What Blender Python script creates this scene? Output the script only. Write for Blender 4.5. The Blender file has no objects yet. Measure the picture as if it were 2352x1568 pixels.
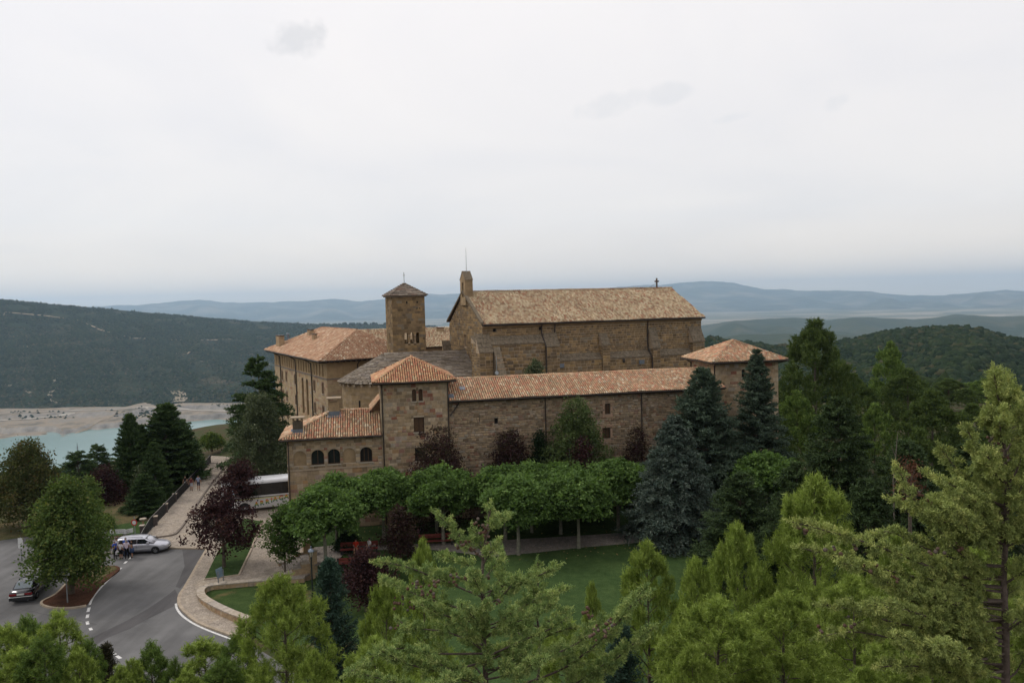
import bpy, bmesh, math, random
import numpy as np
from mathutils import Vector, Matrix

random.seed(11)
rng = np.random.default_rng(11)
S = bpy.context.scene
COL = S.collection
RAD = math.radians

# ---------------------------------------------------------------- camera
EYE = 22.0
PITCH, ROLL = math.atan(.053), .0245
_fw = np.array([0, math.cos(PITCH), -math.sin(PITCH)])
_u0 = np.array([0, math.sin(PITCH), math.cos(PITCH)])
_r0 = np.array([1., 0, 0])
CR = math.cos(ROLL) * _r0 - math.sin(ROLL) * _u0
CU = math.sin(ROLL) * _r0 + math.cos(ROLL) * _u0
cd = bpy.data.cameras.new('camera')
cd.sensor_width = 36.0
cd.lens = 27.2
cd.clip_start = .2
cd.clip_end = 80000
cam = bpy.data.objects.new('camera', cd)
COL.objects.link(cam)
m = Matrix.Identity(4)
for i in range(3):
    m[i][0], m[i][1], m[i][2] = CR[i], CU[i], -_fw[i]
m[2][3] = EYE
cam.matrix_world = m
S.camera = cam

# ---------------------------------------------------------------- world: bright overcast
SUN_DIR = Vector((-.80, .30, .95)).normalized()        # towards the sun
SUN_EL = math.asin(SUN_DIR.z)
SUN_ROT = math.atan2(SUN_DIR.x, SUN_DIR.y)
W = bpy.data.worlds.new('World')
S.world = W
W.use_nodes = True
nt = W.node_tree
nt.nodes.clear()


def nd(t, typ, **kw):
    n = t.nodes.new(typ)
    for k, v in kw.items():
        if k.startswith('i_'):
            key = k[2:]
            key = int(key) if key.isdigit() else key
            n.inputs[key].default_value = v
        else:
            setattr(n, k, v)
    return n


def math_n(t, op, a, b=None, clamp=False):
    n = t.nodes.new('ShaderNodeMath')
    n.operation = op
    n.use_clamp = clamp
    for i, s in enumerate((a, b)):
        if s is None:
            continue
        if isinstance(s, (int, float)):
            n.inputs[i].default_value = s
        else:
            t.links.new(s, n.inputs[i])
    return n.outputs[0]


def ramp(t, fac, stops, interp='LINEAR'):
    n = t.nodes.new('ShaderNodeValToRGB')
    cr = n.color_ramp
    cr.interpolation = interp
    while len(cr.elements) < len(stops):
        cr.elements.new(.5)
    for e, (p, c) in zip(cr.elements, stops):
        e.position = p
        e.color = (*c, 1) if len(c) == 3 else c
    if fac is not None:
        t.links.new(fac, n.inputs[0])
    return n.outputs[0]


def mixc(t, fac, a, b, blend='MIX'):
    n = t.nodes.new('ShaderNodeMix')
    n.data_type = 'RGBA'
    n.blend_type = blend
    for i, s in ((0, fac), (6, a), (7, b)):
        if isinstance(s, (int, float)):
            n.inputs[i].default_value = s
        elif isinstance(s, tuple):
            n.inputs[i].default_value = (*s, 1) if len(s) == 3 else s
        else:
            t.links.new(s, n.inputs[i])
    return n.outputs[2]


tc = nd(nt, 'ShaderNodeTexCoord')
sep = nd(nt, 'ShaderNodeSeparateXYZ')
nt.links.new(tc.outputs['Generated'], sep.inputs[0])
zc = math_n(nt, 'MAXIMUM', sep.outputs[2], 0.0)
den = math_n(nt, 'ADD', zc, .22)
cmb = nd(nt, 'ShaderNodeCombineXYZ')
nt.links.new(math_n(nt, 'DIVIDE', sep.outputs[0], den), cmb.inputs[0])
nt.links.new(math_n(nt, 'DIVIDE', sep.outputs[1], den), cmb.inputs[1])
no1 = nd(nt, 'ShaderNodeTexNoise', i_Scale=.95, i_Detail=5.0, i_Roughness=.5)
no1.inputs['Distortion'].default_value = .6
nt.links.new(cmb.outputs[0], no1.inputs['Vector'])
base = ramp(nt, zc, [(0, (1.02, .88, .70)), (.03, (.92, .85, .76)), (.10, (.855, .845, .82)), (.28, (.90, .89, .87)), (.5, (.945, .94, .93)), (1, (.96, .96, .955))])
mod = ramp(nt, no1.outputs[0], [(.26, (.925, .94, .965)), (.5, (1.0, 1.0, 1.0)), (.72, (1.06, 1.05, 1.03))])
cl = mixc(nt, 1.0, base, mod, 'MULTIPLY')
cl = mixc(nt, 1.0, cl, (1.022, .990, .993), 'MULTIPLY')
# two small grey cloud scraps
no2 = nd(nt, 'ShaderNodeTexNoise', i_Scale=22.0, i_Detail=6.0, i_Roughness=.6)
nt.links.new(tc.outputs['Generated'], no2.inputs['Vector'])


def pix_dir(x, y):
    d = _fw * 1777. + CR * (x - 1176.) - CU * (y - 784.)
    return d / np.linalg.norm(d)


for (x, y, rx, rz, k) in ((678, 92, .050, .032, .86), (1420, 240, .14, .018, .94), (1925, 236, .02, .013, .95), (1690, 268, .04, .008, .96)):
    d0 = pix_dir(x, y)
    az = math.atan2(d0[0], d0[1])
    cx = math_n(nt, 'ARCTAN2', sep.outputs[0], sep.outputs[1])
    dx = math_n(nt, 'DIVIDE', math_n(nt, 'SUBTRACT', cx, float(az)), rx)
    dz = math_n(nt, 'DIVIDE', math_n(nt, 'SUBTRACT', math_n(nt, 'ADD', sep.outputs[2], math_n(nt, 'MULTIPLY', math_n(nt, 'SUBTRACT', cx, float(az)), -.12)), float(d0[2])), rz)
    r2 = math_n(nt, 'ADD', math_n(nt, 'MULTIPLY', dx, dx), math_n(nt, 'MULTIPLY', dz, dz))
    v = math_n(nt, 'SUBTRACT', math_n(nt, 'MULTIPLY', no2.outputs[0], 3.2), math_n(nt, 'ADD', r2, 1.05))
    f = math_n(nt, 'MULTIPLY', v, 1.6, True)
    cl = mixc(nt, f, cl, mixc(nt, 1.0, cl, (k * .985, k, k * 1.012), 'MULTIPLY'))
sky = nd(nt, 'ShaderNodeTexSky')
sky.sky_type = 'NISHITA'
sky.sun_disc = False
sky.sun_elevation = SUN_EL
sky.sun_rotation = SUN_ROT
bg1 = nd(nt, 'ShaderNodeBackground', i_Strength=.10)
nt.links.new(sky.outputs[0], bg1.inputs[0])
bg2 = nd(nt, 'ShaderNodeBackground', i_Strength=1.12)
nt.links.new(cl, bg2.inputs[0])
mx = nd(nt, 'ShaderNodeMixShader', i_0=.90)
nt.links.new(bg1.outputs[0], mx.inputs[1])
nt.links.new(bg2.outputs[0], mx.inputs[2])
out = nd(nt, 'ShaderNodeOutputWorld')
nt.links.new(mx.outputs[0], out.inputs[0])

sl = bpy.data.lights.new('sun', 'SUN')
sl.energy = 1.35
sl.angle = RAD(14)
sl.color = (1.0, .95, .88)
so = bpy.data.objects.new('sun', sl)
COL.objects.link(so)
so.rotation_euler = SUN_DIR.to_track_quat('Z', 'Y').to_euler()
so.location = (-60, 20, 90)

S.view_settings.view_transform = 'Standard'
S.view_settings.look = 'None'
S.view_settings.exposure = 0.0
S.view_settings.gamma = 1.0
S.view_settings.use_curve_mapping = False
S.render.engine = 'CYCLES'
S.cycles.use_denoising = True
S.cycles.max_bounces = 8
S.cycles.diffuse_bounces = 3
S.cycles.transmission_bounces = 3
S.cycles.transparent_max_bounces = 8
S.cycles.volume_bounces = 4
S.cycles.sample_clamp_indirect = 4.0

# ---------------------------------------------------------------- helpers
C0 = np.array([0, 0, EYE])


def ray(x, y):
    return _fw * 1777. + CR * (x - 1176.) - CU * (y - 784.)


def onz(x, y, z=0.0):
    d = ray(x, y)
    return C0 + d * ((z - EYE) / d[2])


def atY(x, y, Y):
    d = ray(x, y)
    return C0 + d * (Y / d[1])


def colour_source(t, stops, interp='LINEAR'):
    g = nd(t, 'ShaderNodeNewGeometry')
    oi = nd(t, 'ShaderNodeObjectInfo')
    s = math_n(t, 'FRACT', math_n(t, 'ADD', g.outputs['Random Per Island'], oi.outputs['Random']))
    return ramp(t, s, stops, interp), g


MATS = {}


def mat(name, col=None, stops=None, rough=.9, noise=(0, .0), spec=.3, metal=0.0, bump=None, trans=0.0, interp='LINEAR', stain=None, coat=0, tone=False):
    """procedural material: flat colour or a per-piece ramp, broken up by world-space noise"""
    if name in MATS:
        return MATS[name]
    M = bpy.data.materials.new(name)
    M.use_nodes = True
    t = M.node_tree
    b = t.nodes['Principled BSDF']
    o = t.nodes['Material Output']
    g = None
    if stops:
        if tone:
            g = nd(t, 'ShaderNodeNewGeometry')
            at = nd(t, 'ShaderNodeAttribute', attribute_name='tone')
            s_ = math_n(t, 'ADD', math_n(t, 'MULTIPLY', g.outputs['Random Per Island'], .35), math_n(t, 'MULTIPLY', at.outputs['Fac'], .65))
            c = ramp(t, s_, stops, interp)
        else:
            c, g = colour_source(t, stops, interp)
    else:
        rgb = nd(t, 'ShaderNodeRGB')
        rgb.outputs[0].default_value = (*col, 1)
        c = rgb.outputs[0]
    if g is None:
        g = nd(t, 'ShaderNodeNewGeometry')
    pos = g.outputs['Position']
    if noise[0]:
        n = nd(t, 'ShaderNodeTexNoise', i_Scale=noise[0], i_Detail=6.0, i_Roughness=.6)
        t.links.new(pos, n.inputs['Vector'])
        a = noise[1]
        f = ramp(t, n.outputs[0], [(.25, (1 - a,) * 3), (.75, (1 + a,) * 3)])
        c = mixc(t, 1.0, c, f, 'MULTIPLY')
    if stain:
        sc, thr, scol, amt = stain
        n = nd(t, 'ShaderNodeTexNoise', i_Scale=sc, i_Detail=7.0, i_Roughness=.65)
        t.links.new(pos, n.inputs['Vector'])
        f = ramp(t, n.outputs[0], [(thr, (0, 0, 0)), (thr + .12, (amt,) * 3)])
        c = mixc(t, f, c, scol)
    t.links.new(c, b.inputs['Base Color'])
    b.inputs['Roughness'].default_value = rough
    b.inputs['Specular IOR Level'].default_value = spec
    b.inputs['Metallic'].default_value = metal
    b.inputs['Coat Weight'].default_value = coat
    if bump:
        n = nd(t, 'ShaderNodeTexNoise', i_Scale=bump[0], i_Detail=5.0)
        t.links.new(pos, n.inputs['Vector'])
        bp = nd(t, 'ShaderNodeBump', i_Strength=bump[1], i_Distance=bump[2])
        t.links.new(n.outputs[0], bp.inputs['Height'])
        t.links.new(bp.outputs[0], b.inputs['Normal'])
    if trans:
        tr = nd(t, 'ShaderNodeBsdfTranslucent')
        t.links.new(mixc(t, 1.0, c, (1.25, 1.3, .7), 'MULTIPLY'), tr.inputs[0])
        ms = nd(t, 'ShaderNodeMixShader', i_0=trans)
        t.links.new(b.outputs[0], ms.inputs[1])
        t.links.new(tr.outputs[0], ms.inputs[2])
        t.links.new(ms.outputs[0], o.inputs[0])
    MATS[name] = M
    return M


def mesh_np(name, V, F, smooth=False, tone=None):
    """V (n,3); F (m,k) or list of such arrays"""
    Fs = F if isinstance(F, list) else [F]
    Fs = [np.asarray(f, np.int32) for f in Fs if len(f)]
    me = bpy.data.meshes.new(name)
    V = np.asarray(V, np.float32)
    me.vertices.add(len(V))
    me.vertices.foreach_set('co', V.ravel())
    nl = sum(f.size for f in Fs)
    npoly = sum(len(f) for f in Fs)
    me.loops.add(nl)
    me.polygons.add(npoly)
    me.loops.foreach_set('vertex_index', np.concatenate([f.ravel() for f in Fs]))
    tot = np.concatenate([np.full(len(f), f.shape[1], np.int32) for f in Fs])
    st = np.concatenate([[0], np.cumsum(tot)[:-1]]).astype(np.int32)
    me.polygons.foreach_set('loop_start', st)
    me.polygons.foreach_set('loop_total', tot)
    if smooth:
        me.polygons.foreach_set('use_smooth', np.ones(npoly, bool))
    me.update(calc_edges=True)
    if tone is not None:
        me.attributes.new('tone', 'FLOAT', 'FACE').data.foreach_set('value', np.asarray(tone, np.float32))
    return me


class MB:
    def __init__(s):
        s.v, s.f = [], []

    def add(s, v, f):
        o = len(s.v)
        s.v += [tuple(map(float, p)) for p in v]
        s.f += [tuple(i + o for i in q) for q in f]
        return s

    def box(s, x0, x1, y0, y1, z0, z1):
        v = [(x0, y0, z0), (x1, y0, z0), (x1, y1, z0), (x0, y1, z0), (x0, y0, z1), (x1, y0, z1), (x1, y1, z1), (x0, y1, z1)]
        return s.add(v, [(3, 2, 1, 0), (4, 5, 6, 7), (0, 1, 5, 4), (1, 2, 6, 5), (2, 3, 7, 6), (3, 0, 4, 7)])

    def prism(s, poly, z0, z1):
        """poly: ccw list of (x,y)"""
        n = len(poly)
        v = [(p[0], p[1], z0) for p in poly] + [(p[0], p[1], z1) for p in poly]
        f = [tuple(range(n - 1, -1, -1)), tuple(range(n, 2 * n))] + [(i, (i + 1) % n, n + (i + 1) % n, n + i) for i in range(n)]
        return s.add(v, f)

    def extrude(s, prof, axis, a0, a1):
        """closed 2-D profile extruded along axis 0 (prof=(y,z)) or 1 (prof=(x,z))"""
        n = len(prof)
        if axis == 0:
            v = [(a0, p[0], p[1]) for p in prof] + [(a1, p[0], p[1]) for p in prof]
        else:
            v = [(p[0], a0, p[1]) for p in prof] + [(p[0], a1, p[1]) for p in prof]
        f = [tuple(range(n)), tuple(range(2 * n - 1, n - 1, -1))] + [(i + n, (i + 1) % n + n, (i + 1) % n, i) for i in range(n)]
        return s.add(v, f)

    def tube(s, pts, r, n=6, cap=True):
        pts = [Vector(p) for p in pts]
        if not isinstance(r, (list, tuple)):
            r = [r] * len(pts)
        o = len(s.v)
        for i, p in enumerate(pts):
            d = (pts[min(i + 1, len(pts) - 1)] - pts[max(i - 1, 0)])
            d = d.normalized() if d.length > 1e-9 else Vector((0, 0, 1))
            a = d.cross(Vector((0, 0, 1)) if abs(d.z) < .9 else Vector((1, 0, 0))).normalized()
            b = d.cross(a)
            for k in range(n):
                w = 2 * math.pi * k / n
                q = p + (a * math.cos(w) + b * math.sin(w)) * r[i]
                s.v.append(tuple(q))
        for i in range(len(pts) - 1):
            for k in range(n):
                s.f.append((o + i * n + k, o + i * n + (k + 1) % n, o + (i + 1) * n + (k + 1) % n, o + (i + 1) * n + k))
        if cap:
            s.f.append(tuple(o + k for k in range(n - 1, -1, -1)))
            s.f.append(tuple(o + (len(pts) - 1) * n + k for k in range(n)))
        return s

    def lathe(s, prof, n=12, c=(0, 0, 0)):
        """prof: list of (r,z)"""
        o = len(s.v)
        for r, z in prof:
            for k in range(n):
                w = 2 * math.pi * k / n
                s.v.append((c[0] + r * math.cos(w), c[1] + r * math.sin(w), c[2] + z))
        for i in range(len(prof) - 1):
            for k in range(n):
                s.f.append((o + i * n + k, o + i * n + (k + 1) % n, o + (i + 1) * n + (k + 1) % n, o + (i + 1) * n + k))
        s.f.append(tuple(o + k for k in range(n - 1, -1, -1)))
        s.f.append(tuple(o + (len(prof) - 1) * n + k for k in range(n)))
        return s

    def mesh(s, name, smooth=False):
        me = bpy.data.meshes.new(name)
        me.from_pydata(s.v, [], s.f)
        if smooth:
            me.polygons.foreach_set('use_smooth', [True] * len(me.polygons))
        me.update()
        return me

    def build(s, name, m=None, parent=None, smooth=False):
        return put(name, s.mesh(name, smooth), m, parent)


def put(name, me, m=None, parent=None):
    if m is not None and not me.materials:
        me.materials.append(m)
    o = bpy.data.objects.new(name, me)
    COL.objects.link(o)
    if parent is not None:
        o.parent = parent
    return o


def tag(o, label, cat, group=None):
    o['label'] = label
    o['category'] = cat
    if group:
        o['group'] = group
    return o


def struct(o):
    o['kind'] = 'structure'
    return o


def stuff(o, label=None, cat=None):
    o['kind'] = 'stuff'
    if label:
        o['label'] = label
        o['category'] = cat
    return o


def thing(name, label, cat, loc=(0, 0, 0), rz=0.0, group=None):
    o = bpy.data.objects.new(name, None)
    o.empty_display_size = .3
    COL.objects.link(o)
    o.location = loc
    o.rotation_euler = (0, 0, rz)
    return tag(o, label, cat, group)


def copy_thing(root, label, loc, rz=None, scale=None, group=None):
    r = root.copy()
    COL.objects.link(r)
    r.location = loc
    if rz is not None:
        r.rotation_euler = (0, 0, rz)
    if scale is not None:
        r.scale = scale if isinstance(scale, (tuple, list)) else (scale,) * 3
    r['label'] = label
    if group:
        r['group'] = group
    for ch in root.children:
        c = ch.copy()
        COL.objects.link(c)
        c.parent = r
        for g in ch.children:
            d = g.copy()
            COL.objects.link(d)
            d.parent = c
    return r


def sm(a, b, x):
    t = np.clip((np.asarray(x, float) - a) / (b - a), 0, 1)
    return t * t * (3 - 2 * t)


# ---------------------------------------------------------------- materials
STONE_WARM = [(0, (.17, .125, .08)), (.14, (.29, .215, .13)), (.3, (.36, .265, .165)), (.42, (.22, .175, .125)), (.55, (.40, .30, .19)), (.66, (.31, .265, .205)), (.76, (.30, .185, .095)), (.85, (.43, .345, .24)), (.93, (.22, .085, .055)), (1, (.42, .385, .32))]
STONE_RUBBLE = [(0, (.145, .105, .07)), (.2, (.28, .205, .13)), (.4, (.36, .27, .175)), (.55, (.19, .15, .11)), (.7, (.37, .27, .165)), (.82, (.30, .265, .21)), (.92, (.21, .105, .066)), (1, (.42, .35, .265))]
STONE_CHURCH = [(0, (.12, .085, .05)), (.2, (.21, .145, .08)), (.4, (.165, .118, .068)), (.6, (.26, .18, .098)), (.75, (.29, .195, .092)), (.9, (.13, .095, .065)), (1, (.22, .185, .135))]
TILE = [(0, (.42, .24, .145)), (.12, (.54, .32, .185)), (.25, (.36, .27, .175)), (.38, (.60, .41, .25)), (.5, (.50, .215, .135)), (.6, (.42, .32, .205)), (.7, (.68, .50, .32)), (.8, (.56, .26, .165)), (.9, (.33, .23, .145)), (1, (.74, .63, .46))]
TILE_OLD = [(0, (.34, .19, .12)), (.15, (.56, .46, .30)), (.3, (.44, .31, .19)), (.45, (.66, .55, .37)), (.58, (.38, .165, .10)), (.7, (.50, .37, .23)), (.85, (.70, .60, .42)), (1, (.28, .17, .115))]
TILE_ABB = [(0, (.42, .25, .16)), (.2, (.52, .32, .20)), (.4, (.36, .20, .125)), (.6, (.58, .42, .28)), (.75, (.42, .20, .125)), (.9, (.54, .37, .24)), (1, (.76, .66, .50))]
SLATE = [(0, (.13, .105, .08)), (.3, (.18, .15, .115)), (.6, (.22, .18, .14)), (.85, (.16, .135, .115)), (1, (.27, .235, .19))]
M_stone = mat('stone_block_warm', stops=STONE_WARM, rough=.95, noise=(3.0, .28), spec=.1, stain=(.42, .56, (.17, .13, .088), .5))
M_rubble = mat('stone_rubble', stops=STONE_RUBBLE, rough=.95, noise=(4.0, .32), spec=.1, stain=(.33, .56, (.16, .125, .09), .5))
M_church = mat('stone_church', stops=STONE_CHURCH, rough=.95, noise=(2.0, .28), spec=.1, stain=(.45, .56, (.105, .085, .06), .55))
M_mortar = mat('mortar', (.27, .225, .165), noise=(1.3, .25), spec=.1, rough=.95)
M_mortar_pale = mat('mortar_pale', (.36, .29, .21), noise=(1.3, .25), spec=.1, rough=.95)
M_ashlar = mat('ashlar_sandstone', (.285, .205, .12), noise=(1.1, .35), spec=.1, rough=.95, stain=(.7, .55, (.17, .125, .08), .6))
M_abbey = mat('abbey_stone', stops=[(0, (.34, .255, .155)), (.3, (.40, .31, .19)), (.55, (.37, .27, .17)), (.75, (.42, .33, .22)), (.9, (.30, .175, .11)), (1, (.34, .30, .235))], rough=.95, noise=(1.5, .2), spec=.1)
M_brickwall = mat('abbey_brick', (.36, .255, .145), noise=(2.0, .2), spec=.1, rough=.95)
M_dressed = mat('dressed_stone', (.33, .26, .185), noise=(3.0, .2), spec=.1)
M_lichen = mat('lichen_slab', (.150, .120, .085), noise=(3.5, .5), spec=.1, stain=(2.2, .56, (.26, .235, .19), .5))
M_tile = mat('clay_tile', stops=TILE, rough=.85, noise=(5.0, .25), spec=.2, stain=(.55, .57, (.23, .18, .125), .5))
M_tile_old = mat('clay_tile_weathered', stops=TILE_OLD, rough=.9, noise=(1.0, .22), spec=.15, stain=(.4, .58, (.30, .23, .15), .3))
M_tile_abb = mat('clay_tile_abbey', stops=TILE_ABB, rough=.9, noise=(1.5, .22), spec=.15, stain=(.35, .58, (.24, .17, .12), .45))
M_under = mat('tile_channel', (.10, .058, .036), noise=(4, .3), rough=.95, spec=.1)
M_slate = mat('stone_slab', stops=SLATE, rough=.95, noise=(3.0, .3), spec=.15)
M_eave = mat('dark_eave_wood', (.045, .027, .020), noise=(6, .3), rough=.7)
M_gutter = mat('dark_copper_gutter', (.05, .04, .034), rough=.5, metal=.4, noise=(3, .2))
M_shutter = mat('brown_shutter', (.085, .045, .022), rough=.6, noise=(8, .35))
M_dark = mat('dark_opening', (.012, .011, .010), rough=.8, noise=(5, .2))
M_glass = mat('window_glass', (.018, .02, .022), rough=.12, spec=.5, noise=(2, .15))
M_sill = mat('pale_sill', (.36, .31, .24), noise=(5, .15))
M_lead = mat('lead_flashing', (.16, .185, .22), rough=.5, metal=.5, noise=(4, .2))
M_plaster = mat('old_plaster', (.34, .245, .15), noise=(1.2, .35), spec=.1)
M_bark = mat('bark', (.115, .095, .075), noise=(9, .4), rough=.95, bump=(30, .5, .02), spec=.1)
M_bark_pale = mat('bark_plane', (.20, .19, .15), noise=(5, .45), rough=.95, spec=.1)
M_bark_red = mat('bark_cypress', (.105, .082, .07), noise=(25, .4), rough=.95, bump=(60, .6, .01), spec=.1)
M_asphalt = None
# ================================================================ TERRAIN
def terrain_mat(name, cols, scale, bump, patch=None, rough=1.0):
    M = bpy.data.materials.new(name)
    M.use_nodes = True
    t = M.node_tree
    b = t.nodes['Principled BSDF']
    g = nd(t, 'ShaderNodeNewGeometry')
    n = nd(t, 'ShaderNodeTexNoise', i_Scale=scale, i_Detail=8.0, i_Roughness=.62)
    t.links.new(g.outputs['Position'], n.inputs['Vector'])
    c = ramp(t, n.outputs[0], cols)
    if patch:
        sc, st = patch
        mp = nd(t, 'ShaderNodeMapping')
        mp.inputs['Scale'].default_value = (sc, sc * 2.2, sc)
        mp.inputs['Rotation'].default_value = (0, 0, .25)
        t.links.new(g.outputs['Position'], mp.inputs[0])
        v = nd(t, 'ShaderNodeTexVoronoi')
        v.inputs['Scale'].default_value = 1.0
        t.links.new(mp.outputs[0], v.inputs['Vector'])
        sp = nd(t, 'ShaderNodeSeparateColor')
        t.links.new(v.outputs['Color'], sp.inputs[0])
        c = mixc(t, ramp(t, sp.outputs[0], [(.45, (0, 0, 0)), (.5, (.9,) * 3)]), c, ramp(t, sp.outputs[1], st))
    t.links.new(c, b.inputs['Base Color'])
    b.inputs['Roughness'].default_value = rough
    b.inputs['Specular IOR Level'].default_value = .05
    if bump:
        n2 = nd(t, 'ShaderNodeTexNoise', i_Scale=bump[0], i_Detail=6.0)
        t.links.new(g.outputs['Position'], n2.inputs['Vector'])
        bp = nd(t, 'ShaderNodeBump', i_Strength=bump[1], i_Distance=bump[2])
        t.links.new(n2.outputs[0], bp.inputs['Height'])
        t.links.new(bp.outputs[0], b.inputs['Normal'])
    return M


def gz(x, y):
    x = np.asarray(x, float)
    y = np.asarray(y, float)
    t = np.clip((42 - y) / 42, 0, 1)
    front = 20.3 * t ** 1.25 + np.clip(-y, 0, 400) * .12
    fl = np.clip(-x - 41 - .2 * (y - 77), 0, None) * sm(70, 84, y)
    fl = np.maximum(fl, np.clip(-x - 80, 0, None) * .8)
    fb = np.clip(y - 150, 0, None)
    fr = np.clip(x - 85, 0, None) * sm(20, 60, y)
    fa = np.clip((-31 - (y - 110) * .55 - 5 - x) * .87, 0, None) * sm(112, 120, y)
    s = np.sqrt(np.maximum(fl, fa) ** 2 + fb ** 2 + fr ** 2)
    zl = np.interp(s, [0, 12, 30, 100, 320, 620, 720, 1350, 1500, 1e6], [0, -2.2, -10, -40, -115, -128, -155, -305, -345, -345])
    zr = np.interp(s, [0, 30, 100, 300, 500, 2500, 6000, 1e6], [0, -3, -22, -62, -80, -260, -345, -345])
    b = np.degrees(np.arctan2(x, np.maximum(y, 1)))
    w = sm(3, 15, b)
    return np.where(y > 42, zl * (1 - w) + zr * w, front + (zl * .5) * (s > 0))


ang = np.radians(np.concatenate([np.arange(-180, -50, 6.), np.arange(-50, 50, .6), np.arange(50, 180.1, 6.)]))
rad = np.concatenate([[1.0], np.geomspace(2.5, 36000, 170)])
A_, R_ = np.meshgrid(ang, rad)
X_, Y_ = R_ * np.sin(A_), R_ * np.cos(A_)
Z_ = gz(X_, Y_) - .45
na, nr = len(ang), len(rad)
idx = np.arange(na * nr).reshape(nr, na)
F_ = np.stack([idx[:-1, :-1], idx[:-1, 1:], idx[1:, 1:], idx[1:, :-1]], -1).reshape(-1, 4)[:, ::-1]
V_ = np.stack([X_, Y_, Z_], -1).reshape(-1, 3)
FIELD = [(0, (.26, .22, .16)), (.3, (.40, .33, .24)), (.5, (.14, .14, .09)), (.75, (.30, .25, .18)), (1, (.08, .10, .055))]
M_ground = terrain_mat('ground_litter', [(.3, (.05, .04, .025)), (.45, (.075, .06, .035)), (.58, (.045, .06, .025)), (.75, (.10, .08, .05))], .35, (3.0, .5, .1))
M_plain = terrain_mat('plain_fields', [(.3, (.06, .075, .045)), (.5, (.10, .11, .07)), (.7, (.17, .16, .11))], .0008, None, (.0011, FIELD))
gme = mesh_np('ground', V_, F_, True)
gme.materials.append(M_ground)
gme.materials.append(M_plain)
fc = R_[:-1, :-1].reshape(-1)
gme.polygons.foreach_set('material_index', (fc > 2600).astype(np.int32))
struct(put('ground', gme))

# water of the reservoir
LAKE = -290.0
M_water = mat('reservoir_water', (.16, .265, .255), rough=.22, spec=.35, noise=(.012, .08), bump=(.25, .12, .3))
mb = MB()
mb.add([(-1500, 1300, LAKE), (500, 1300, LAKE), (500, 2500, LAKE), (-1900, 2500, LAKE)], [(0, 1, 2, 3)])
struct(mb.build('water', M_water))


def bear(px, py=720.):
    d = ray(px, py)
    return d[0] / d[1]


HILLS = {}


def hill(name, pxs, foot, crest, nt=46, nb=220, shape=1.0, amp=12.0, seed=0, back=1.35, m=None, zback=-345., rough=0., prof=None):
    """ridge between a foot line and a crest line, each (distance, height) per bearing; noise gives spurs and gullies"""
    px = np.linspace(pxs[0], pxs[-1], nb)
    bt = np.array([bear(p) for p in px])
    f = np.array([np.interp(px, pxs, [q[i] for q in foot]) for i in (0, 1)])
    c = np.array([np.interp(px, pxs, [q[i] for q in crest]) for i in (0, 1)])
    r = np.random.default_rng(seed)
    if rough:
        uu = (px - px[0]) / 2352.
        c = c.copy()
        c[1] = c[1] + rough * sum(np.sin(uu * f_ * 6.28 + r.uniform(0, 6.28)) / f_ ** .8 * 6 for f_ in (9, 14, 23, 37, 61, 90))
    ph = r.uniform(0, 6.28, 24)
    fr = r.uniform(2, 26, 24)
    ft = r.uniform(-4, 4, 24)
    T = np.concatenate([np.linspace(0, 1, nt), 1 + (back - 1) * np.linspace(0, 1, 8)[1:]])
    V = []
    u_ = (px - pxs[0]) / 2352. * 6
    for t in T:
        if t <= 1:
            d = f[0] + (c[0] - f[0]) * t
            tt = t if prof is None else prof(t, u_)
            z = f[1] + (c[1] - f[1]) * (tt ** shape)
            env = math.sin(math.pi * min(t, 1)) * .9 + .04
        else:
            d = c[0] * t
            k = (t - 1) / (back - 1)
            z = c[1] + (zback - c[1]) * k * k * (3 - 2 * k)
            env = .04
        u = (px - pxs[0]) / 2352. * 6
        n = sum(np.sin(fr[i] * u + ph[i] + ft[i] * t * 3) / (1 + fr[i] * .12) for i in range(24)) / 4.
        z = z + n * amp * env
        y = d / np.sqrt(1 + bt ** 2)
        V.append(np.stack([bt * y, y, z], -1))
    V = np.array(V)
    n0, n1 = V.shape[:2]
    ix = np.arange(n0 * n1).reshape(n0, n1)
    F = np.stack([ix[:-1, :-1], ix[:-1, 1:], ix[1:, 1:], ix[1:, :-1]], -1).reshape(-1, 4)
    o = struct(put(name, mesh_np(name, V.reshape(-1, 3), F, True), m))
    HILLS[o.name] = (V[:nt], V.reshape(-1, 3), F)
    return o


def hz(px, py, dist):
    """height of the sight line at a pixel, a given distance out"""
    d = ray(px, py)
    return dist, EYE + d[2] / math.hypot(d[0], d[1]) * dist


def dz(px, py, z):
    p = onz(px, py, z)
    return math.hypot(p[0], p[1]), z


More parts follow.
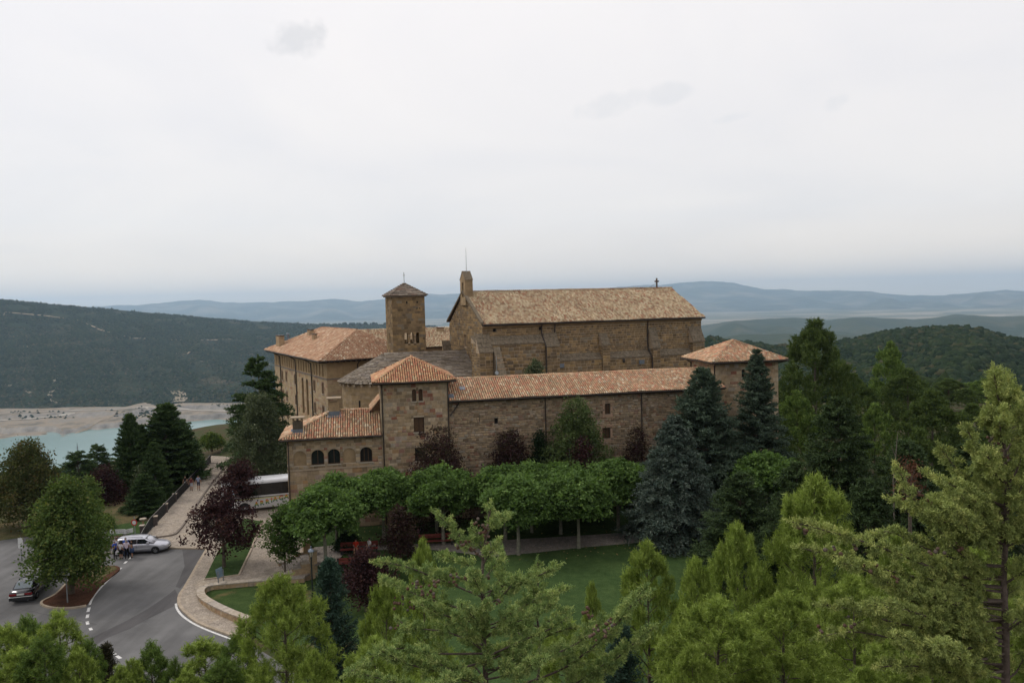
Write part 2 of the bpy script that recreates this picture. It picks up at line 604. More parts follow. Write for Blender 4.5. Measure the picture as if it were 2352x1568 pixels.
M_forest = terrain_mat('forest_hillside', [(.30, (.012, .022, .010)), (.46, (.018, .030, .013)), (.58, (.030, .038, .018)), (.68, (.075, .062, .035)), (.8, (.13, .10, .06))], .0075, (.06, .9, 6.0))
M_forest2 = terrain_mat('forest_ridge_far', [(.3, (.025, .04, .02)), (.5, (.04, .055, .03)), (.66, (.08, .08, .05)), (.78, (.22, .18, .12))], .0022, (.012, .8, 25.0))
M_mount = terrain_mat('mountain_rock', [(.3, (.02, .035, .025)), (.5, (.06, .07, .045)), (.62, (.17, .15, .11)), (.8, (.28, .23, .17))], .0009, (.0016, 1.0, 320.0))
def bank_mat():
    M = terrain_mat('eroded_bank', [(.25, (.08, .085, .06)), (.40, (.17, .15, .12)), (.5, (.27, .22, .165)), (.6, (.22, .20, .17)), (.8, (.33, .27, .21))], .016, (.035, 1.0, 9.0))
    t = M.node_tree
    b = t.nodes['Principled BSDF']
    src = b.inputs['Base Color'].links[0].from_socket
    g = nd(t, 'ShaderNodeNewGeometry')
    sp = nd(t, 'ShaderNodeSeparateXYZ')
    t.links.new(g.outputs['True Normal'], sp.inputs[0])
    mp = nd(t, 'ShaderNodeMapping')
    mp.inputs['Scale'].default_value = (.05, .05, .006)
    t.links.new(g.outputs['Position'], mp.inputs[0])
    n = nd(t, 'ShaderNodeTexNoise', i_Scale=1.0, i_Detail=7.0)
    t.links.new(mp.outputs[0], n.inputs['Vector'])
    clay = ramp(t, n.outputs[0], [(.3, (.19, .175, .155)), (.5, (.26, .24, .215)), (.7, (.32, .29, .25))])
    t.links.new(mixc(t, ramp(t, sp.outputs[2], [(.86, (1, 1, 1)), (.965, (0, 0, 0))]), src, clay), b.inputs['Base Color'])
    return M


M_bank = bank_mat()


# far mountains
xs = [-400, 0, 230, 330, 420, 490, 560, 640, 690, 760, 830, 880, 985, 1060, 1180, 1300, 1420, 1500, 1560, 1640, 1690, 1760, 1850, 1960, 2100, 2200, 2352, 2800]
ys = [712, 708, 703, 698, 692, 690, 694, 694, 692, 687, 690, 687, 676, 672, 667, 666, 660, 656, 648, 644, 651, 666, 665, 669, 678, 675, 666, 664]
hill('mountains', xs, [(17500, -340)] * len(xs), [hz(x, y, 24000) for x, y in zip(xs, ys)], nt=60, nb=420, shape=1.5, amp=190, seed=3, back=1.12, m=M_mount, rough=16)
# wooded ridges in the middle distance on the right
xs = [1300, 1560, 1640, 1700, 1760, 1830, 1900, 1960, 2040, 2100, 2200, 2280, 2352, 2800]
ys = [768, 756, 744, 738, 731, 727, 737, 729, 730, 733, 724, 726, 727, 728]
hill('hills', xs, [(4700, -330)] * len(xs), [hz(x, y, 7600) for x, y in zip(xs, ys)], nt=40, shape=.9, amp=75, seed=5, back=1.25, m=M_forest2, rough=4)
xs = [1300, 1560, 1640, 1700, 1760, 1850, 1950, 2020, 2100, 2400, 2800]
ys = [800, 785, 778, 768, 769, 766, 771, 777, 782, 790, 792]
hill('hills', xs, [(2700, -300)] * len(xs), [hz(x, y, 4300) for x, y in zip(xs, ys)], nt=30, shape=.9, amp=35, seed=6, back=1.3, m=M_forest2, rough=2)
# near wooded hill on the right
xs = [1560, 1640, 1700, 1790, 1850, 1900, 1950, 1990, 2050, 2100, 2160, 2200, 2250, 2300, 2352, 2500, 2800]
ys = [778, 775, 788, 797, 797, 793, 783, 772, 762, 757, 753, 752, 758, 770, 783, 810, 830]
hill('hills', xs, [(430, -85)] * len(xs), [hz(x, y, 1250) for x, y in zip(xs, ys)], nt=40, shape=1.0, amp=14, seed=7, back=1.5, m=M_forest)
# shore bank of the reservoir and the long wooded hill above it
sx = [-900, -300, 0, 29, 117, 126, 164, 205, 264, 293, 337, 428, 516, 615, 700, 900, 1350]
sy = [1040, 1028, 1015, 1008, 1001, 1007, 1005, 998, 992, 987, 980, 970, 968, 966, 964, 958, 945]
tx = [-900, -300, 0, 88, 141, 255, 278, 322, 349, 410, 527, 700, 900, 1350]
ty = [952, 945, 939, 939, 936, 935, 935, 924, 933, 926, 926, 922, 918, 905]
ux = sorted(set(sx + tx))
def bank_prof(t, u):
    """beach, cut bank, bench, second cut, top: edges wander along the shore"""
    w = .05 * np.sin(u * 9) + .035 * np.sin(u * 23 + 1) + .02 * np.sin(u * 57)
    s1, s2 = .20 + w, .62 - w * .8
    return np.clip(.12 * t + .46 * sm(s1, s1 + .07, t) + .42 * sm(s2, s2 + .09, t), 0, 1)


bank_lo = [dz(x, np.interp(x, sx, sy), LAKE - .6) for x in ux]
bank_hi = [dz(x, np.interp(x, tx, ty), -262.) for x in ux]
hill('lake_shore', ux, bank_lo, bank_hi, nt=90, nb=420, shape=1.0, amp=5.0, seed=12, prof=bank_prof, back=1.08, m=M_bank, zback=-300)
cx_ = [-900, 0, 100, 200, 300, 400, 500, 600, 700, 800, 870, 950, 1040, 1150, 1350]
cy_ = [668, 689, 697, 705, 714, 723, 733, 739, 744, 746, 745, 747, 749, 756, 775]
top = [(3900 + .9 * max(x, 0), 0) for x in ux]
top = [hz(x, np.interp(x, cx_, cy_), d[0]) for x, d in zip(ux, top)]
hill('hills', ux, [(d + 12, z - .5) for d, z in bank_hi], top, nt=80, nb=330, shape=1.0, amp=26, seed=14, back=1.3, m=M_forest)

from mathutils.bvhtree import BVHTree
LH = [k for k in HILLS][-1]
SH = 'lake_shore'


def bvh_of(key):
    _, v, f = HILLS[key]
    return BVHTree.FromPolygons([tuple(p) for p in v], [tuple(q) for q in f])


BV = {k: bvh_of(k) for k in (LH, SH)}


def drape(name, px, width, m, key, lift=1.2):
    pts = []
    for i in range(len(px) - 1):
        for k in range(8):
            t = k / 8.
            pts.append((px[i][0] * (1 - t) + px[i + 1][0] * t + random.uniform(-.6, .6), px[i][1] * (1 - t) + px[i + 1][1] * t + random.uniform(-.3, .3)))
    P = []
    for x, y in pts:
        d = Vector(ray(x, y)).normalized()
        h = BV[key].ray_cast(Vector((0, 0, EYE)), d)
        if h[0] is not None:
            P.append(np.array(h[0]))
    v, f = [], []
    w = width if isinstance(width, (list, tuple)) else [width] * len(P)
    for i, p in enumerate(P):
        d = P[min(i + 1, len(P) - 1)] - P[max(i - 1, 0)]
        n = np.array([-d[1], d[0], 0]) / (math.hypot(d[0], d[1]) + 1e-6)
        wi = np.interp(i / max(len(P) - 1, 1), np.linspace(0, 1, len(w)), w) * random.uniform(.75, 1.25)
        for s in (-.5, .5):
            q = p + n * wi * s
            g = BV[key].ray_cast(Vector((q[0], q[1], 900)), Vector((0, 0, -1)))
            zq = g[0].z if g[0] is not None else p[2]
            v.append((q[0], q[1], zq + lift))
    f = [(2 * i, 2 * i + 1, 2 * i + 3, 2 * i + 2) for i in range(len(P) - 1)]
    if f:
        struct(MB().add(v, f).build(name, m))


M_track = mat('dirt_track', (.27, .225, .165), noise=(.05, .25), spec=.05)
M_scar = mat('earth_scar', (.36, .28, .20), noise=(.03, .3), spec=.05)
M_trackpale = mat('gravel_track', (.40, .365, .315), noise=(.05, .15), spec=.05)
drape('dirt_track', [(0, 716), (102, 725), (187, 737), (228, 757), (305, 777), (439, 782), (548, 779)], 8, M_scar, LH)
drape('dirt_track', [(0, 882), (50, 891), (72, 904)], 8, M_track, LH)
drape('dirt_track', [(123, 866), (127, 886), (110, 914), (138, 931)], [26, 16, 12, 10], M_track, LH)
drape('dirt_track', [(404, 898), (414, 908), (411, 926)], [40, 30, 45], M_track, LH)
drape('dirt_track', [(345, 810), (430, 813), (438, 806)], 7, M_scar, LH)
drape('dirt_track', [(460, 830), (540, 832), (632, 838)], 7, M_track, LH)
drape('dirt_track', [(0, 718), (8, 728)], 30, M_track, LH)
drape('dirt_track', [(50, 797), (68, 799)], 25, M_track, LH)
drape('dirt_track', [(0, 949), (130, 944), (264, 940), (330, 935), (372, 937), (460, 943), (530, 944)], 9, M_trackpale, SH)
drape('dirt_track', [(0, 966), (70, 962), (150, 953), (175, 948)], 8, M_trackpale, SH)
drape('dirt_track', [(140, 1003), (172, 996), (205, 984), (222, 970), (248, 961), (270, 949), (300, 944)], 6, M_track, SH)


# ---- woods too far off to count: one crown-shaped clump per tree, all in one object
def blob_field(name, P, size, m, hi=False, squash=.8):
    n = len(P)
    if hi:
        t = (1 + 5 ** .5) / 2
        b = np.array([(-1, t, 0), (1, t, 0), (-1, -t, 0), (1, -t, 0), (0, -1, t), (0, 1, t), (0, -1, -t), (0, 1, -t), (t, 0, -1), (t, 0, 1), (-t, 0, -1), (-t, 0, 1)]) / 1.9
        f = np.array([(0, 11, 5), (0, 5, 1), (0, 1, 7), (0, 7, 10), (0, 10, 11), (1, 5, 9), (5, 11, 4), (11, 10, 2), (10, 7, 6), (7, 1, 8), (3, 9, 4), (3, 4, 2), (3, 2, 6), (3, 6, 8), (3, 8, 9), (4, 9, 5), (2, 4, 11), (6, 2, 10), (8, 6, 7), (9, 8, 1)])
    else:
        b = np.array([(1, 0, 0), (0, 1, 0), (-1, 0, 0), (0, -1, 0), (0, 0, 1), (0, 0, -.4)], float)
        f = np.array([(0, 1, 4), (1, 2, 4), (2, 3, 4), (3, 0, 4), (1, 0, 5), (2, 1, 5), (3, 2, 5), (0, 3, 5)])
    k = len(b)
    V = b[None] * rng.uniform(.7, 1.3, (n, k, 1)) * (np.asarray(size) * rng.uniform(.6, 1.35, n))[:, None, None]
    V[:, :, 2] *= squash * rng.uniform(.8, 1.4, (n, 1))
    a = rng.uniform(0, 6.28, n)
    c, s = np.cos(a)[:, None], np.sin(a)[:, None]
    V = np.stack([V[:, :, 0] * c - V[:, :, 1] * s, V[:, :, 0] * s + V[:, :, 1] * c, V[:, :, 2]], -1) + P[:, None]
    F = (f[None] + (np.arange(n) * k)[:, None, None]).reshape(-1, 3)
    return put(name, mesh_np(name, V.reshape(-1, 3), F, hi), m)


def hill_points(key, n, t0=0., t1=1., gap=0., u0=0., u1=1., seed=1, power=1.0):
    G = HILLS[key][0]
    nt_, nb_ = G.shape[:2]
    r = np.random.default_rng(seed)
    t = (t0 + (t1 - t0) * r.random(n) ** power) * (nt_ - 1.001)
    u = (u0 + (u1 - u0) * r.random(n)) * (nb_ - 1.001)
    i, j = t.astype(int), u.astype(int)
    a, b = (t - i)[:, None], (u - j)[:, None]
    P = (G[i, j] * (1 - a) + G[i + 1, j] * a) * (1 - b) + (G[i, j + 1] * (1 - a) + G[i + 1, j + 1] * a) * b
    if gap:
        q = P / 130.
        nz = np.sin(q[:, 0] * 1.7 + 1.3 * np.sin(q[:, 1] * .9)) * np.sin(q[:, 1] * 1.1 + 2.1 * np.sin(q[:, 0] * .7)) + .5 * np.sin(q[:, 0] * 5.1 + q[:, 1] * 3.3) + .55 * np.sin(P[:, 2] / 5.5 + np.sin(q[:, 0] * .8))
        P = P[nz < gap + r.normal(0, .5, len(P))]
    return P


WOOD = [(0, (.009, .018, .008)), (.3, (.014, .025, .010)), (.6, (.020, .033, .013)), (.85, (.031, .043, .017)), (1, (.055, .05, .024))]
M_wood = mat('woodland_crown', stops=WOOD, rough=1.0, noise=(.5, .45), spec=.03)
M_scrub = mat('scrub_crown', stops=[(0, (.024, .032, .015)), (.5, (.045, .046, .022)), (1, (.10, .08, .045))], rough=1.0, noise=(.3, .4), spec=.03)
stuff(blob_field('distant_woodland', hill_points(LH, 70000, 0, 1, .25, .30, .98, 21, .75), 6.5, M_wood), 'dense dark woodland covering the long hill beyond the reservoir', 'woodland')
stuff(blob_field('hillside_scrub', hill_points(LH, 14000, .0, .7, 0, .30, .95, 22), 4.5, M_scrub), 'grey green scrub scattered over the lower slope beyond the reservoir', 'scrub')
stuff(blob_field('shore_scrub', np.concatenate([hill_points(SH, 500, .35, .75, -.1, .52, .75, 23), hill_points(SH, 160, .6, .8, -.3, .40, .52, 24)]), 4.5, M_wood), 'dark bushes scattered on the pale eroded shore of the reservoir', 'scrub')
RH = 'hills.002'
stuff(blob_field('hill_woodland', hill_points(RH, 15000, 0, 1, .9, .0, .85, 25, .8), 4.6, M_wood, True), 'green wooded hill rising behind the conifers on the right', 'woodland')
stuff(blob_field('ridge_oaks', hill_points(LH, 90, .965, 1, 0, .74, .92, 28) + np.array([0, 0, 5]), 11.0, M_wood, True), 'dark oaks standing on the low ridge behind the abbey roof', 'woodland')
# wood on the shelf below the plateau, left
r_ = np.random.default_rng(31)
bb = np.radians(r_.uniform(-42, -8, 5200))
dd = r_.uniform(430, 860, 5200)
px_, py_ = dd * np.sin(bb), dd * np.cos(bb)
stuff(blob_field('valley_woodland', np.stack([px_, py_, gz(px_, py_) + 2.0], -1), 5.0, M_wood, True), 'dark wood on the slope below the parking area beside the reservoir', 'woodland')
bb = np.radians(r_.uniform(8, 46, 2600))
dd = r_.uniform(200, 560, 2600)
px_, py_ = dd * np.sin(bb), dd * np.cos(bb)
stuff(blob_field('lower_woodland', np.stack([px_, py_, gz(px_, py_) + 2.0], -1), 4.2, M_wood, True), 'dark green wood in the dip in front of the right hill', 'woodland')

# ================================================================ PLAZA, ROAD, LAWNS
def asphalt_mat(name, lo, hi):
    M = bpy.data.materials.new(name)
    M.use_nodes = True
    t = M.node_tree
    b = t.nodes['Principled BSDF']
    g = nd(t, 'ShaderNodeNewGeometry')
    n1 = nd(t, 'ShaderNodeTexNoise', i_Scale=.22, i_Detail=7.0, i_Roughness=.6)
    n2 = nd(t, 'ShaderNodeTexNoise', i_Scale=28.0, i_Detail=3.0)
    mp = nd(t, 'ShaderNodeMapping')
    mp.inputs['Scale'].default_value = (.9, .12, 1)
    mp.inputs['Rotation'].default_value = (0, 0, .15)
    n3 = nd(t, 'ShaderNodeTexNoise', i_Scale=1.0, i_Detail=5.0)
    t.links.new(g.outputs['Position'], mp.inputs[0])
    t.links.new(mp.outputs[0], n3.inputs['Vector'])
    for n in (n1, n2):
        t.links.new(g.outputs['Position'], n.inputs['Vector'])
    c = ramp(t, n1.outputs[0], [(.28, lo), (.72, hi)])
    c = mixc(t, 1.0, c, ramp(t, n2.outputs[0], [(.3, (.86,) * 3), (.7, (1.14,) * 3)]), 'MULTIPLY')
    c = mixc(t, 1.0, c, ramp(t, n3.outputs[0], [(.35, (.84,) * 3), (.6, (1.08,) * 3)]), 'MULTIPLY')
    t.links.new(c, b.inputs['Base Color'])
    b.inputs['Roughness'].default_value = .92
    b.inputs['Specular IOR Level'].default_value = .15
    return M


M_asphalt = asphalt_mat('asphalt_worn', (.095, .093, .093), (.17, .167, .165))
M_asphalt_dark = asphalt_mat('asphalt_patch', (.075, .072, .073), (.105, .10, .10))
M_white = mat('road_paint', (.62, .61, .59), noise=(7, .35), spec=.1, stain=(9, .57, (.2, .2, .2), .7))


def paving_mat(name, c0, c1, joint, sc):
    M = bpy.data.materials.new(name)
    M.use_nodes = True
    t = M.node_tree
    b = t.nodes['Principled BSDF']
    g = nd(t, 'ShaderNodeNewGeometry')
    v = nd(t, 'ShaderNodeTexVoronoi')
    v.inputs['Scale'].default_value = sc
    t.links.new(g.outputs['Position'], v.inputs['Vector'])
    sp = nd(t, 'ShaderNodeSeparateColor')
    t.links.new(v.outputs['Color'], sp.inputs[0])
    v2 = nd(t, 'ShaderNodeTexVoronoi')
    v2.feature = 'DISTANCE_TO_EDGE'
    v2.inputs['Scale'].default_value = sc
    t.links.new(g.outputs['Position'], v2.inputs['Vector'])
    n = nd(t, 'ShaderNodeTexNoise', i_Scale=.7, i_Detail=8.0, i_Roughness=.7)
    t.links.new(g.outputs['Position'], n.inputs['Vector'])
    c = ramp(t, sp.outputs[0], [(0, c0), (1, c1)])
    c = mixc(t, ramp(t, v2.outputs[0], [(.02, (.8,) * 3), (.07, (0, 0, 0))]), c, joint)
    c = mixc(t, 1.0, c, ramp(t, n.outputs[0], [(.3, (.74, .73, .74)), (.5, (1, 1, 1)), (.72, (1.16, 1.13, 1.06))]), 'MULTIPLY')
    t.links.new(c, b.inputs['Base Color'])
    b.inputs['Roughness'].default_value = .95
    b.inputs['Specular IOR Level'].default_value = .1
    bp = nd(t, 'ShaderNodeBump', i_Strength=.5, i_Distance=.03)
    t.links.new(ramp(t, v2.outputs[0], [(0, (0, 0, 0)), (.1, (1, 1, 1))]), bp.inputs['Height'])
    t.links.new(bp.outputs[0], b.inputs['Normal'])
    return M


M_paving = paving_mat('cobble_beige', (.29, .245, .20), (.40, .345, .285), (.20, .165, .13), 4.5)
M_pave_grey = paving_mat('cobble_grey', (.21, .185, .165), (.30, .265, .235), (.13, .115, .10), 4.0)
M_kerb = mat('kerb_stone', (.36, .295, .225), noise=(2.5, .3), spec=.1)


def lawn_mat(name, c0, c1, dry, thr):
    M = bpy.data.materials.new(name)
    M.use_nodes = True
    t = M.node_tree
    b = t.nodes['Principled BSDF']
    g = nd(t, 'ShaderNodeNewGeometry')
    n1 = nd(t, 'ShaderNodeTexNoise', i_Scale=.5, i_Detail=6.0)
    n2 = nd(t, 'ShaderNodeTexNoise', i_Scale=16., i_Detail=4.0)
    n3 = nd(t, 'ShaderNodeTexNoise', i_Scale=.23, i_Detail=7.0, i_Roughness=.65)
    for n in (n1, n2, n3):
        t.links.new(g.outputs['Position'], n.inputs['Vector'])
    c = ramp(t, n1.outputs[0], [(.3, c0), (.7, c1)])
    n4 = nd(t, 'ShaderNodeTexNoise', i_Scale=1.9, i_Detail=8.0, i_Roughness=.7)
    t.links.new(g.outputs['Position'], n4.inputs['Vector'])
    c = mixc(t, 1.0, c, ramp(t, n4.outputs[0], [(.3, (.68, .72, .62)), (.5, (1, 1, 1)), (.7, (1.4, 1.28, 1.15))]), 'MULTIPLY')
    c = mixc(t, 1.0, c, ramp(t, n2.outputs[0], [(.3, (.6,) * 3), (.7, (1.4,) * 3)]), 'MULTIPLY')
    c = mixc(t, ramp(t, n3.outputs[0], [(thr, (0, 0, 0)), (thr + .1, (.75,) * 3)]), c, dry)
    t.links.new(c, b.inputs['Base Color'])
    b.inputs['Roughness'].default_value = 1.0
    b.inputs['Specular IOR Level'].default_value = .05
    bp = nd(t, 'ShaderNodeBump', i_Strength=.7, i_Distance=.05)
    t.links.new(n2.outputs[0], bp.inputs['Height'])
    t.links.new(bp.outputs[0], b.inputs['Normal'])
    return M


M_lawn = lawn_mat('lawn', (.034, .060, .019), (.054, .084, .027), (.17, .12, .06), .58)
M_lawn_clean = lawn_mat('lawn_mown', (.033, .060, .020), (.050, .082, .027), (.12, .095, .045), .68)
M_litter = lawn_mat('reddish_litter', (.060, .030, .020), (.10, .05, .032), (.15, .085, .05), .60)
M_drygrass = lawn_mat('dry_grass', (.05, .065, .025), (.12, .095, .05), (.20, .15, .085), .52)


def smooth_loop(pts, n=3):
    """Catmull-Rom through an open list of points"""
    P = [np.array(p, float) for p in pts]
    o = []
    for i in range(len(P) - 1):
        a, b, c, d = P[max(i - 1, 0)], P[i], P[i + 1], P[min(i + 2, len(P) - 1)]
        for k in range(n):
            t = k / n
            o.append(.5 * ((2 * b) + (c - a) * t + (2 * a - 5 * b + 4 * c - d) * t * t + (3 * b - a - 3 * c + d) * t ** 3))
    o.append(P[-1])
    return [tuple(q) for q in o]


def slab(name, pts, z, th, m, px=True):
    """flat sheet with side faces, outline given as image points lying on that height"""
    w = [onz(x, y, z)[:2] for x, y in pts] if px else pts
    area = sum(w[i][0] * w[(i + 1) % len(w)][1] - w[(i + 1) % len(w)][0] * w[i][1] for i in range(len(w)))
    if area < 0:
        w = w[::-1]
    bm = bmesh.new()
    vs = [bm.verts.new((p[0], p[1], z)) for p in w]
    f = bm.faces.new(vs)
    f.normal_update()
    bmesh.ops.triangulate(bm, faces=[f], ngon_method='EAR_CLIP')
    lo = [bm.verts.new((p[0], p[1], z - th)) for p in w]
    n = len(w)
    for i in range(n):
        bm.faces.new((lo[i], lo[(i + 1) % n], vs[(i + 1) % n], vs[i]))
    me = bpy.data.meshes.new(name)
    bm.to_mesh(me)
    bm.free()
    return struct(put(name, me, m))


def strip(name, pts, z, wid, m, th=.004, px=True):
    """painted line or kerb following image points on a height"""
    w = [np.array(onz(x, y, z)[:2]) for x, y in pts] if px else [np.array(p) for p in pts]
    v, f = [], []
    for i, p in enumerate(w):
        d = w[min(i + 1, len(w) - 1)] - w[max(i - 1, 0)]
        n = np.array([-d[1], d[0]]) / (np.linalg.norm(d) + 1e-9) * wid / 2
        v += [(*(p - n), z), (*(p + n), z), (*(p - n), z - th), (*(p + n), z - th)]
    for i in range(len(w) - 1):
        a, b = 4 * i, 4 * i + 4
        f += [(a, b, b + 1, a + 1), (a + 2, b + 2, b, a), (a + 1, b + 1, b + 3, a + 3)]
    e = 4 * (len(w) - 1)
    f += [(0, 1, 3, 2), (e + 1, e, e + 2, e + 3)]
    return struct(MB().add(v, f).build(name, m))


# asphalt: road, junction and parking
slab('road_patch', [(402, 1352), (412, 1372), (398, 1392), (340, 1420), (300, 1442), (250, 1462), (206, 1488), (180, 1490), (200, 1468), (226, 1456), (290, 1425), (340, 1397), (385, 1366)], .006, .004, M_asphalt_dark)
slab('road_patch', [(418, 1256), (474, 1259), (440, 1316), (414, 1350), (404, 1346), (424, 1300)], .006, .004, M_asphalt_dark)
strip('road_marking', smooth_loop([(279, 1303), (255, 1325), (230, 1350), (213, 1372), (206, 1388)]), .007, .16, M_white)
for a, b in (((205, 1394), (202, 1404)), ((202, 1410), (200, 1418)), ((200, 1426), (202, 1433)), ((207, 1441), (210, 1446)), ((291, 1288), (286, 1293)), ((302, 1278), (297, 1283)),
             ((244, 1484), (251, 1490)), ((254, 1494), (265, 1502)), ((268, 1505), (277, 1511))):
    strip('road_marking', [a, b], .007, .2, M_white)
strip('road_marking', smooth_loop([(404, 1385), (407, 1398), (420, 1414), (443, 1430), (470, 1443), (500, 1455), (530, 1466)]), .007, .16, M_white)

OUT = [(476, 1258), (456, 1291), (437, 1325), (424, 1347), (412, 1366), (412, 1386), (428, 1405), (455, 1426), (494, 1442), (545, 1460)]
OUT = smooth_loop(OUT, 3)
WALLPX = smooth_loop([(700, 1322), (600, 1329), (520, 1336), (480, 1341), (463, 1352), (461, 1366), (470, 1381), (495, 1399), (530, 1416), (570, 1432)], 3)
slab('road', [tuple(q) for q in [(-80, 38), (-9, 38), (-14, 46)] + [onz(x, y, 0)[:2] for x, y in OUT[::-1]] + [(-33, 76), (-44, 80), (-52, 72), (-80, 70)]], .0, .04, M_asphalt, px=False)
# beige cobbled square, pavement and path up to the gate
slab('pavement', [(392, 1256)] + OUT + [(570, 1462)] + WALLPX[::-1] + [(712, 1316), (712, 1240), (684, 1216), (690, 1180), (700, 1120), (640, 1040), (520, 1048), (486, 1046), (470, 1066), (337, 1228), (330, 1250)], .13, .14, M_paving)
strip('kerb', OUT, .134, .22, M_kerb, th=.14)
strip('kerb', [(330, 1250), (360, 1257), (392, 1256), (476, 1258)], .134, .2, M_kerb, th=.14)
# cracks and sealed seams in the old asphalt
M_crack = mat('asphalt_crack', (.07, .068, .068), noise=(3, .3), spec=.1)
for pts_, w_ in (([(60, 1400), (110, 1412), (170, 1420), (230, 1436)], .025), ([(20, 1330), (60, 1322), (100, 1318)], .025), ([(330, 1428), (372, 1400), (398, 1372)], .022)):
    q_ = []
    for a_, b_ in zip(pts_, pts_[1:]):
        for k_ in range(7):
            q_.append((a_[0] + (b_[0] - a_[0]) * k_ / 7 + random.uniform(-2, 2), a_[1] + (b_[1] - a_[1]) * k_ / 7 + random.uniform(-1.2, 1.2)))
    strip('road_crack', q_, .009, w_, M_crack, th=.002)
# raised footway along the fence
slab('pavement', [(338, 1230), (368, 1230), (395, 1226), (408, 1219), (432, 1188), (470, 1130), (512, 1075), (520, 1050), (492, 1046), (470, 1070)], .25, .12, M_paving)
strip('kerb', smooth_loop([(348, 1233), (368, 1230.5), (395, 1226.5), (408, 1219), (432, 1188), (470, 1130), (512, 1075)], 3), .254, .18, mat('kerb_dark', (.17, .14, .115), noise=(2, .3)), th=.13)
# lawn strip with the purple plum
LS = [(470.5, 1328), (548, 1317.5), (575, 1262), (600, 1196), (560, 1190), (500, 1266)]
slab('lawn', LS, .16, .05, M_lawn_clean)
strip('kerb', [(468, 1329), (549, 1318), (576, 1262), (602, 1195)], .21, .16, M_kerb, th=.1)
# sunken lawn behind the curved wall
slab('lawn', [tuple(q) for q in [onz(x, y, .2)[:2] for x, y in WALLPX] + [(-14, 47), (-9, 42), (-5, 44), (-6.2, 60), (-14, 64.5)]], -.25, .1, M_lawn, px=False)
# garden terrace: lawns and grey path
TZ = .8
slab('lawn', [(-19.0, 70.5), (-14, 63.2), (-7, 60), (-6, 40), (16, 40), (34, 56), (44, 70), (44, 84), (18, 78), (-16.2, 72.6), (-18.6, 72.2)], TZ, 1.2, M_lawn_clean, px=False)
slab('path', [(800, 1262), (900, 1262), (1000, 1262), (1130, 1277), (1230, 1268), (1340, 1256), (1460, 1246), (1600, 1236), (1600, 1212), (1440, 1222), (1320, 1230), (1130, 1241), (1000, 1247), (900, 1250), (780, 1250), (722, 1256), (722, 1298), (760, 1300)], TZ + .006, .02, M_pave_grey)
slab('path', [(720, 1205), (835, 1199), (960, 1184), (1110, 1168), (1110, 1160), (960, 1176), (835, 1191), (720, 1197)], TZ + .008, .02, M_paving)
# worn dry patches on the lawns
for P_ in ([(585, 1352), (612, 1346), (650, 1350), (640, 1358), (600, 1362)],):
    slab('dry_grass', P_, -.244, .004, M_drygrass)
# traffic island with a tree and reddish litter
ISL = smooth_loop([(178, 1310), (160, 1330), (128, 1364), (97, 1378), (100, 1388), (130, 1394), (170, 1393), (196, 1388), (210, 1372), (232, 1343), (262, 1318), (276, 1304), (262, 1298), (225, 1300)], 3)
slab('traffic_island', ISL, .10, .11, M_litter)
strip('kerb', smooth_loop([(190, 1310), (160, 1330), (128, 1362), (97, 1378), (100, 1388), (130, 1394), (170, 1393), (198, 1388)], 3), .125, .16, M_kerb, th=.13)
slab('dry_grass', [(222, 1336), (246, 1318), (270, 1305), (262, 1299), (226, 1301), (205, 1312)], .106, .004, M_drygrass)
# verge behind the parking and grass beyond the fence
slab('dry_grass', [(-39.5, 77.6), (-46.6, 113), (-49.5, 113), (-55, 92), (-62, 80), (-70, 71), (-52, 73), (-46, 76)], .02, .04, M_drygrass, px=False)
slab('lawn', [(243, 1230), (252, 1206), (300, 1200), (345, 1196), (322, 1226), (300, 1232)], .05, .03, M_lawn_clean)
slab('pavement', [(228, 1280), (240, 1272), (290, 1266), (288, 1260), (236, 1268), (200, 1280)], .10, .1, M_pave_grey)
# ================================================================ BUILDINGS
def stone_templates(n, jit, bev, seed):
    r = np.random.default_rng(seed)
    T = []
    for _ in range(n):
        v = []
        for y, k in ((.0, 1.0), (-.65, 1.0), (-1.0, 1 - bev)):
            for sx, sz in ((-.5, -.5), (.5, -.5), (.5, .5), (-.5, .5)):
                v.append((sx, y, sz, k))
        j = r.uniform(-jit, jit, (4, 2))
        V = []
        for i, (sx, y, sz, k) in enumerate(v):
            a = i % 4
            V.append(((sx + j[a, 0]) * k, y, (sz + j[a, 1]) * k))
        F = [(8, 9, 10, 11)]
        for o in (0, 4):
            for a in range(4):
                b = (a + 1) % 4
                F.append((o + a, o + b, o + 4 + b, o + 4 + a))
        T.append((np.array(V), np.array(F)))
    return T


T_BLOCK = stone_templates(8, .018, .10, 1)
T_RUB = stone_templates(12, .10, .18, 2)


def tile_template(seed):
    r = np.random.default_rng(seed)
    L, n = .46, 5
    v = []
    for k, (y, rad_, z0) in enumerate(((0, .092, .030), (L, .074, .0))):
        for i in range(n + 1):
            w = math.pi * i / n
            v.append((rad_ * math.cos(w) * 1.0, y, rad_ * math.sin(w) * .95 + z0 + r.uniform(-.004, .004)))
    f = [(i + 1, i, n + 1 + i, n + 2 + i) for i in range(n)]
    # lip: a rim seen from below gives the tile its thickness
    for i in range(n + 1):
        w = math.pi * i / n
        v.append((.070 * math.cos(w), 0.0, .070 * math.sin(w) * .92 + .018))
    o = 2 * (n + 1)
    f += [(i, i + 1, o + i + 1, o + i) for i in range(n)]
    return np.array(v), np.array(f)


T_TILE = [tile_template(k) for k in range(4)]


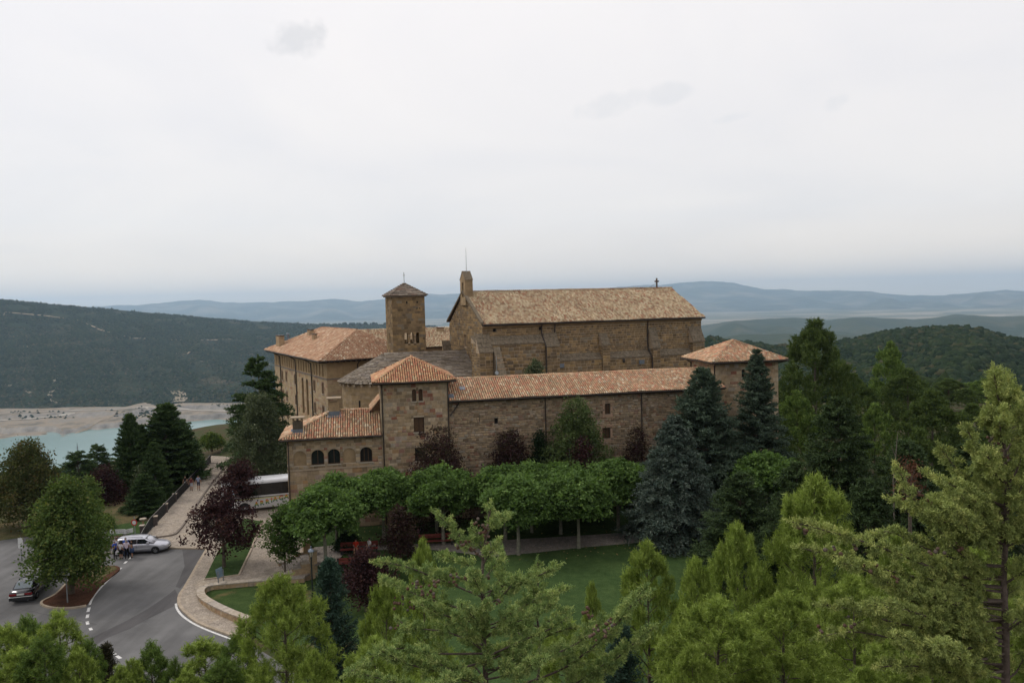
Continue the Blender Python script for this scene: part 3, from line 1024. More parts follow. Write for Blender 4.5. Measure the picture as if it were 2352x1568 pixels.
class Pieces:
    """collects alike pieces for one part: the largest become objects, the rest one joined part"""

    def __init__(s, name, templates, m, parent, limit=300):
        s.name, s.T, s.m, s.parent, s.limit = name, templates, m, parent, limit
        s.items = []

    def add(s, M3, loc, size, weight):
        s.items.append((M3, loc, size, weight))

    def flush(s):
        it = s.items
        if not it:
            return
        w = np.array([i[3] for i in it])
        order = np.argsort(-w)
        solo = set(order[:s.limit].tolist())
        meshes = [mesh_np(s.name, t[0], t[1]) for t in s.T]
        for me in meshes:
            me.materials.append(s.m)
        Vs, Fs, off = [], [], 0
        for k, (M3, loc, size, _) in enumerate(it):
            j = (k * 7 + int(abs(loc[0]) * 31)) % len(s.T)
            if k in solo:
                o = bpy.data.objects.new(s.name, meshes[j])
                COL.objects.link(o)
                o.parent = s.parent
                Mx = Matrix.Identity(4)
                for a in range(3):
                    for b in range(3):
                        Mx[a][b] = M3[a, b] * size[b]
                    Mx[a][3] = loc[a]
                o.matrix_basis = Mx
            else:
                V = (s.T[j][0] * np.array(size)) @ M3.T + np.array(loc)
                Vs.append(V)
                Fs.append(s.T[j][1] + off)
                off += len(V)
        if Vs:
            o = put(s.name, mesh_np(s.name, np.concatenate(Vs), np.concatenate(Fs)), s.m, s.parent)
            o['kind'] = 'stuff'


def wall_basis(p0, p1):
    d = np.array([p1[0] - p0[0], p1[1] - p0[1]])
    L = np.linalg.norm(d)
    d = d / L
    # columns: along wall, inward, up  (templates face -y = outward)
    return np.array([[d[0], -d[1], 0], [d[1], d[0], 0], [0, 0, 1.0]]), L


def wall_panel(mb, p0, p1, z0, z1, ops=(), depth=.32, top=None):
    """wall face with real openings; ops: (s0,s1,za,zb)"""
    B, L = wall_basis(p0, p1)
    xs = sorted({0, L, *[v for o in ops for v in o[:2]]})
    zs = sorted({z0, z1, *[v for o in ops for v in o[2:4]]})

    def P(s, z, d=0.0):
        q = B @ np.array([s, d, z])
        return (p0[0] + q[0], p0[1] + q[1], q[2])
    for i in range(len(xs) - 1):
        for j in range(len(zs) - 1):
            cx, cz = (xs[i] + xs[i + 1]) / 2, (zs[j] + zs[j + 1]) / 2
            if any(o[0] < cx < o[1] and o[2] < cz < o[3] for o in ops):
                continue
            mb.add([P(xs[i], zs[j]), P(xs[i + 1], zs[j]), P(xs[i + 1], zs[j + 1]), P(xs[i], zs[j + 1])], [(0, 1, 2, 3)])
    for o in ops:
        a, b, c, d = o[:4]
        q = [(a, c), (b, c), (b, d), (a, d)]
        for k in range(4):
            s, t = q[k], q[(k + 1) % 4]
            mb.add([P(*s), P(*s, depth), P(*t, depth), P(*t)], [(0, 1, 2, 3)])


def lay_stones(pc, p0, p1, z0, z1, ops=(), course=(.26, .42), length=(.35, .75), gap=.022, proud=.022, zfun=None, wbias=1.0):
    B, L = wall_basis(p0, p1)
    z = z0
    while z < z1 - .08:
        h = random.uniform(*course)
        if z + h > z1 - .12:
            h = z1 - z
        zm = z + h / 2
        ivs = [(0.0, L)]
        if zfun:
            a, b = zfun(zm)
            ivs = [(a, b)] if b - a > .2 else []
        for o in ops:
            if o[2] - .03 < zm + h * .3 and o[3] + .03 > zm - h * .3:
                nv = []
                for a, b in ivs:
                    if o[1] <= a or o[0] >= b:
                        nv.append((a, b))
                    else:
                        if o[0] - a > .06:
                            nv.append((a, o[0]))
                        if b - o[1] > .06:
                            nv.append((o[1], b))
                ivs = nv
        for a, b in ivs:
            s = a
            while s < b - .04:
                l = random.uniform(*length)
                if b - (s + l) < length[0] * .6:
                    l = b - s
                if l > .06:
                    q = B @ np.array([s + l / 2, 0, zm])
                    pr = proud * random.uniform(.45, 1.5)
                    pc.add(B, (p0[0] + q[0], p0[1] + q[1], q[2]), (max(l - gap, .03), pr, max(h - gap, .03)), l * h * wbias)
                s += l
        z += h


def opening_fill(parent, p0, p1, o, name, m, depth=.26, arch=False, frame_m=None, sill=True, leaf=2, spand=None, proud=.03):
    """window or shutter set back in an opening, with sill; arched head filled with a stone spandrel"""
    B, L = wall_basis(p0, p1)
    a, b, c, d = o[:4]

    def P(s, z, y):
        q = B @ np.array([s, y, z])
        return (p0[0] + q[0], p0[1] + q[1], q[2])

    def boxl(mb, s0, s1, za, zb, y0, y1):
        v = [P(s, z, y) for z in (za, zb) for (s, y) in ((s0, y0), (s1, y0), (s1, y1), (s0, y1))]
        mb.add(v, [(3, 2, 1, 0), (4, 5, 6, 7), (0, 1, 5, 4), (1, 2, 6, 5), (2, 3, 7, 6), (3, 0, 4, 7)])
    mb = MB()
    boxl(mb, a - .02, b + .02, c - .02, d + .02, depth, depth + .05)
    w = mb.build(name, m, parent)
    if leaf:
        fr = MB()
        t = .055
        boxl(fr, a, a + t, c, d, depth - .05, depth)
        boxl(fr, b - t, b, c, d, depth - .05, depth)
        for k in range(1, leaf):
            s = a + (b - a) * k / leaf
            boxl(fr, s - t / 2, s + t / 2, c, d, depth - .045, depth)
        boxl(fr, a + t, b - t, d - t, d, depth - .045, depth)
        boxl(fr, a + t, b - t, c, c + t, depth - .045, depth)
        fr.build('frame', frame_m or M_shutter, w)
    if sill:
        sb = MB()
        boxl(sb, a - .08, b + .08, c - .11, c, -proud - .06, depth - .05)
        sb.build('sill', M_sill, w)
    if arch:
        r = (b - a) / 2
        zc_ = d - r
        sp = MB()
        for sgn in (-1, 1):
            pts = [((a + b) / 2 + sgn * r, d)]
            for k in range(9):
                th = math.pi / 2 * k / 8
                pts.append(((a + b) / 2 + sgn * r * math.sin(th), zc_ + r * math.cos(th)))
            n = len(pts)
            for y, rev in ((-proud * .6, sgn > 0), (depth - .06, sgn < 0)):
                v = [P(s, z, y) for s, z in pts]
                fs = [(0, k, k + 1) if not rev else (0, k + 1, k) for k in range(1, n - 1)]
                sp.add(v, fs)
            v = [P(s, z, y) for s, z in pts[1:] for y in (-proud * .6, depth - .06)]
            sp.add(v, [(2 * k, 2 * k + 1, 2 * k + 3, 2 * k + 2) for k in range(n - 2)])
        sp.build('arch_head', spand or M_dressed, w)
    return w


def roof_plane(mb, poly):
    mb.add(poly, [tuple(range(len(poly)))])


def in_poly(p, poly):
    x, y = p
    c = False
    n = len(poly)
    for i in range(n):
        x1, y1 = poly[i]
        x2, y2 = poly[(i + 1) % n]
        if (y1 > y) != (y2 > y) and x < (x2 - x1) * (y - y1) / (y2 - y1) + x1:
            c = not c
    return c


def lay_tiles(pc, poly, step=.225, row=.36, wb=1.0, grow=.02, lift=.0):
    """barrel tiles over a roof plane; poly[0]->poly[1] is the eave, seen from outside left to right"""
    P = [np.array(p, float) for p in poly]
    e = P[1] - P[0]
    e[2] = 0
    e /= np.linalg.norm(e)
    n = np.cross(P[1] - P[0], P[-1] - P[0])
    n /= np.linalg.norm(n)
    s = np.cross(n, e)
    q = [((p - P[0]) @ e, (p - P[0]) @ s) for p in P]
    amin, amax = min(a for a, _ in q), max(a for a, _ in q)
    bmax = max(b for _, b in q)
    M3 = np.stack([e, s, n], 1)
    na_ = int((amax - amin) / step)
    for i in range(na_ + 1):
        a = amin + (i + .5) * step
        for k in range(int(bmax / row) + 1):
            b = k * row - .05
            if in_poly((a, max(b, .02) + .12), q):
                t = random.uniform(-.035, .035)
                tl = np.array([[math.cos(t), -math.sin(t), 0], [math.sin(t), math.cos(t), 0], [0, 0, 1]])
                loc = P[0] + e * (a + random.uniform(-.008, .008)) + s * (b + random.uniform(-.02, .02)) + n * (.012 + lift + random.uniform(0, .012) + .03 * math.sin(a * .55 + b * .9 + P[0][0]) + .02 * math.sin(a * 1.7 - b * 1.1))
                pc.add(M3 @ tl, loc, (1, 1, 1), wb * random.uniform(.9, 1.1))


def ridge_tiles(pc, a, b, wb=1.0, scale=1.25):
    a, b = np.array(a, float), np.array(b, float)
    d = b - a
    L = np.linalg.norm(d)
    d /= L
    e = np.cross(d, (0, 0, 1.0))
    e /= np.linalg.norm(e)
    n = np.cross(e, d)
    M3 = np.stack([e, d, n], 1)
    for k in range(int(L / .36)):
        pc.add(M3, a + d * (k * .36) + n * .03, (scale, 1, scale), wb)


def gutter(parent, pts, r=.075, name='gutter'):
    MB().tube(pts, r, 6).build(name, M_gutter, parent)


def downpipe(parent, pts, r=.06):
    MB().tube(pts, r, 6).build('downpipe', M_gutter, parent)


WB = (-15.93, 73.83)
WA = RAD(11.)
B0 = TZ - .3


def chimney(parent, u, v, zb, zt, w=.45, d=.4, m=None):
    mb = MB().box(u - w, u + w, v - d, v + d, zb, zt - .42)
    c = mb.build('chimney', m or M_ashlar, parent)
    p = MB()
    for su in (-1, 1):
        for sv in (-1, 1):
            p.box(u + su * w - (.14 if su > 0 else 0), u + su * w + (.14 if su < 0 else 0), v + sv * d - (.14 if sv > 0 else 0), v + sv * d + (.14 if sv < 0 else 0), zt - .417, zt - .105)
    p.build('cap_support', M_ashlar, c)
    MB().box(u - w - .2, u + w + .2, v - d - .2, v + d + .2, zt - .10, zt).build('cap_slab', M_dressed, c)
    MB().box(u - w - .03, u + w + .03, v - d - .03, v + d + .03, zb, zb + .42).build('flashing', M_lead, c)
    MB().add([(u - w - .22, v - d - .26, zb - .12), (u + w + .22, v - d - .26, zb - .12), (u + w + .22, v + d, zb + .36), (u - w - .22, v + d, zb + .36)], [(0, 1, 2, 3)]).build('flashing_apron', M_lead, c)
    return c


def simple_walls(mb, u0, u1, v0, v1, z0, z1, skip=()):
    for nme, a, b in (('f', (u0, v0), (u1, v0)), ('r', (u1, v0), (u1, v1)), ('b', (u1, v1), (u0, v1)), ('l', (u0, v1), (u0, v0))):
        if nme not in skip:
            wall_panel(mb, a, b, z0, z1)


def quoins(parent, u, v, z0, z1, su, m):
    """alternating dressed corner blocks"""
    z, k = z0, 0
    while z < z1 - .2:
        h = random.uniform(.30, .42)
        a, b = (.55, .30) if k % 2 else (.32, .5)
        x0, x1 = (u - .028, u + a) if su > 0 else (u - a, u + .028)
        MB().box(x0, x1, v - .03, v + b, z, min(z + h - .018, z1)).build('quoin', m, parent)
        z += h
        k += 1


# ---------------------------------------------------------------- lodge, the low house at the left end
lodge = thing('gatehouse', 'low stone house with five round arches and two chimneys beside the white coach', 'house', (*WB, 0), WA)
ops = [(-3.42 + .48 + 5.75 - .48 - .36 + 0, 0, 0, 0)]
ARCH = [(-5.18, -4.0), (-3.56, -2.36), (-2.02, -.86), (-.60, .60), (1.02, 2.18)]
U0, U1, V1 = -5.75, 3.15, 6.4
aops = [(a - U0, b - U0, 6.78, 8.22) for a, b in ARCH]
mb = MB()
wall_panel(mb, (U0, 0), (U1, 0), B0, 9.2, aops)
wall_panel(mb, (U0, V1), (U0, 0), B0, 9.2)
wall_panel(mb, (U1, V1), (U0, V1), B0, 9.2)
lw = mb.build('wall', M_mortar_pale, lodge)
pc = Pieces('stone', T_BLOCK, M_stone, lw, 220)
lay_stones(pc, (U0, 0), (U1, 0), B0, 6.28, (), (.30, .48), (.4, .95))
lay_stones(pc, (U0, 0), (U1, 0), 6.44, 9.18, aops, (.22, .36), (.35, .8))
lay_stones(pc, (U0, V1), (U0, 0), B0, 9.18, (), (.28, .45), (.4, .9), wbias=.4)
pc.flush()
MB().box(U0 - .07, U1, -.09, .02, 6.29, 6.42).build('string_course', M_dressed, lodge)
for k, o in enumerate(aops):
    blind = k in (0, 3)
    opening_fill(lodge, (U0, 0), (U1, 0), o, 'blind_arch' if blind else 'arched_window', M_ashlar if blind else (M_glass if k != 4 else M_dark), depth=.10 if blind else .27, arch=True, leaf=0 if blind else (2 if k != 4 else 3), sill=not blind, spand=M_stone if not blind else M_dressed)
ez, rz_, rv = 9.40, 11.45, 3.1
E0, E1, F0, F1 = U0 - .62, U1 + .0, -.58, V1 + .5
rl = -1.55
mb = MB()
front = [(E0, F0, ez), (E1, F0, ez), (E1, rv, rz_), (rl, rv, rz_)]
left = [(E0, F1, ez), (E0, F0, ez), (rl, rv, rz_)]
back = [(E1, F1, ez), (E0, F1, ez), (rl, rv, rz_), (E1, rv, rz_)]
for p in (front, left, back):
    roof_plane(mb, p)
rf = mb.build('roof', M_under, lodge)
pc = Pieces('roof_tile', T_TILE, M_tile, rf, 300)
lay_tiles(pc, front, wb=2)
lay_tiles(pc, left)
lay_tiles(pc, back, wb=.1)
ridge_tiles(pc, (rl, rv, rz_ + .02), (E1, rv, rz_ + .02))
ridge_tiles(pc, (E0, F0, ez + .02), (rl, rv, rz_ + .02))
ridge_tiles(pc, (E0, F1, ez + .02), (rl, rv, rz_ + .02))
pc.flush()
MB().box(E0 + .05, E1, F0 + .05, F1 - .05, ez - .17, ez - .035).build('eave_board', M_eave, lodge)
gutter(lodge, [(E0, F0 - .07, ez - .05), (E1 - .05, F0 - .07, ez - .07)])
downpipe(lodge, [(U0 + .12, F0 - .07, ez - .08), (U0 + .12, -.16, ez - .5), (U0 + .12, -.16, B0 + .1)])
chimney(lodge, -4.72, .55, 9.85, 11.42, m=mat('sooty_stone', (.085, .07, .052), noise=(3, .4), spec=.1))
chimney(lodge, -1.35, 2.75, 11.1, 12.86, .50)
# small lean-to against the tower, behind the house
lt = [(2.2, 6.8, 11.4), (2.2, 2.2, 11.4), (3.14, 2.2, 12.55), (3.14, 6.8, 12.55)]
lean = thing('lean_to', 'small tiled lean-to roof tucked between the front tower and the round apse', 'annex', (*WB, 0), WA)
mb = MB()
wall_panel(mb, (2.45, 6.6), (2.45, 2.4), 8.9, 11.6)
wall_panel(mb, (2.45, 2.4), (3.15, 2.4), 8.9, 11.6)
mb.build('wall', M_ashlar, lean)
r2 = MB()
roof_plane(r2, lt)
r2.add([(2.2, 2.2, 11.4), (3.14, 2.2, 11.4), (3.14, 2.2, 12.55)], [(0, 1, 2)])
r2 = r2.build('roof', M_under, lean)
pc = Pieces('roof_tile', T_TILE, M_tile, r2, 100)
lay_tiles(pc, lt)
pc.flush()
gutter(lean, [(2.12, 6.8, 11.34), (2.12, 2.15, 11.32)])

# ---------------------------------------------------------------- square front tower
tower = thing('tower', 'square stone tower with a twin arched window and hipped tile roof at the front', 'tower', (*WB, 0), WA)
U0, U1, V0, V1 = 3.15, 9.7, -.18, 6.4
ZT = 14.2
tops = [(6.17, 6.57, 12.45, 13.62), (6.80, 7.20, 12.45, 13.62), (6.25, 7.27, 9.42, 10.86), (6.28, 7.28, 6.55, 7.9)]
o = [(a - U0, b - U0, c, d) for a, b, c, d in tops]
mb = MB()
wall_panel(mb, (U0, V0), (U1, V0), B0, ZT, o)
wall_panel(mb, (U0, V1), (U0, V0), B0, ZT)
wall_panel(mb, (U1, V0), (U1, V1), B0, ZT)
wall_panel(mb, (U1, V1), (U0, V1), B0, ZT)
tw = mb.build('wall', M_mortar_pale, tower)
pc = Pieces('stone', T_BLOCK, M_stone, tw, 300)
lay_stones(pc, (U0, V0), (U1, V0), B0, ZT, o, (.24, .40), (.28, .72), gap=.02)
lay_stones(pc, (U0, V1), (U0, V0), 9.0, ZT, (), (.26, .42), (.3, .8), wbias=.3)
lay_stones(pc, (U1, V0), (U1, V1), 11.5, ZT, (), (.26, .42), (.3, .8), wbias=.2)
pc.flush()
for k, q in enumerate(o):
    opening_fill(tower, (U0, V0), (U1, V0), q, 'arched_window' if k < 2 else 'window', M_shutter if k < 3 else M_dark, arch=k < 2, leaf=1 if k < 2 else 2, spand=M_stone, frame_m=mat('dark_brown_wood', (.04, .024, .014), noise=(9, .3), rough=.6))
quoins(tower, U0, V0, 8.5, ZT, 1, mat('quoin_stone', stops=[(0, (.27, .21, .14)), (.5, (.34, .27, .18)), (1, (.38, .31, .22))], rough=.95, noise=(3, .25), spec=.1))
quoins(tower, U1, V0, 8.5, ZT, -1, MATS['quoin_stone'])
ez, az_ = 14.42, 16.5
E0, E1, F0, F1 = U0 - .72, U1 + .78, V0 - .62, V1 + .72
ap = ((E0 + E1) / 2 - .05, (F0 + F1) / 2, az_)
mb = MB()
faces = [[(E0, F0, ez), (E1, F0, ez), ap], [(E1, F0, ez), (E1, F1, ez), ap], [(E1, F1, ez), (E0, F1, ez), ap], [(E0, F1, ez), (E0, F0, ez), ap]]
for p in faces:
    roof_plane(mb, p)
rf = mb.build('roof', M_under, tower)
pc = Pieces('roof_tile', T_TILE, mat('clay_tile_red', stops=[(0, (.46, .21, .125)), (.15, (.56, .31, .17)), (.3, (.50, .205, .13)), (.45, (.66, .43, .23)), (.6, (.42, .19, .115)), (.75, (.62, .38, .21)), (.9, (.40, .28, .165)), (1, (.70, .55, .34))], rough=.85, noise=(5, .2), spec=.2), rf, 300)
for k, p in enumerate(faces):
    lay_tiles(pc, p, wb=(2, .5, .1, .6)[k])
for c in ((E0, F0), (E1, F0), (E1, F1), (E0, F1)):
    ridge_tiles(pc, (*c, ez + .02), (ap[0], ap[1], ap[2] + .03), wb=1.2)
pc.flush()
MB().box(E0 + .06, E1 - .06, F0 + .06, F1 - .06, ez - .2, ez - .035).build('eave_board', M_eave, tower)
gutter(tower, [(E0, F0 - .06, ez - .06), (E1, F0 - .06, ez - .08)])
downpipe(tower, [(U0 + .14, F0 - .05, ez - .1), (U0 + .14, V0 - .1, ez - .6), (U0 + .14, V0 - .1, B0 + .1)], .07)
downpipe(tower, [(U1 - .05, F0 - .05, ez - .1), (U1 - .05, V0 - .1, ez - .6), (U1 - .05, V0 - .1, B0 + .1)], .07)

# ---------------------------------------------------------------- long wing
wing = thing('wing', 'long low rubble stone wing with orange tiled roof between the two towers', 'building', (*WB, 0), WA)
U0, U1, V1 = 9.7, 38.35, 8.6
ZT = 12.1
wops = [(14.24, 14.62, 9.76, 10.36), (25.72, 26.32, 10.12, 11.22), (25.42, 26.28, 7.62, 8.72), (12.72, 12.78, 10.0, 10.75), (31.45, 31.51, 9.9, 10.7)]
o = [(a - U0, b - U0, c, d) for a, b, c, d in wops]
mb = MB()
wall_panel(mb, (U0, 0), (U1, 0), B0, ZT, o)
wall_panel(mb, (U1, 0), (U1, V1), B0, ZT)
wall_panel(mb, (U1, V1), (U0, V1), B0, ZT)
ww = mb.build('wall', M_mortar, wing)
pc = Pieces('stone', T_RUB, M_rubble, ww, 300)
lay_stones(pc, (U0, 0), (U1, 0), B0, 6.2, o, (.26, .42), (.3, .75), gap=.04, proud=.05)
lay_stones(pc, (U0, 0), (U1, 0), 6.2, ZT, o, (.11, .27), (.18, .58), gap=.032, proud=.05)
pc.flush()
for k, q in enumerate(o):
    w = opening_fill(wing, (U0, 0), (U1, 0), q, 'window' if k < 3 else 'slit', M_shutter if k in (1, 2) else M_dark, leaf=2 if k in (1, 2) else 0, sill=False, frame_m=M_eave)
    if k in (1, 2):
        a, b, c, d = wops[k]
        fr = MB().box(a - .22, a, -.05, .05, c - .05, d + .05).box(b, b + .22, -.05, .05, c - .05, d + .05).box(a - .28, b + .28, -.055, .05, d + .053, d + .36).box(a - .25, b + .25, -.06, .05, c - .28, c - .053)
        fr.build('stone_surround', mat('pinkish_dressed_stone', (.35, .235, .165), noise=(4, .2), spec=.1), w)
ez, rz_, rv = 12.36, 13.98, 4.3
E0, E1, F0, F1 = U0 - .05, U1 + .45, -.62, V1 + .4
front = [(E0 + .1, F0, ez), (E1, F0, ez), (E1, rv, rz_), (E0 + .1, rv, rz_)]
back = [(E1, F1, ez), (E0, F1, ez), (E0, rv, rz_), (E1, rv, rz_)]
mb = MB()
roof_plane(mb, front)
roof_plane(mb, back)
mb.add([(E1, F0, ez), (E1, F1, ez), (E1, rv, rz_)], [(0, 1, 2)])
rf = mb.build('roof', M_under, wing)
pc = Pieces('roof_tile', T_TILE, M_tile, rf, 300)
lay_tiles(pc, front, wb=2)
lay_tiles(pc, back, wb=.1)
ridge_tiles(pc, (E0, rv, rz_ + .02), (E1, rv, rz_ + .02))
pc.flush()
# raised left end of the roof against the tower, and the two skylights
MB().box(E0 + .05, E1 - .05, F0 + .05, F1 - .05, ez - .2, ez - .035).build('eave_board', M_eave, wing)
sl_ = (rz_ - ez) / (rv - F0)
for a, v in ((11.35, 1.9), (10.0, .3)):
    z = ez + (v - F0) * sl_
    MB().add([(a - .28, v - .4, z + .14 - .4 * sl_), (a + .28, v - .4, z + .14 - .4 * sl_), (a + .28, v + .3, z + .14 + .3 * sl_), (a - .28, v + .3, z + .14 + .3 * sl_),
              (a - .28, v - .4, z - .1 - .4 * sl_), (a + .28, v - .4, z - .1 - .4 * sl_), (a + .28, v + .3, z - .1 + .3 * sl_), (a - .28, v + .3, z - .1 + .3 * sl_)],
             [(0, 1, 2, 3), (4, 5, 1, 0), (5, 6, 2, 1), (6, 7, 3, 2), (7, 4, 0, 3)]).build('skylight', M_lead, wing)
gutter(wing, [(E0 + .1, F0 - .07, ez - .06), (E1, F0 - .07, ez - .05)])
downpipe(wing, [(U0 + 1.0, F0 - .07, ez - .12), (U0 + .9, -.14, ez - .5), (U0 + .12, -.33, ez - 1.5)], .07)
for a in (19.45, 29.65):
    downpipe(wing, [(a, F0 - .05, ez - .1), (a, -.16, ez - .35), (a, -.16, B0 + .1)], .065)

# ---------------------------------------------------------------- right-hand pavilion
pav = thing('pavilion', 'stone corner pavilion with pyramid tile roof at the right end', 'tower', (*WB, 0), WA)
U0, U1, V0, V1 = 38.15, 45.25, .25, 6.6
ZT = 14.78
o = [(41.05 - U0, 41.45 - U0, 13.2, 14.1)]
ol = [(V1 - 6.0, V1 - 5.72, 13.5, 14.25)]
mb = MB()
wall_panel(mb, (U0, V0), (U1, V0), B0, ZT, o)
wall_panel(mb, (U0, V1), (U0, V0), B0, ZT, ol)
wall_panel(mb, (U1, V0), (U1, V1), B0, ZT)
wall_panel(mb, (U1, V1), (U0, V1), B0, ZT)
pw = mb.build('wall', M_mortar_pale, pav)
pc = Pieces('stone', T_BLOCK, M_stone, pw, 240)
lay_stones(pc, (U0, V0), (U1, V0), 5.5, ZT, o, (.26, .40), (.35, .95), gap=.018)
lay_stones(pc, (U0, V1), (U0, V0), 11.5, ZT, ol, (.24, .36), (.35, .9), gap=.018)
pc.flush()
opening_fill(pav, (U0, V0), (U1, V0), o[0], 'arched_window', M_dark, arch=True, leaf=1, spand=M_stone)
opening_fill(pav, (U0, V1), (U0, V0), ol[0], 'window', M_shutter, leaf=1, sill=False)
quoins(pav, U0, V0, 8.5, ZT, 1, MATS['quoin_stone'])
quoins(pav, U1, V0, 6.5, ZT, -1, MATS['quoin_stone'])
ez, az_ = 15.02, 17.0
E0, E1, F0, F1 = U0 - .78, U1 + .68, V0 - .85, V1 + .75
ap = ((E0 + E1) / 2 - .0, (F0 + F1) / 2, az_)
faces = [[(E0, F0, ez), (E1, F0, ez), ap], [(E1, F0, ez), (E1, F1, ez), ap], [(E1, F1, ez), (E0, F1, ez), ap], [(E0, F1, ez), (E0, F0, ez), ap]]
mb = MB()
for p in faces:
    roof_plane(mb, p)
rf = mb.build('roof', M_under, pav)
pc = Pieces('roof_tile', T_TILE, M_tile, rf, 300)
for k, p in enumerate(faces):
    lay_tiles(pc, p, wb=(2, .1, .1, 1.8)[k])
for c in ((E0, F0), (E1, F0), (E1, F1), (E0, F1)):
    ridge_tiles(pc, (*c, ez + .02), (ap[0], ap[1], ap[2] + .03))
pc.flush()
MB().box(E0 + .06, E1 - .06, F0 + .06, F1 - .06, ez - .18, ez - .035).build('eave_board', M_eave, pav)
gutter(pav, [(E0 - .05, F1, ez - .06), (E0 - .05, F0 - .05, ez - .07), (E1 + .05, F0 - .05, ez - .06), (E1 + .05, F1, ez - .06)])
downpipe(pav, [(E0 + .3, F0 - .02, ez - .1), (U0 - .1, V0 + .2, ez - .45), (U0 - .1, V0 + .2, 12.7)], .08)
downpipe(pav, [(E0 - .05, V1 - .5, ez - .1), (U0 - .1, V1 - .2, ez - .5), (U0 - .1, V1 - .2, 12.9)], .08)
downpipe(pav, [(E1, F0, ez - .1), (U1 + .1, V0 + .1, ez - .4)], .07)

# ---------------------------------------------------------------- church
CP = (-3.83, 100.0)
CA = RAD(20.)
church = thing('church', 'big stone church with long tiled gable roof and buttresses', 'church', (*CP, 0), CA)
L, WD, ZE, ZR, RV = 33.1, 15.85, 18.75, 23.28, 7.75
CB = 3.0
mb = MB()
sops = [(1.45, 1.95, 17.95, 18.4), (7.9, 8.4, 17.95, 18.4)]
wall_panel(mb, (0, 0), (L, 0), CB, ZE, sops)
wall_panel(mb, (L, 0), (L, WD), CB, ZE)
wall_panel(mb, (L, WD), (0, WD), CB, ZE)
gops = [(WD - 8.3, WD - 7.3, 15.75, 17.5)]
wall_panel(mb, (0, WD), (0, 0), CB, ZE, gops)
sl0 = [(WD - 10.28, WD - 10.06, 18.76, 19.5)]
# gables
for u, fl in ((0., False), (L, True)):
    v = [(u, WD, ZE), (u, 0, ZE), (u, RV, ZR + .1)]
    mb.add(v, [(0, 1, 2)] if not fl else [(2, 1, 0)])
joint = mat('church_joint', (.36, .28, .195), noise=(2, .25), spec=.1)
cw = mb.build('wall', joint, church)
pc = Pieces('stone', T_BLOCK, M_church, cw, 300)
lay_stones(pc, (0, 0), (8.4, 0), CB + 7, 18.5, sops, (.26, .42), (.45, .9), gap=.04, proud=.035)
lay_stones(pc, (8.4, 0), (L, 0), CB + 7, 18.35, (), (.26, .40), (.36, .72), gap=.05, proud=.035)


def gab(z):
    if z < ZE:
        return (0, WD)
    k = (z - ZE) / (ZR - ZE)
    return (k * (WD - RV) + .1, WD - k * RV - .1)


lay_stones(pc, (0, WD), (0, 0), 13.5, ZR - .3, gops + sl0, (.28, .4), (.5, 1.0), gap=.014, proud=.012, zfun=gab, wbias=.3)
pc.flush()
opening_fill(church, (0, WD), (0, 0), gops[0], 'arched_window', M_plaster, arch=True, leaf=0, sill=False, depth=.28, spand=M_ashlar)
MB().box(-.02, .05, 10.07, 10.28, 18.76, 19.5).build('slit_window', M_dark, church)
for q in sops:
    opening_fill(church, (0, 0), (L, 0), q, 'putlog_opening', M_dark, leaf=0, sill=False)
MB().extrude([(-.05, 18.42), (-.30, 18.62), (-.30, 18.72), (.02, 18.72), (.02, 18.42)], 0, 0, L).build('cornice', M_ashlar, church)


def weathering(parent, u0, u1, v0, v1, zt, zb, m=M_lichen, zlow=10.0, wall_m=None, stones=True, st=.28):
    """thickened lower wall or buttress: stones below, sloping slab course on top"""
    b = MB()
    b.add([(u0, v0, zlow), (u1, v0, zlow), (u1, v0, zb), (u0, v0, zb), (u0, v1, zlow), (u1, v1, zlow), (u1, v1, zt), (u0, v1, zt)],
          [(0, 1, 2, 3), (1, 5, 6, 2), (4, 0, 3, 7)])
    o = b.build('buttress' if u1 - u0 < 4 else 'aisle_wall', wall_m or joint, parent)
    if stones:
        p = Pieces('stone', T_BLOCK, M_church, o, 40)
        lay_stones(p, (u0, v0), (u1, v0), zlow, zb - .05, (), (st * 1.15, st * 1.75), (.45, .95), gap=.055, proud=.035)
        lay_stones(p, (u0, v1), (u0, v0), zlow, zb - .05, (), (st, st * 1.45), (.35, .6), gap=.035, proud=.025, wbias=.5)
        p.flush()
    n = max(2, int((v1 - v0) / .35))
    s = MB()
    for k in range(n):
        a, c = k / n, (k + 1) / n
        va, vc = v0 - .12 + (v1 - v0 + .12) * a, v0 - .12 + (v1 - v0 + .12) * c + .06
        za, zc2 = zb + (zt - zb) * a, zb + (zt - zb) * c + .02
        uu = u0 - .08
        while uu < u1 + .05:
            l = random.uniform(.5, .95)
            if u1 + .08 - uu - l < .4:
                l = u1 + .08 - uu
            j = random.uniform(-.02, .03)
            s.add([(uu, va, za + j), (uu + l - .02, va, za + j), (uu + l - .02, vc, zc2 + j), (uu, vc, zc2 + j), (uu, va, za + .12 + j), (uu + l - .02, va, za + .12 + j), (uu + l - .02, vc, zc2 + .10 + j), (uu, vc, zc2 + .10 + j)],
                  [(3, 2, 1, 0), (4, 5, 6, 7), (0, 1, 5, 4), (1, 2, 6, 5), (2, 3, 7, 6), (3, 0, 4, 7)])
            uu += l
    sc = s.build('slab_course', m, o)
    sc['kind'] = 'stuff'
    return o


weathering(church, .95, 8.35, -1.0, -.02, 17.35, 16.3)
weathering(church, 8.5, 10.3, -1.25, -.02, 17.5, 15.75, st=.3)
weathering(church, 10.4, 16.7, -.85, -.02, 14.6, 13.75)
weathering(church, 16.75, 17.85, -1.1, -.02, 17.2, 15.6)
weathering(church, 17.9, 24.4, -.85, -.02, 14.6, 13.75)
weathering(church, 24.45, 25.55, -1.3, -.02, 17.8, 14.9)
weathering(church, 25.6, 30.95, -.85, -.02, 14.6, 13.75)
weathering(church, 31.0, 32.9, -1.1, -.02, 17.6, 15.5)
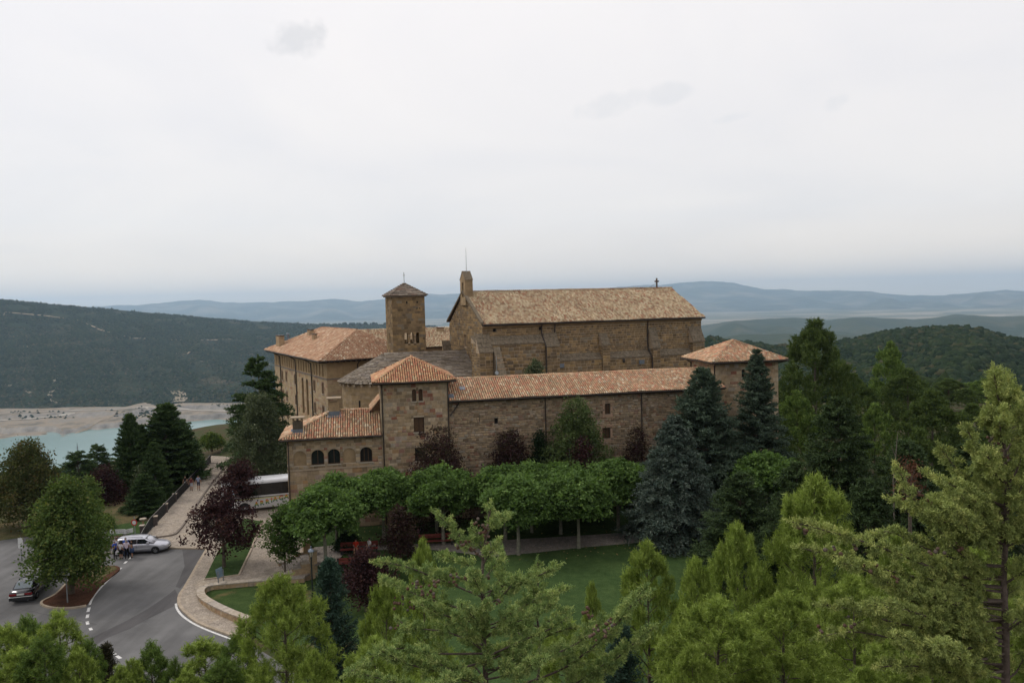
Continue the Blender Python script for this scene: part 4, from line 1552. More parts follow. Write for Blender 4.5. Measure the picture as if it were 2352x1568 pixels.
# big stepped buttress on the left corner and the sloping abutment
weathering(church, -.9, .9, -1.5, -.02, 17.7, 15.4, zlow=10)
weathering(church, -.9, -.02, .0, 2.0, 17.4, 16.6, zlow=10)
b = MB().add([(1.0, -4.6, 10), (1.9, -4.6, 10), (1.9, -4.6, 11.6), (1.0, -4.6, 11.6), (1.0, -1.25, 10), (1.9, -1.25, 10), (1.9, -1.25, 16.1), (1.0, -1.25, 16.1)],
             [(0, 1, 2, 3), (1, 5, 6, 2), (4, 0, 3, 7), (3, 2, 6, 7)])
b.build('raking_abutment', M_lichen, church)
weathering(church, -1.2, .0, 14.2, 15.7, 16.2, 13.5, stones=False, wall_m=M_ashlar)
for a in (8.2, 10.1, 24.2):
    downpipe(church, [(a, -.42, 18.7), (a, -.3, 18.3), (a, -.2, 17.6)] + ([(a + .1, -1.45, 15.9), (a + .1, -1.45, 12)] if a < 9 else [(a, -.2, 15), (a + .1, -1.2, 13.6), (a + .1, -1.2, 12)] if a > 20 else []), .085)
for (a, v, z) in ((10.75, -1.02, 12.9), (22.9, -1.02, 12.8)):
    MB().box(a - .55, a + .25, v - .05, v + .05, z, z + .55).build('vent', M_lead, church)
MB().lathe([(.12, 0), (.2, .25), (.16, .5), (.05, .62)], 10, (19.9, -1.15, 13.1)).build('lantern', M_gutter, church)
ez = ZE + .22
E0, E1 = -.28, L + .35
F0, F1 = -.5, WD + .45
front = [(E0 + .3, F0, ez), (E1, F0, ez), (E1 - .35, RV, ZR), (E0 + .3, RV, ZR)]
back = [(E1, F1, ez), (E0 + .3, F1, ez), (E0 + .3, RV, ZR), (E1 - .35, RV, ZR)]
mb = MB()
roof_plane(mb, front)
roof_plane(mb, back)
rf = mb.build('roof', M_under, church)
pc = Pieces('roof_tile', T_TILE, M_tile_old, rf, 300)
lay_tiles(pc, front, wb=2, row=.38)
lay_tiles(pc, back, wb=.1, row=.5, step=.3)
ridge_tiles(pc, (E0 + 1.2, RV, ZR + .02), (E1 - .35, RV, ZR + .02), wb=1.0)
pc.flush()
MB().box(E0 + .3, E1 - .05, F0 + .02, .02, ez - .22, ez - .05).build('eave_board', M_eave, church)
gutter(church, [(E0 + .3, F0 - .08, ez - .08), (E1, F0 - .08, ez - .1)], .10)
cp = MB()
for va, za, vb, zb in ((F0, ez, RV, ZR), (F1, ez, RV, ZR)):
    cp.add([(-.3, va, za + .02), (.12, va, za + .02), (.12, vb, zb + .02), (-.3, vb, zb + .02), (-.3, va, za + .3), (.12, va, za + .3), (.12, vb, zb + .3), (-.3, vb, zb + .3)],
           [(3, 2, 1, 0), (4, 5, 6, 7), (0, 1, 5, 4), (1, 2, 6, 5), (2, 3, 7, 6), (3, 0, 4, 7)])
cp.build('coping', M_lichen, church)
# bell gable
bgl = MB()
v0, v1, zt = 6.3, 8.7, 25.0
bo = [(v1 - 7.9, v1 - 7.1, 22.6, 24.6)]
wall_panel(bgl, (-.25, v1), (-.25, v0), 21.5, zt, bo, depth=1.05)
wall_panel(bgl, (-.25, v0), (.85, v0), 21.5, zt)
wall_panel(bgl, (.85, v0), (.85, v1), 21.5, zt, [(7.1 - v0, 7.9 - v0, 22.6, 24.6)], depth=.02)
wall_panel(bgl, (.85, v1), (-.25, v1), 21.5, zt)
bgl.add([(-.25, v1, zt), (-.25, v0, zt), (-.25, 7.5, 26.15)], [(0, 1, 2)]).add([(.85, v0, zt), (.85, v1, zt), (.85, 7.5, 26.15)], [(0, 1, 2)])
bg_ = bgl.build('bell_gable', M_ashlar, church)
MB().add([(-.3, v0 - .1, zt - .06), (.9, v0 - .1, zt - .06), (.9, 7.5, 26.2), (-.3, 7.5, 26.2), (-.3, v1 + .1, zt - .06), (.9, v1 + .1, zt - .06)], [(0, 1, 2, 3), (5, 4, 3, 2)]).build('gable_cap', M_lichen, bg_)
MB().lathe([(.0, .62), (.12, .6), (.18, .4), (.22, .15), (.32, 0)], 12, (.3, 7.5, 23.4)).build('bell', mat('bell_bronze', (.10, .085, .05), metal=.7, rough=.5, noise=(6, .2)), bg_)
MB().tube([(.3, 7.3, 25.9), (.3, 7.3, 27.9), (.3, 7.3, 29.4)], [.045, .035, .02], 6).build('lightning_rod', mat('galvanised_steel', (.35, .36, .36), metal=.8, rough=.4, noise=(5, .1)), bg_)
cr = MB().box(-.09, .09, -.09, .09, 0, 1.45).box(-.34, -.092, -.08, .08, .85, 1.08).box(.092, .34, -.08, .08, .85, 1.08)
cr = cr.build('stone_cross', mat('dark_iron_stone', (.09, .065, .055), noise=(6, .3)), church)
cr.location = (L - 2.6, RV, ZR + .1)
MB().tube([(L - 2.6, RV, ZR + .8), (L - 4.1, RV, ZR + .12)], .018, 4).build('stay_wire', M_gutter, church)

# ---------------------------------------------------------------- apse with stone-slab roof
apse = thing('apse', 'round stone apse under a dark slab roof below the bell tower', 'apse', (*CP, 0), CA)
AX, AV, AR = -11.4, 7.8, 5.6
ZE2, ZR2 = 11.85, 15.35
mb = MB()
pts = [(AX + AR * math.cos(w), AV + AR * math.sin(w)) for w in np.radians(np.linspace(90, 270, 25))]
pts = pts + [(AX, AV - AR), (-.05, AV - AR - 1.6)]
pts2 = [(AX + .0, AV + AR)] + pts
for i in range(len(pts) - 1):
    wall_panel(mb, pts[i], pts[i + 1], 2, ZE2)
aw = mb.build('wall', M_ashlar, apse)
pc = Pieces('stone', T_BLOCK, mat('apse_block', stops=[(0, (.26, .185, .10)), (.4, (.31, .225, .13)), (.7, (.27, .20, .125)), (1, (.33, .25, .16))], rough=.95, noise=(1.5, .3), spec=.1), aw, 60)
for i in range(len(pts) - 1):
    if pts[i + 1][1] < AV + 2 and pts[i] != pts[i + 1]:
        lay_stones(pc, pts[i], pts[i + 1], 7.5, ZE2 - .1, (), (.38, .42), (.5, .75), gap=.012, proud=.012)
pc.flush()
cb = MB()
for w in np.radians(np.arange(120, 270, 11)):
    c, s = math.cos(w), math.sin(w)
    x, y = AX + (AR + .18) * c, AV + (AR + .18) * s
    cb.add([(x - s * .13 * q - c * .2 * r, y + c * .13 * q - s * .2 * r, ZE2 - .38 * h) for h in (1, 0) for q, r in ((-1, -1), (1, -1), (1, 1), (-1, 1))], [(3, 2, 1, 0), (4, 5, 6, 7), (0, 1, 5, 4), (1, 2, 6, 5), (2, 3, 7, 6), (3, 0, 4, 7)])
cb.build('corbel', M_dressed, apse)['kind'] = 'stuff'
MB().box(AX - AR * .72 - .1, AX - AR * .72 + .1, AV - AR * .7 - .06, AV - AR * .7 + .1, 8.7, 9.7).build('slit_window', M_dark, apse)
# slab roof: thin overlapping courses; cone round the end, straight flank towards the church
rb = MB()
ER = AR + .55
n = 20
cone = []
for i in range(n):
    w0, w1 = math.pi / 2 + math.pi * i / n, math.pi / 2 + math.pi * (i + 1) / n
    rb.add([(AX + ER * math.cos(w0), AV + ER * math.sin(w0), ZE2), (AX + ER * math.cos(w1), AV + ER * math.sin(w1), ZE2), (AX, AV, ZR2)], [(0, 1, 2)])
FE = AV - ER - 1.6
rb.add([(AX, AV - ER, ZE2), (.3, FE, ZE2 - .7), (.0, AV, ZR2 - .1), (AX, AV, ZR2)], [(0, 1, 2, 3)])
rb.add([(0, AV + ER, ZE2), (AX, AV + ER, ZE2), (AX, AV, ZR2), (0, AV, ZR2)], [(0, 1, 2, 3)])
ar = rb.build('roof', M_under, apse)
sv, sf, off = [], [], 0


def slab_piece(p, q, up, nrm, th, hgt):
    """one slab between eave points p,q reaching up the slope"""
    a, b = np.array(p), np.array(q)
    c, d = b + up * hgt, a + up * hgt
    lift = nrm * th
    V = [a, b, c, d, a + lift, b + lift, c + lift * .35, d + lift * .35]
    return V, [(3, 2, 1, 0), (4, 5, 6, 7), (0, 1, 5, 4), (1, 2, 6, 5), (2, 3, 7, 6), (3, 0, 4, 7)]


smb = MB()
rows = 21
for k in range(rows):
    t = k / rows
    r = ER * (1 - t)
    z = ZE2 + (ZR2 - ZE2) * t
    if r > .3:
        w = math.pi / 2
        while w < 1.5 * math.pi - .01:
            dw = min(random.uniform(.45, .95) / r, 1.5 * math.pi - w)
            wm = w + dw / 2
            up = np.array([-math.cos(wm) * ER, -math.sin(wm) * ER, ZR2 - ZE2])
            up /= np.linalg.norm(up)
            nr_ = np.array([math.cos(wm) * (ZR2 - ZE2), math.sin(wm) * (ZR2 - ZE2), ER])
            nr_ /= np.linalg.norm(nr_)
            j = random.uniform(0, .03)
            V, F = slab_piece((AX + (r + .04) * math.cos(w), AV + (r + .04) * math.sin(w), z + j), (AX + (r + .04) * math.cos(w + dw - .02), AV + (r + .04) * math.sin(w + dw - .02), z + j + random.uniform(-.02, .02)), up, nr_, random.uniform(.06, .12), .42)
            smb.add(V, F)
            w += dw
    a = np.array([AX, AV - ER, ZE2]) * (1 - t) + np.array([AX, AV, ZR2]) * t
    b = np.array([.3, FE, ZE2 - .7]) * (1 - t) + np.array([.0, AV, ZR2 - .1]) * t
    d = b - a
    Ld = np.linalg.norm(d)
    d /= Ld
    up = np.array([0, ER, ZR2 - ZE2])
    up /= np.linalg.norm(up)
    nr_ = np.cross(d, up)
    s = 0.
    while s < Ld - .05:
        l = min(random.uniform(.5, 1.2), Ld - s)
        j = random.uniform(0, .035)
        V, F = slab_piece(a + d * s + nr_ * j, a + d * (s + l - .02) + nr_ * (j + random.uniform(-.02, .02)), up, nr_, random.uniform(.06, .12), .44)
        smb.add(V, F)
        s += l
smb.build('roof_slab', M_slate, ar)['kind'] = 'stuff'

# ---------------------------------------------------------------- bell tower
bell = thing('bell_tower', 'tall plain square stone bell tower with slab pyramid cap', 'bell tower', (*CP, 0), CA)
U0, U1, V0, V1 = -9.85, -5.3, 9.0, 13.6
ZT = 22.85
bops = [(1.62, 2.06, 16.45, 17.95), (2.42, 2.86, 16.45, 17.95), (3.22, 3.66, 16.45, 17.95)]
lops = [(1.6, 2.0, 16.45, 17.9), (2.35, 2.75, 16.45, 17.9), (1.2, 1.65, 21.3, 22.5)]
mb = MB()
wall_panel(mb, (U0, V0), (U1, V0), 8, ZT, bops, depth=.5)
wall_panel(mb, (U0, V1), (U0, V0), 8, ZT, lops, depth=.5)
wall_panel(mb, (U1, V0), (U1, V1), 8, ZT, [(1.5, 2.1, 16.45, 17.95), (2.5, 3.1, 16.45, 17.95)], depth=.5)
wall_panel(mb, (U1, V1), (U0, V1), 8, ZT, [(4.55 - b, 4.55 - a, c, d) for a, b, c, d in bops], depth=.5)
bw = mb.build('wall', M_ashlar, bell)
pc = Pieces('stone', T_BLOCK, M_church, bw, 160)
lay_stones(pc, (U0, V0), (U1, V0), 15.2, ZT, bops, (.28, .44), (.4, .85), gap=.014, proud=.014)
lay_stones(pc, (U0, V1), (U0, V0), 15.2, ZT, lops, (.28, .44), (.4, .8), gap=.014, proud=.014, wbias=.6)
pc.flush()
for q in bops:
    a, b, c, d = q
    r = (b - a) / 2
    for sgn in (-1, 1):
        pts_ = [(U0 + (a + b) / 2 + sgn * r, d)] + [(U0 + (a + b) / 2 + sgn * r * math.sin(x), d - r + r * math.cos(x)) for x in np.linspace(0, math.pi / 2, 6)]
        MB().extrude(pts_ if sgn < 0 else pts_[::-1], 1, V0 - .01, V0 + .46).build('arch_head', M_ashlar, bell)
for x in (U0 + 2.24, U0 + 3.04):
    MB().lathe([(.17, 0), (.17, .1), (.10, .16), (.09, .9), (.17, 1.05), (.19, 1.2)], 10, (x, V0 + .08, 16.45)).build('column', M_dressed, bell)
for (a, b, c, d) in ((1.95, 2.15, 21.9, 22.25), (3.4, 3.6, 21.95, 22.2), (3.35, 3.55, 21.15, 21.3), (3.75, 3.9, 21.15, 21.3)):
    MB().box(U0 + a, U0 + b, V0 - .03, V0 + .05, c, d).build('putlog_hole', M_dark, bell)
MB().box(U0 - .25, U1 + .25, V0 - .25, V1 + .25, ZT, ZT + .16).build('eave_slab', M_slate, bell)
ap = np.array([(U0 + U1) / 2, (V0 + V1) / 2, 24.75])
cs = [np.array(p) for p in ((U0 - .42, V0 - .42, ZT + .17), (U1 + .42, V0 - .42, ZT + .17), (U1 + .42, V1 + .42, ZT + .17), (U0 - .42, V1 + .42, ZT + .17))]
rb = MB()
for i in range(4):
    rb.add([cs[i], cs[(i + 1) % 4], ap], [(0, 1, 2)])
br = rb.build('roof', M_under, bell)
smb = MB()
for i in range(4):
    A, B = cs[i], cs[(i + 1) % 4]
    up = ap - (A + B) / 2
    H_ = np.linalg.norm(up)
    up /= H_
    d = (B - A) / np.linalg.norm(B - A)
    nr_ = np.cross(d, up)
    for k in range(10):
        t = k / 10
        a, b = A * (1 - t) + ap * t, B * (1 - t) + ap * t
        Ld = np.linalg.norm(b - a)
        s = 0.
        while s < Ld - .03:
            l = min(random.uniform(.4, .9), Ld - s)
            V, F = slab_piece(a + d * s + nr_ * random.uniform(0, .03), a + d * (s + l - .02) + nr_ * random.uniform(0, .03), up, nr_, random.uniform(.05, .10), min(.36, H_ * (1 - t)))
            smb.add(V, F)
            s += l
smb.build('roof_slab', mat('stone_slab_cap', stops=[(0, (.12, .10, .085)), (.4, (.17, .14, .11)), (.7, (.20, .14, .11)), (1, (.25, .22, .18))], rough=.95, noise=(3, .3), spec=.1), br)['kind'] = 'stuff'
MB().tube([(ap[0], ap[1], ap[2] - .05), (ap[0], ap[1], ap[2] + 1.5)], .035, 6).lathe([(.02, 0), (.1, .06), (.02, .14)], 8, (ap[0], ap[1], ap[2] + 1.05)).tube([(ap[0] - .16, ap[1], ap[2] + 1.1), (ap[0] + .16, ap[1], ap[2] + 1.1)], .025, 5).build('finial', M_gutter, bell)

# ---------------------------------------------------------------- abbey residence
AP = (-26.51, 110.0)
AA = RAD(29.)
abbey = thing('abbey_house', 'four storey abbey block with arched gallery and wide hipped tile roof', 'building', (*AP, 0), AA)
UD, VD, ZW = 13.0, 34.3, 13.75
AB0 = 0.0
lops = []
GAL = [2.12, 3.78, 5.40, 6.97, 10.0, 11.63, 13.31, 14.85, 16.39, 19.69, 21.29, 22.89, 24.47, 26.12, 27.77, 30.86, 32.61]
FL = lambda v, hw, a, b: (VD - v - hw, VD - v + hw, a, b)
gal = [FL(v, .26, 11.62, 13.36) for v in GAL]
w2 = [FL(v, .42, 9.1, 10.7) for v in (2.33, 7.04, 19.1, 25.37, 28.27)]
w1 = [FL(v, .42, 5.75, 7.3) for v in (2.46, 7.05, 19.01, 25.35, 28.23)]
w0 = [FL(v, .42, 2.6, 4.1) for v in (2.46, 7.05, 19.01, 25.35, 28.23)]
big = [FL(v, .62, 4.9, 10.6) for v in (11.47, 14.26)]
lops = gal + w2 + w1 + w0 + big
fr_ops = [(1.98 - .42, 1.98 + .42, 11.72, 13.5), (3.66 - .42, 3.66 + .42, 11.72, 13.5), (5.31 - .42, 5.31 + .42, 11.72, 13.5), (6.95 - .42, 6.95 + .42, 11.72, 13.5)]
mb = MB()
wall_panel(mb, (0, VD), (0, 0), AB0, ZW, lops, depth=.35)
wall_panel(mb, (0, 0), (UD, 0), AB0, ZW, fr_ops, depth=.12)
wall_panel(mb, (UD, 0), (UD, VD), AB0, ZW)
wall_panel(mb, (UD, VD), (0, VD), AB0, ZW)
abw = mb.build('wall', M_brickwall, abbey)
pc = Pieces('stone', T_BLOCK, M_abbey, abw, 150)
fringe = [(o_[0] - .2, o_[1] + .2, o_[2] - .25, o_[3] + .25) for o_ in w2 + w1 + w0] + [(o_[0] - .25, o_[1] + .25, o_[2] - .3, o_[3] + .3) for o_ in big]
lay_stones(pc, (0, VD), (0, 0), AB0, 11.3, fringe, (.34, .5), (.5, 1.0), gap=.012, proud=.012)
lay_stones(pc, (0, 0), (UD, 0), AB0, 11.3, (), (.30, .46), (.5, 1.0), gap=.014, proud=.014)
pc.flush()
for k, q in enumerate(gal):
    opening_fill(abbey, (0, VD), (0, 0), q, 'gallery_window', M_plaster if k % 3 else M_dark, depth=.26, arch=True, leaf=0, sill=False, spand=M_brickwall, proud=.004)
for q in w2 + w1 + w0:
    w = opening_fill(abbey, (0, VD), (0, 0), q, 'window', M_glass, depth=.26, leaf=2)
    a, b, c, d = q
    fb = MB()
    for (s0, s1, za, zb) in ((a - .2, a, c - .2, d + .2), (b, b + .2, c - .2, d + .2), (a, b, d, d + .2), (a, b, c - .2, c - .112)):
        fb.box(-.05, .02, VD - s1, VD - s0, za, zb)
    fb.build('stone_surround', mat('brownish_surround', (.25, .175, .125), noise=(4, .2), spec=.1), w)
for q in big:
    w = opening_fill(abbey, (0, VD), (0, 0), q, 'tall_arched_window', M_glass, depth=.32, arch=True, leaf=2, sill=False, spand=M_dressed, frame_m=M_shutter)
    a, b, c, d = q
    MB().box(.2, .31, VD - b, VD - a, 7.15, 7.85).build('spandrel_panel', mat('brown_panel', (.22, .14, .10), noise=(4, .2)), w)
for q in fr_ops:
    opening_fill(abbey, (0, 0), (UD, 0), q, 'blind_arch', M_brickwall, depth=.1, arch=True, leaf=0, sill=False, spand=M_brickwall, proud=.0)
sc_ = MB().box(-.12, .0, -.12, VD, 11.34, 11.5).box(.003, UD, -.12, .0, 11.34, 11.5)
sc_.build('string_course', mat('grey_string_course', (.20, .17, .15), noise=(3, .2), spec=.1), abbey)
ez, rz_ = 14.15, 18.05
E0, E1, F0, F1 = -1.45, UD + 1.4, -1.45, VD + 1.4
R0, R1 = (6.5, 5.9, rz_), (6.5, 25.7, rz_)
faces = [[(E0, F1, ez), (E0, F0, ez), R0, R1], [(E0, F0, ez), (E1, F0, ez), R0], [(E1, F0, ez), (E1, F1, ez), R1, R0], [(E1, F1, ez), (E0, F1, ez), R1]]
mb = MB()
for p in faces:
    roof_plane(mb, p)
rf = mb.build('roof', M_under, abbey)
pc = Pieces('roof_tile', T_TILE, M_tile_abb, rf, 60)
lay_tiles(pc, faces[0], wb=1.5)
lay_tiles(pc, faces[1], wb=2)
lay_tiles(pc, faces[2], wb=.1, step=.4, row=.6)
lay_tiles(pc, faces[3], wb=.1, step=.4, row=.6)
ridge_tiles(pc, (E0, F0, ez + .02), (R0[0], R0[1], rz_ + .03))
ridge_tiles(pc, (E1, F0, ez + .02), (R0[0], R0[1], rz_ + .03))
ridge_tiles(pc, (R0[0], R0[1], rz_ + .03), (R1[0], R1[1], rz_ + .03))
ridge_tiles(pc, (E0, F1, ez + .02), (R1[0], R1[1], rz_ + .03))
pc.flush()
eb = MB().box(E0 + .08, E1 - .08, F0 + .08, F1 - .08, ez - .14, ez - .03)
eb.build('eave_board', M_eave, abbey)
rb = MB()
for v in np.arange(F0 + .5, F1 - .3, .8):
    rb.box(E0 + .15, .02, v - .07, v + .07, ez - .34, ez - .143)
for u in np.arange(.6, E1 - .3, .8):
    rb.box(u - .07, u + .07, F0 + .15, .02, ez - .34, ez - .143)
rb.build('rafter_end', M_eave, abbey)['kind'] = 'stuff'
gutter(abbey, [(E0 - .05, F1, ez - .06), (E0 - .05, F0 - .05, ez - .08), (E1, F0 - .05, ez - .06)], .09)
for v in (8.18, 18.01, 29.24):
    downpipe(abbey, [(E0, v, ez - .1), (-.2, v, ez - .9), (-.12, v, 11), (-.12, v, AB0)], .09)
downpipe(abbey, [(4.47, E0, ez - .1), (4.47, -.2, ez - .9), (4.47, -.12, 11.6)], .08)


def roof_stack(u, v, zb, zt, w, d, m=M_plaster):
    c = MB().box(u - w, u + w, v - d, v + d, zb, zt - .25).build('chimney', m, abbey)
    p = MB()
    for k in range(4):
        y = v - d + (2 * d - .14) * k / 3
        p.box(u - w, u - w + .12, y, y + .14, zt - .247, zt - .083).box(u + w - .12, u + w, y, y + .14, zt - .247, zt - .083)
    p.build('cap_support', m, c)
    MB().box(u - w - .08, u + w + .08, v - d - .08, v + d + .08, zt - .08, zt).build('cap_slab', M_gutter, c)


roof_stack(.3, 30.5, 14.6, 16.9, .45, 1.3)
MB().lathe([(.22, 0), (.22, .8), (.3, .82), (.05, 1.0)], 10, (1.2, 28.4, 16.3)).build('flue', M_lead, abbey)
roof_stack(4.2, 24.5, 16.5, 17.9, .4, .7)
roof_stack(3.0, 17.5, 16.2, 17.35, .3, .55)

# rear wing, seen behind the bell tower
rear = thing('tiled_range', 'long tiled range seen between the bell tower and the church gable', 'building', (-25.5, 127.5, 0), RAD(8.))
mb = MB()
simple_walls(mb, 0, 26, 0, 8, 2, 15.9)
mb.build('wall', M_plaster, rear)
front = [(-.4, -.5, 15.9), (26.4, -.5, 15.9), (26.4, 4, 17.55), (-.4, 4, 17.55)]
back = [(26.4, 8.5, 15.9), (-.4, 8.5, 15.9), (-.4, 4, 17.55), (26.4, 4, 17.55)]
mb = MB()
roof_plane(mb, front)
roof_plane(mb, back)
rf = mb.build('roof', M_under, rear)
pc = Pieces('roof_tile', T_TILE, M_tile_old, rf, 30)
lay_tiles(pc, front, wb=1)
ridge_tiles(pc, (-.4, 4, 17.57), (26.4, 4, 17.57))
pc.flush()
MB().box(-.35, 26.35, -.45, 8.4, 15.72, 15.87).build('eave_board', M_eave, rear)
c = MB().box(13.2, 14.4, 2.2, 3.0, 16.6, 17.6).build('chimney', M_plaster, rear)
MB().box(13.1, 14.5, 2.1, 3.1, 17.6, 17.7).build('cap_slab', M_under, c)
port = thing('porch_building', 'low tiled porch building left of the church gable', 'building', (-15.0, 119.0, 0), RAD(14.))
mb = MB()
simple_walls(mb, 0, 8, 0, 6, 2, 15.0)
mb.build('wall', M_plaster, port)
pf = [(-.4, -.4, 15.1), (8.4, -.4, 15.1), (8.4, 4, 16.3), (2.4, 4, 16.3)]
mb = MB()
roof_plane(mb, pf)
roof_plane(mb, [(-.4, 6.4, 15.1), (-.4, -.4, 15.1), (2.4, 4, 16.3)])
rf = mb.build('roof', M_under, port)
pc = Pieces('roof_tile', T_TILE, M_tile_old, rf, 30)
lay_tiles(pc, pf)
lay_tiles(pc, [(-.4, 6.4, 15.1), (-.4, -.4, 15.1), (2.4, 4, 16.3)])
pc.flush()
MB().box(-.35, 8.35, -.35, 6.3, 14.93, 15.07).build('eave_board', M_eave, port)
# ================================================================ TREES AND PLANTS
def leaf_mat(name, stops, trans=.3, rough=.75, noise=(.8, .25), spec=.15):
    return mat(name, stops=stops, trans=trans, rough=rough, noise=noise, spec=spec, tone=True)


def unit(v):
    return v / np.maximum(np.linalg.norm(v, axis=-1, keepdims=True), 1e-9)


def quads(P, A, B):
    """rhombic leaves at P with half axes A, B"""
    n = len(P)
    V = np.stack([P - A, P + B, P + A, P - B], 1).reshape(-1, 3)
    return V, np.arange(4 * n).reshape(n, 4)


def rand_dir(n, r=rng):
    v = r.normal(size=(n, 3))
    return unit(v)


def leaf_cloud(P, size, up=.5, r=rng, aspect=.6):
    n = len(P)
    N = unit(rand_dir(n, r) + np.array([0, 0, up]))
    A = unit(np.cross(N, rand_dir(n, r)))
    B = np.cross(N, A)
    s = size * r.uniform(.6, 1.3, (n, 1))
    return quads(P, A * s, B * s * aspect)


def crown_points(lobes, n_clump, per, rad, r, upper=.25, shell=(.72, 1.0)):
    """leaf positions gathered in clumps near the skin of overlapping lobes"""
    vol = np.array([l[3] * l[4] * l[5] for l in lobes]) ** (2 / 3.)
    pick = r.choice(len(lobes), n_clump, p=vol / vol.sum())
    L = np.array(lobes, float)[pick]
    d = rand_dir(n_clump, r)
    d[:, 2] += upper
    d = unit(d)
    c = L[:, :3] + d * L[:, 3:6] * r.uniform(*shell, (n_clump, 1))
    P = np.repeat(c, per, 0) + r.normal(size=(n_clump * per, 3)) * rad * np.array([1, 1, .7])
    return c, P


def limb(mb, a, b, r0, r1, n=4, sag=.0, wob=.06, sides=6):
    a, b = np.array(a, float), np.array(b, float)
    L = np.linalg.norm(b - a)
    pts = []
    for k in range(n + 1):
        t = k / n
        p = a * (1 - t) + b * t + np.array([0, 0, sag * L * t * (1 - t) * 2])
        if 0 < k < n:
            p += rng.normal(size=3) * wob * L / n
        pts.append(p)
    mb.tube(pts, [r0 + (r1 - r0) * k / n for k in range(n + 1)], sides, cap=False)


def broadleaf(name, label, cat, loc, lobes, m, trunk_h, trunk_r, n_clump=500, per=24, rad=.28, leaf=.10, seed=0, bark=None, limbs=14, group=None, upper=.25, up=.5, split=None, shell=(.72, 1.0)):
    r = np.random.default_rng(seed)
    root = thing(name, label, cat, loc, 0, group)
    c, P = crown_points(lobes, n_clump, per, rad, r, upper, shell)
    V, F = leaf_cloud(P, leaf, up, r)
    put('crown', mesh_np('crown', V, F, tone=np.repeat(r.random(n_clump), per)), m, root)
    mb = MB()
    top = np.array([0, 0, trunk_h])
    k = split or 1
    for j in range(k):
        o = np.array([0, 0, 0]) if k == 1 else np.array([math.cos(j * 2.4), math.sin(j * 2.4), 0]) * trunk_r * 1.2
        mb.tube([o + (0, 0, -.8), o + (0, 0, .1), o * 1.3 + (0.03, 0, trunk_h * .5), o * 2 + top], [trunk_r * 1.35, trunk_r * 1.1, trunk_r * .85, trunk_r * .75], 9, cap=False)
    for j in r.choice(len(c), min(limbs, len(c)), replace=False):
        e = c[j] * np.array([.92, .92, 1]) - np.array([0, 0, .1])
        limb(mb, top - (0, 0, trunk_h * .08), e, trunk_r * .5, .025, 4, .08)
    mb.build('trunk', bark or M_bark, root, True)
    return root


PL_STOPS = [(0, (.046, .086, .026)), (.3, (.072, .125, .033)), (.6, (.10, .172, .046)), (.85, (.15, .235, .066)), (1, (.21, .30, .10))]
M_plane = leaf_mat('plane_leaves', PL_STOPS, .35)
M_plum = leaf_mat('plum_leaves', [(0, (.020, .010, .012)), (.4, (.034, .014, .017)), (.75, (.052, .022, .022)), (1, (.09, .045, .035))], .22)
M_plum2 = leaf_mat('plum_leaves_greenish', [(0, (.025, .012, .013)), (.5, (.048, .022, .022)), (.8, (.05, .045, .022)), (1, (.10, .06, .05))], .25)
M_oak = leaf_mat('mixed_green_leaves', [(0, (.044, .075, .020)), (.4, (.072, .115, .030)), (.75, (.115, .16, .042)), (1, (.20, .20, .06))], .3)
M_brownish = leaf_mat('rusty_green_leaves', [(0, (.035, .052, .018)), (.4, (.058, .074, .024)), (.7, (.085, .085, .030)), (.9, (.12, .08, .035)), (1, (.14, .12, .05))], .3)
M_holm = leaf_mat('grey_green_leaves', [(0, (.038, .054, .026)), (.5, (.068, .088, .044)), (.85, (.11, .132, .07)), (1, (.24, .26, .17))], .2)
M_linden = leaf_mat('linden_leaves', [(0, (.042, .066, .022)), (.5, (.070, .10, .034)), (.85, (.115, .145, .058)), (1, (.26, .27, .15))], .3)
M_dkleaf = leaf_mat('dark_shrub_leaves', [(0, (.010, .024, .010)), (.6, (.018, .036, .014)), (1, (.03, .055, .022))], .2)
M_maple = leaf_mat('maple_leaves', [(0, (.040, .070, .018)), (.5, (.062, .105, .028)), (.9, (.085, .13, .035)), (1, (.15, .16, .05))], .35)


def base_at(px, py, z):
    p = onz(px, py, z)
    return (float(p[0]), float(p[1]), z)


# ---- the clipped plane trees of the terrace
def plane_proto(label, loc, seed):
    r = np.random.default_rng(seed)
    lobes = [(0, 0, 5.2, 2.5, 2.4, 1.7)]
    for k in range(9):
        w = k * .7 + r.uniform(-.3, .3)
        lobes.append((math.cos(w) * 2.05, math.sin(w) * 1.95, 4.9 + r.uniform(-.75, .8), 1.2, 1.2, 1.05))
    for k in range(7):
        w = r.uniform(0, 6.28)
        q = r.uniform(.3, 2.2)
        lobes.append((math.cos(w) * q, math.sin(w) * q, 6.2 + r.uniform(-.2, .6) - q * .25, .8, .8, .8))
    for k in range(16):
        w = r.uniform(0, 6.28)
        q = r.uniform(.2, 2.6)
        lobes.append((math.cos(w) * q, math.sin(w) * q, 7.0 + r.uniform(-.15, .35) - q * .42, .42, .42, .62))
    for k in range(6):
        w = r.uniform(0, 6.28)
        lobes.append((math.cos(w) * 2.2, math.sin(w) * 2.2, 4.0 + r.uniform(-.3, .3), .6, .6, .5))
    return broadleaf('plane_tree', label, 'tree', loc, lobes, M_plane, 3.1, .17, 1150, 16, .22, .15, seed, M_bark_pale, 16, 'clipped plane trees on the terrace', .2, .8)


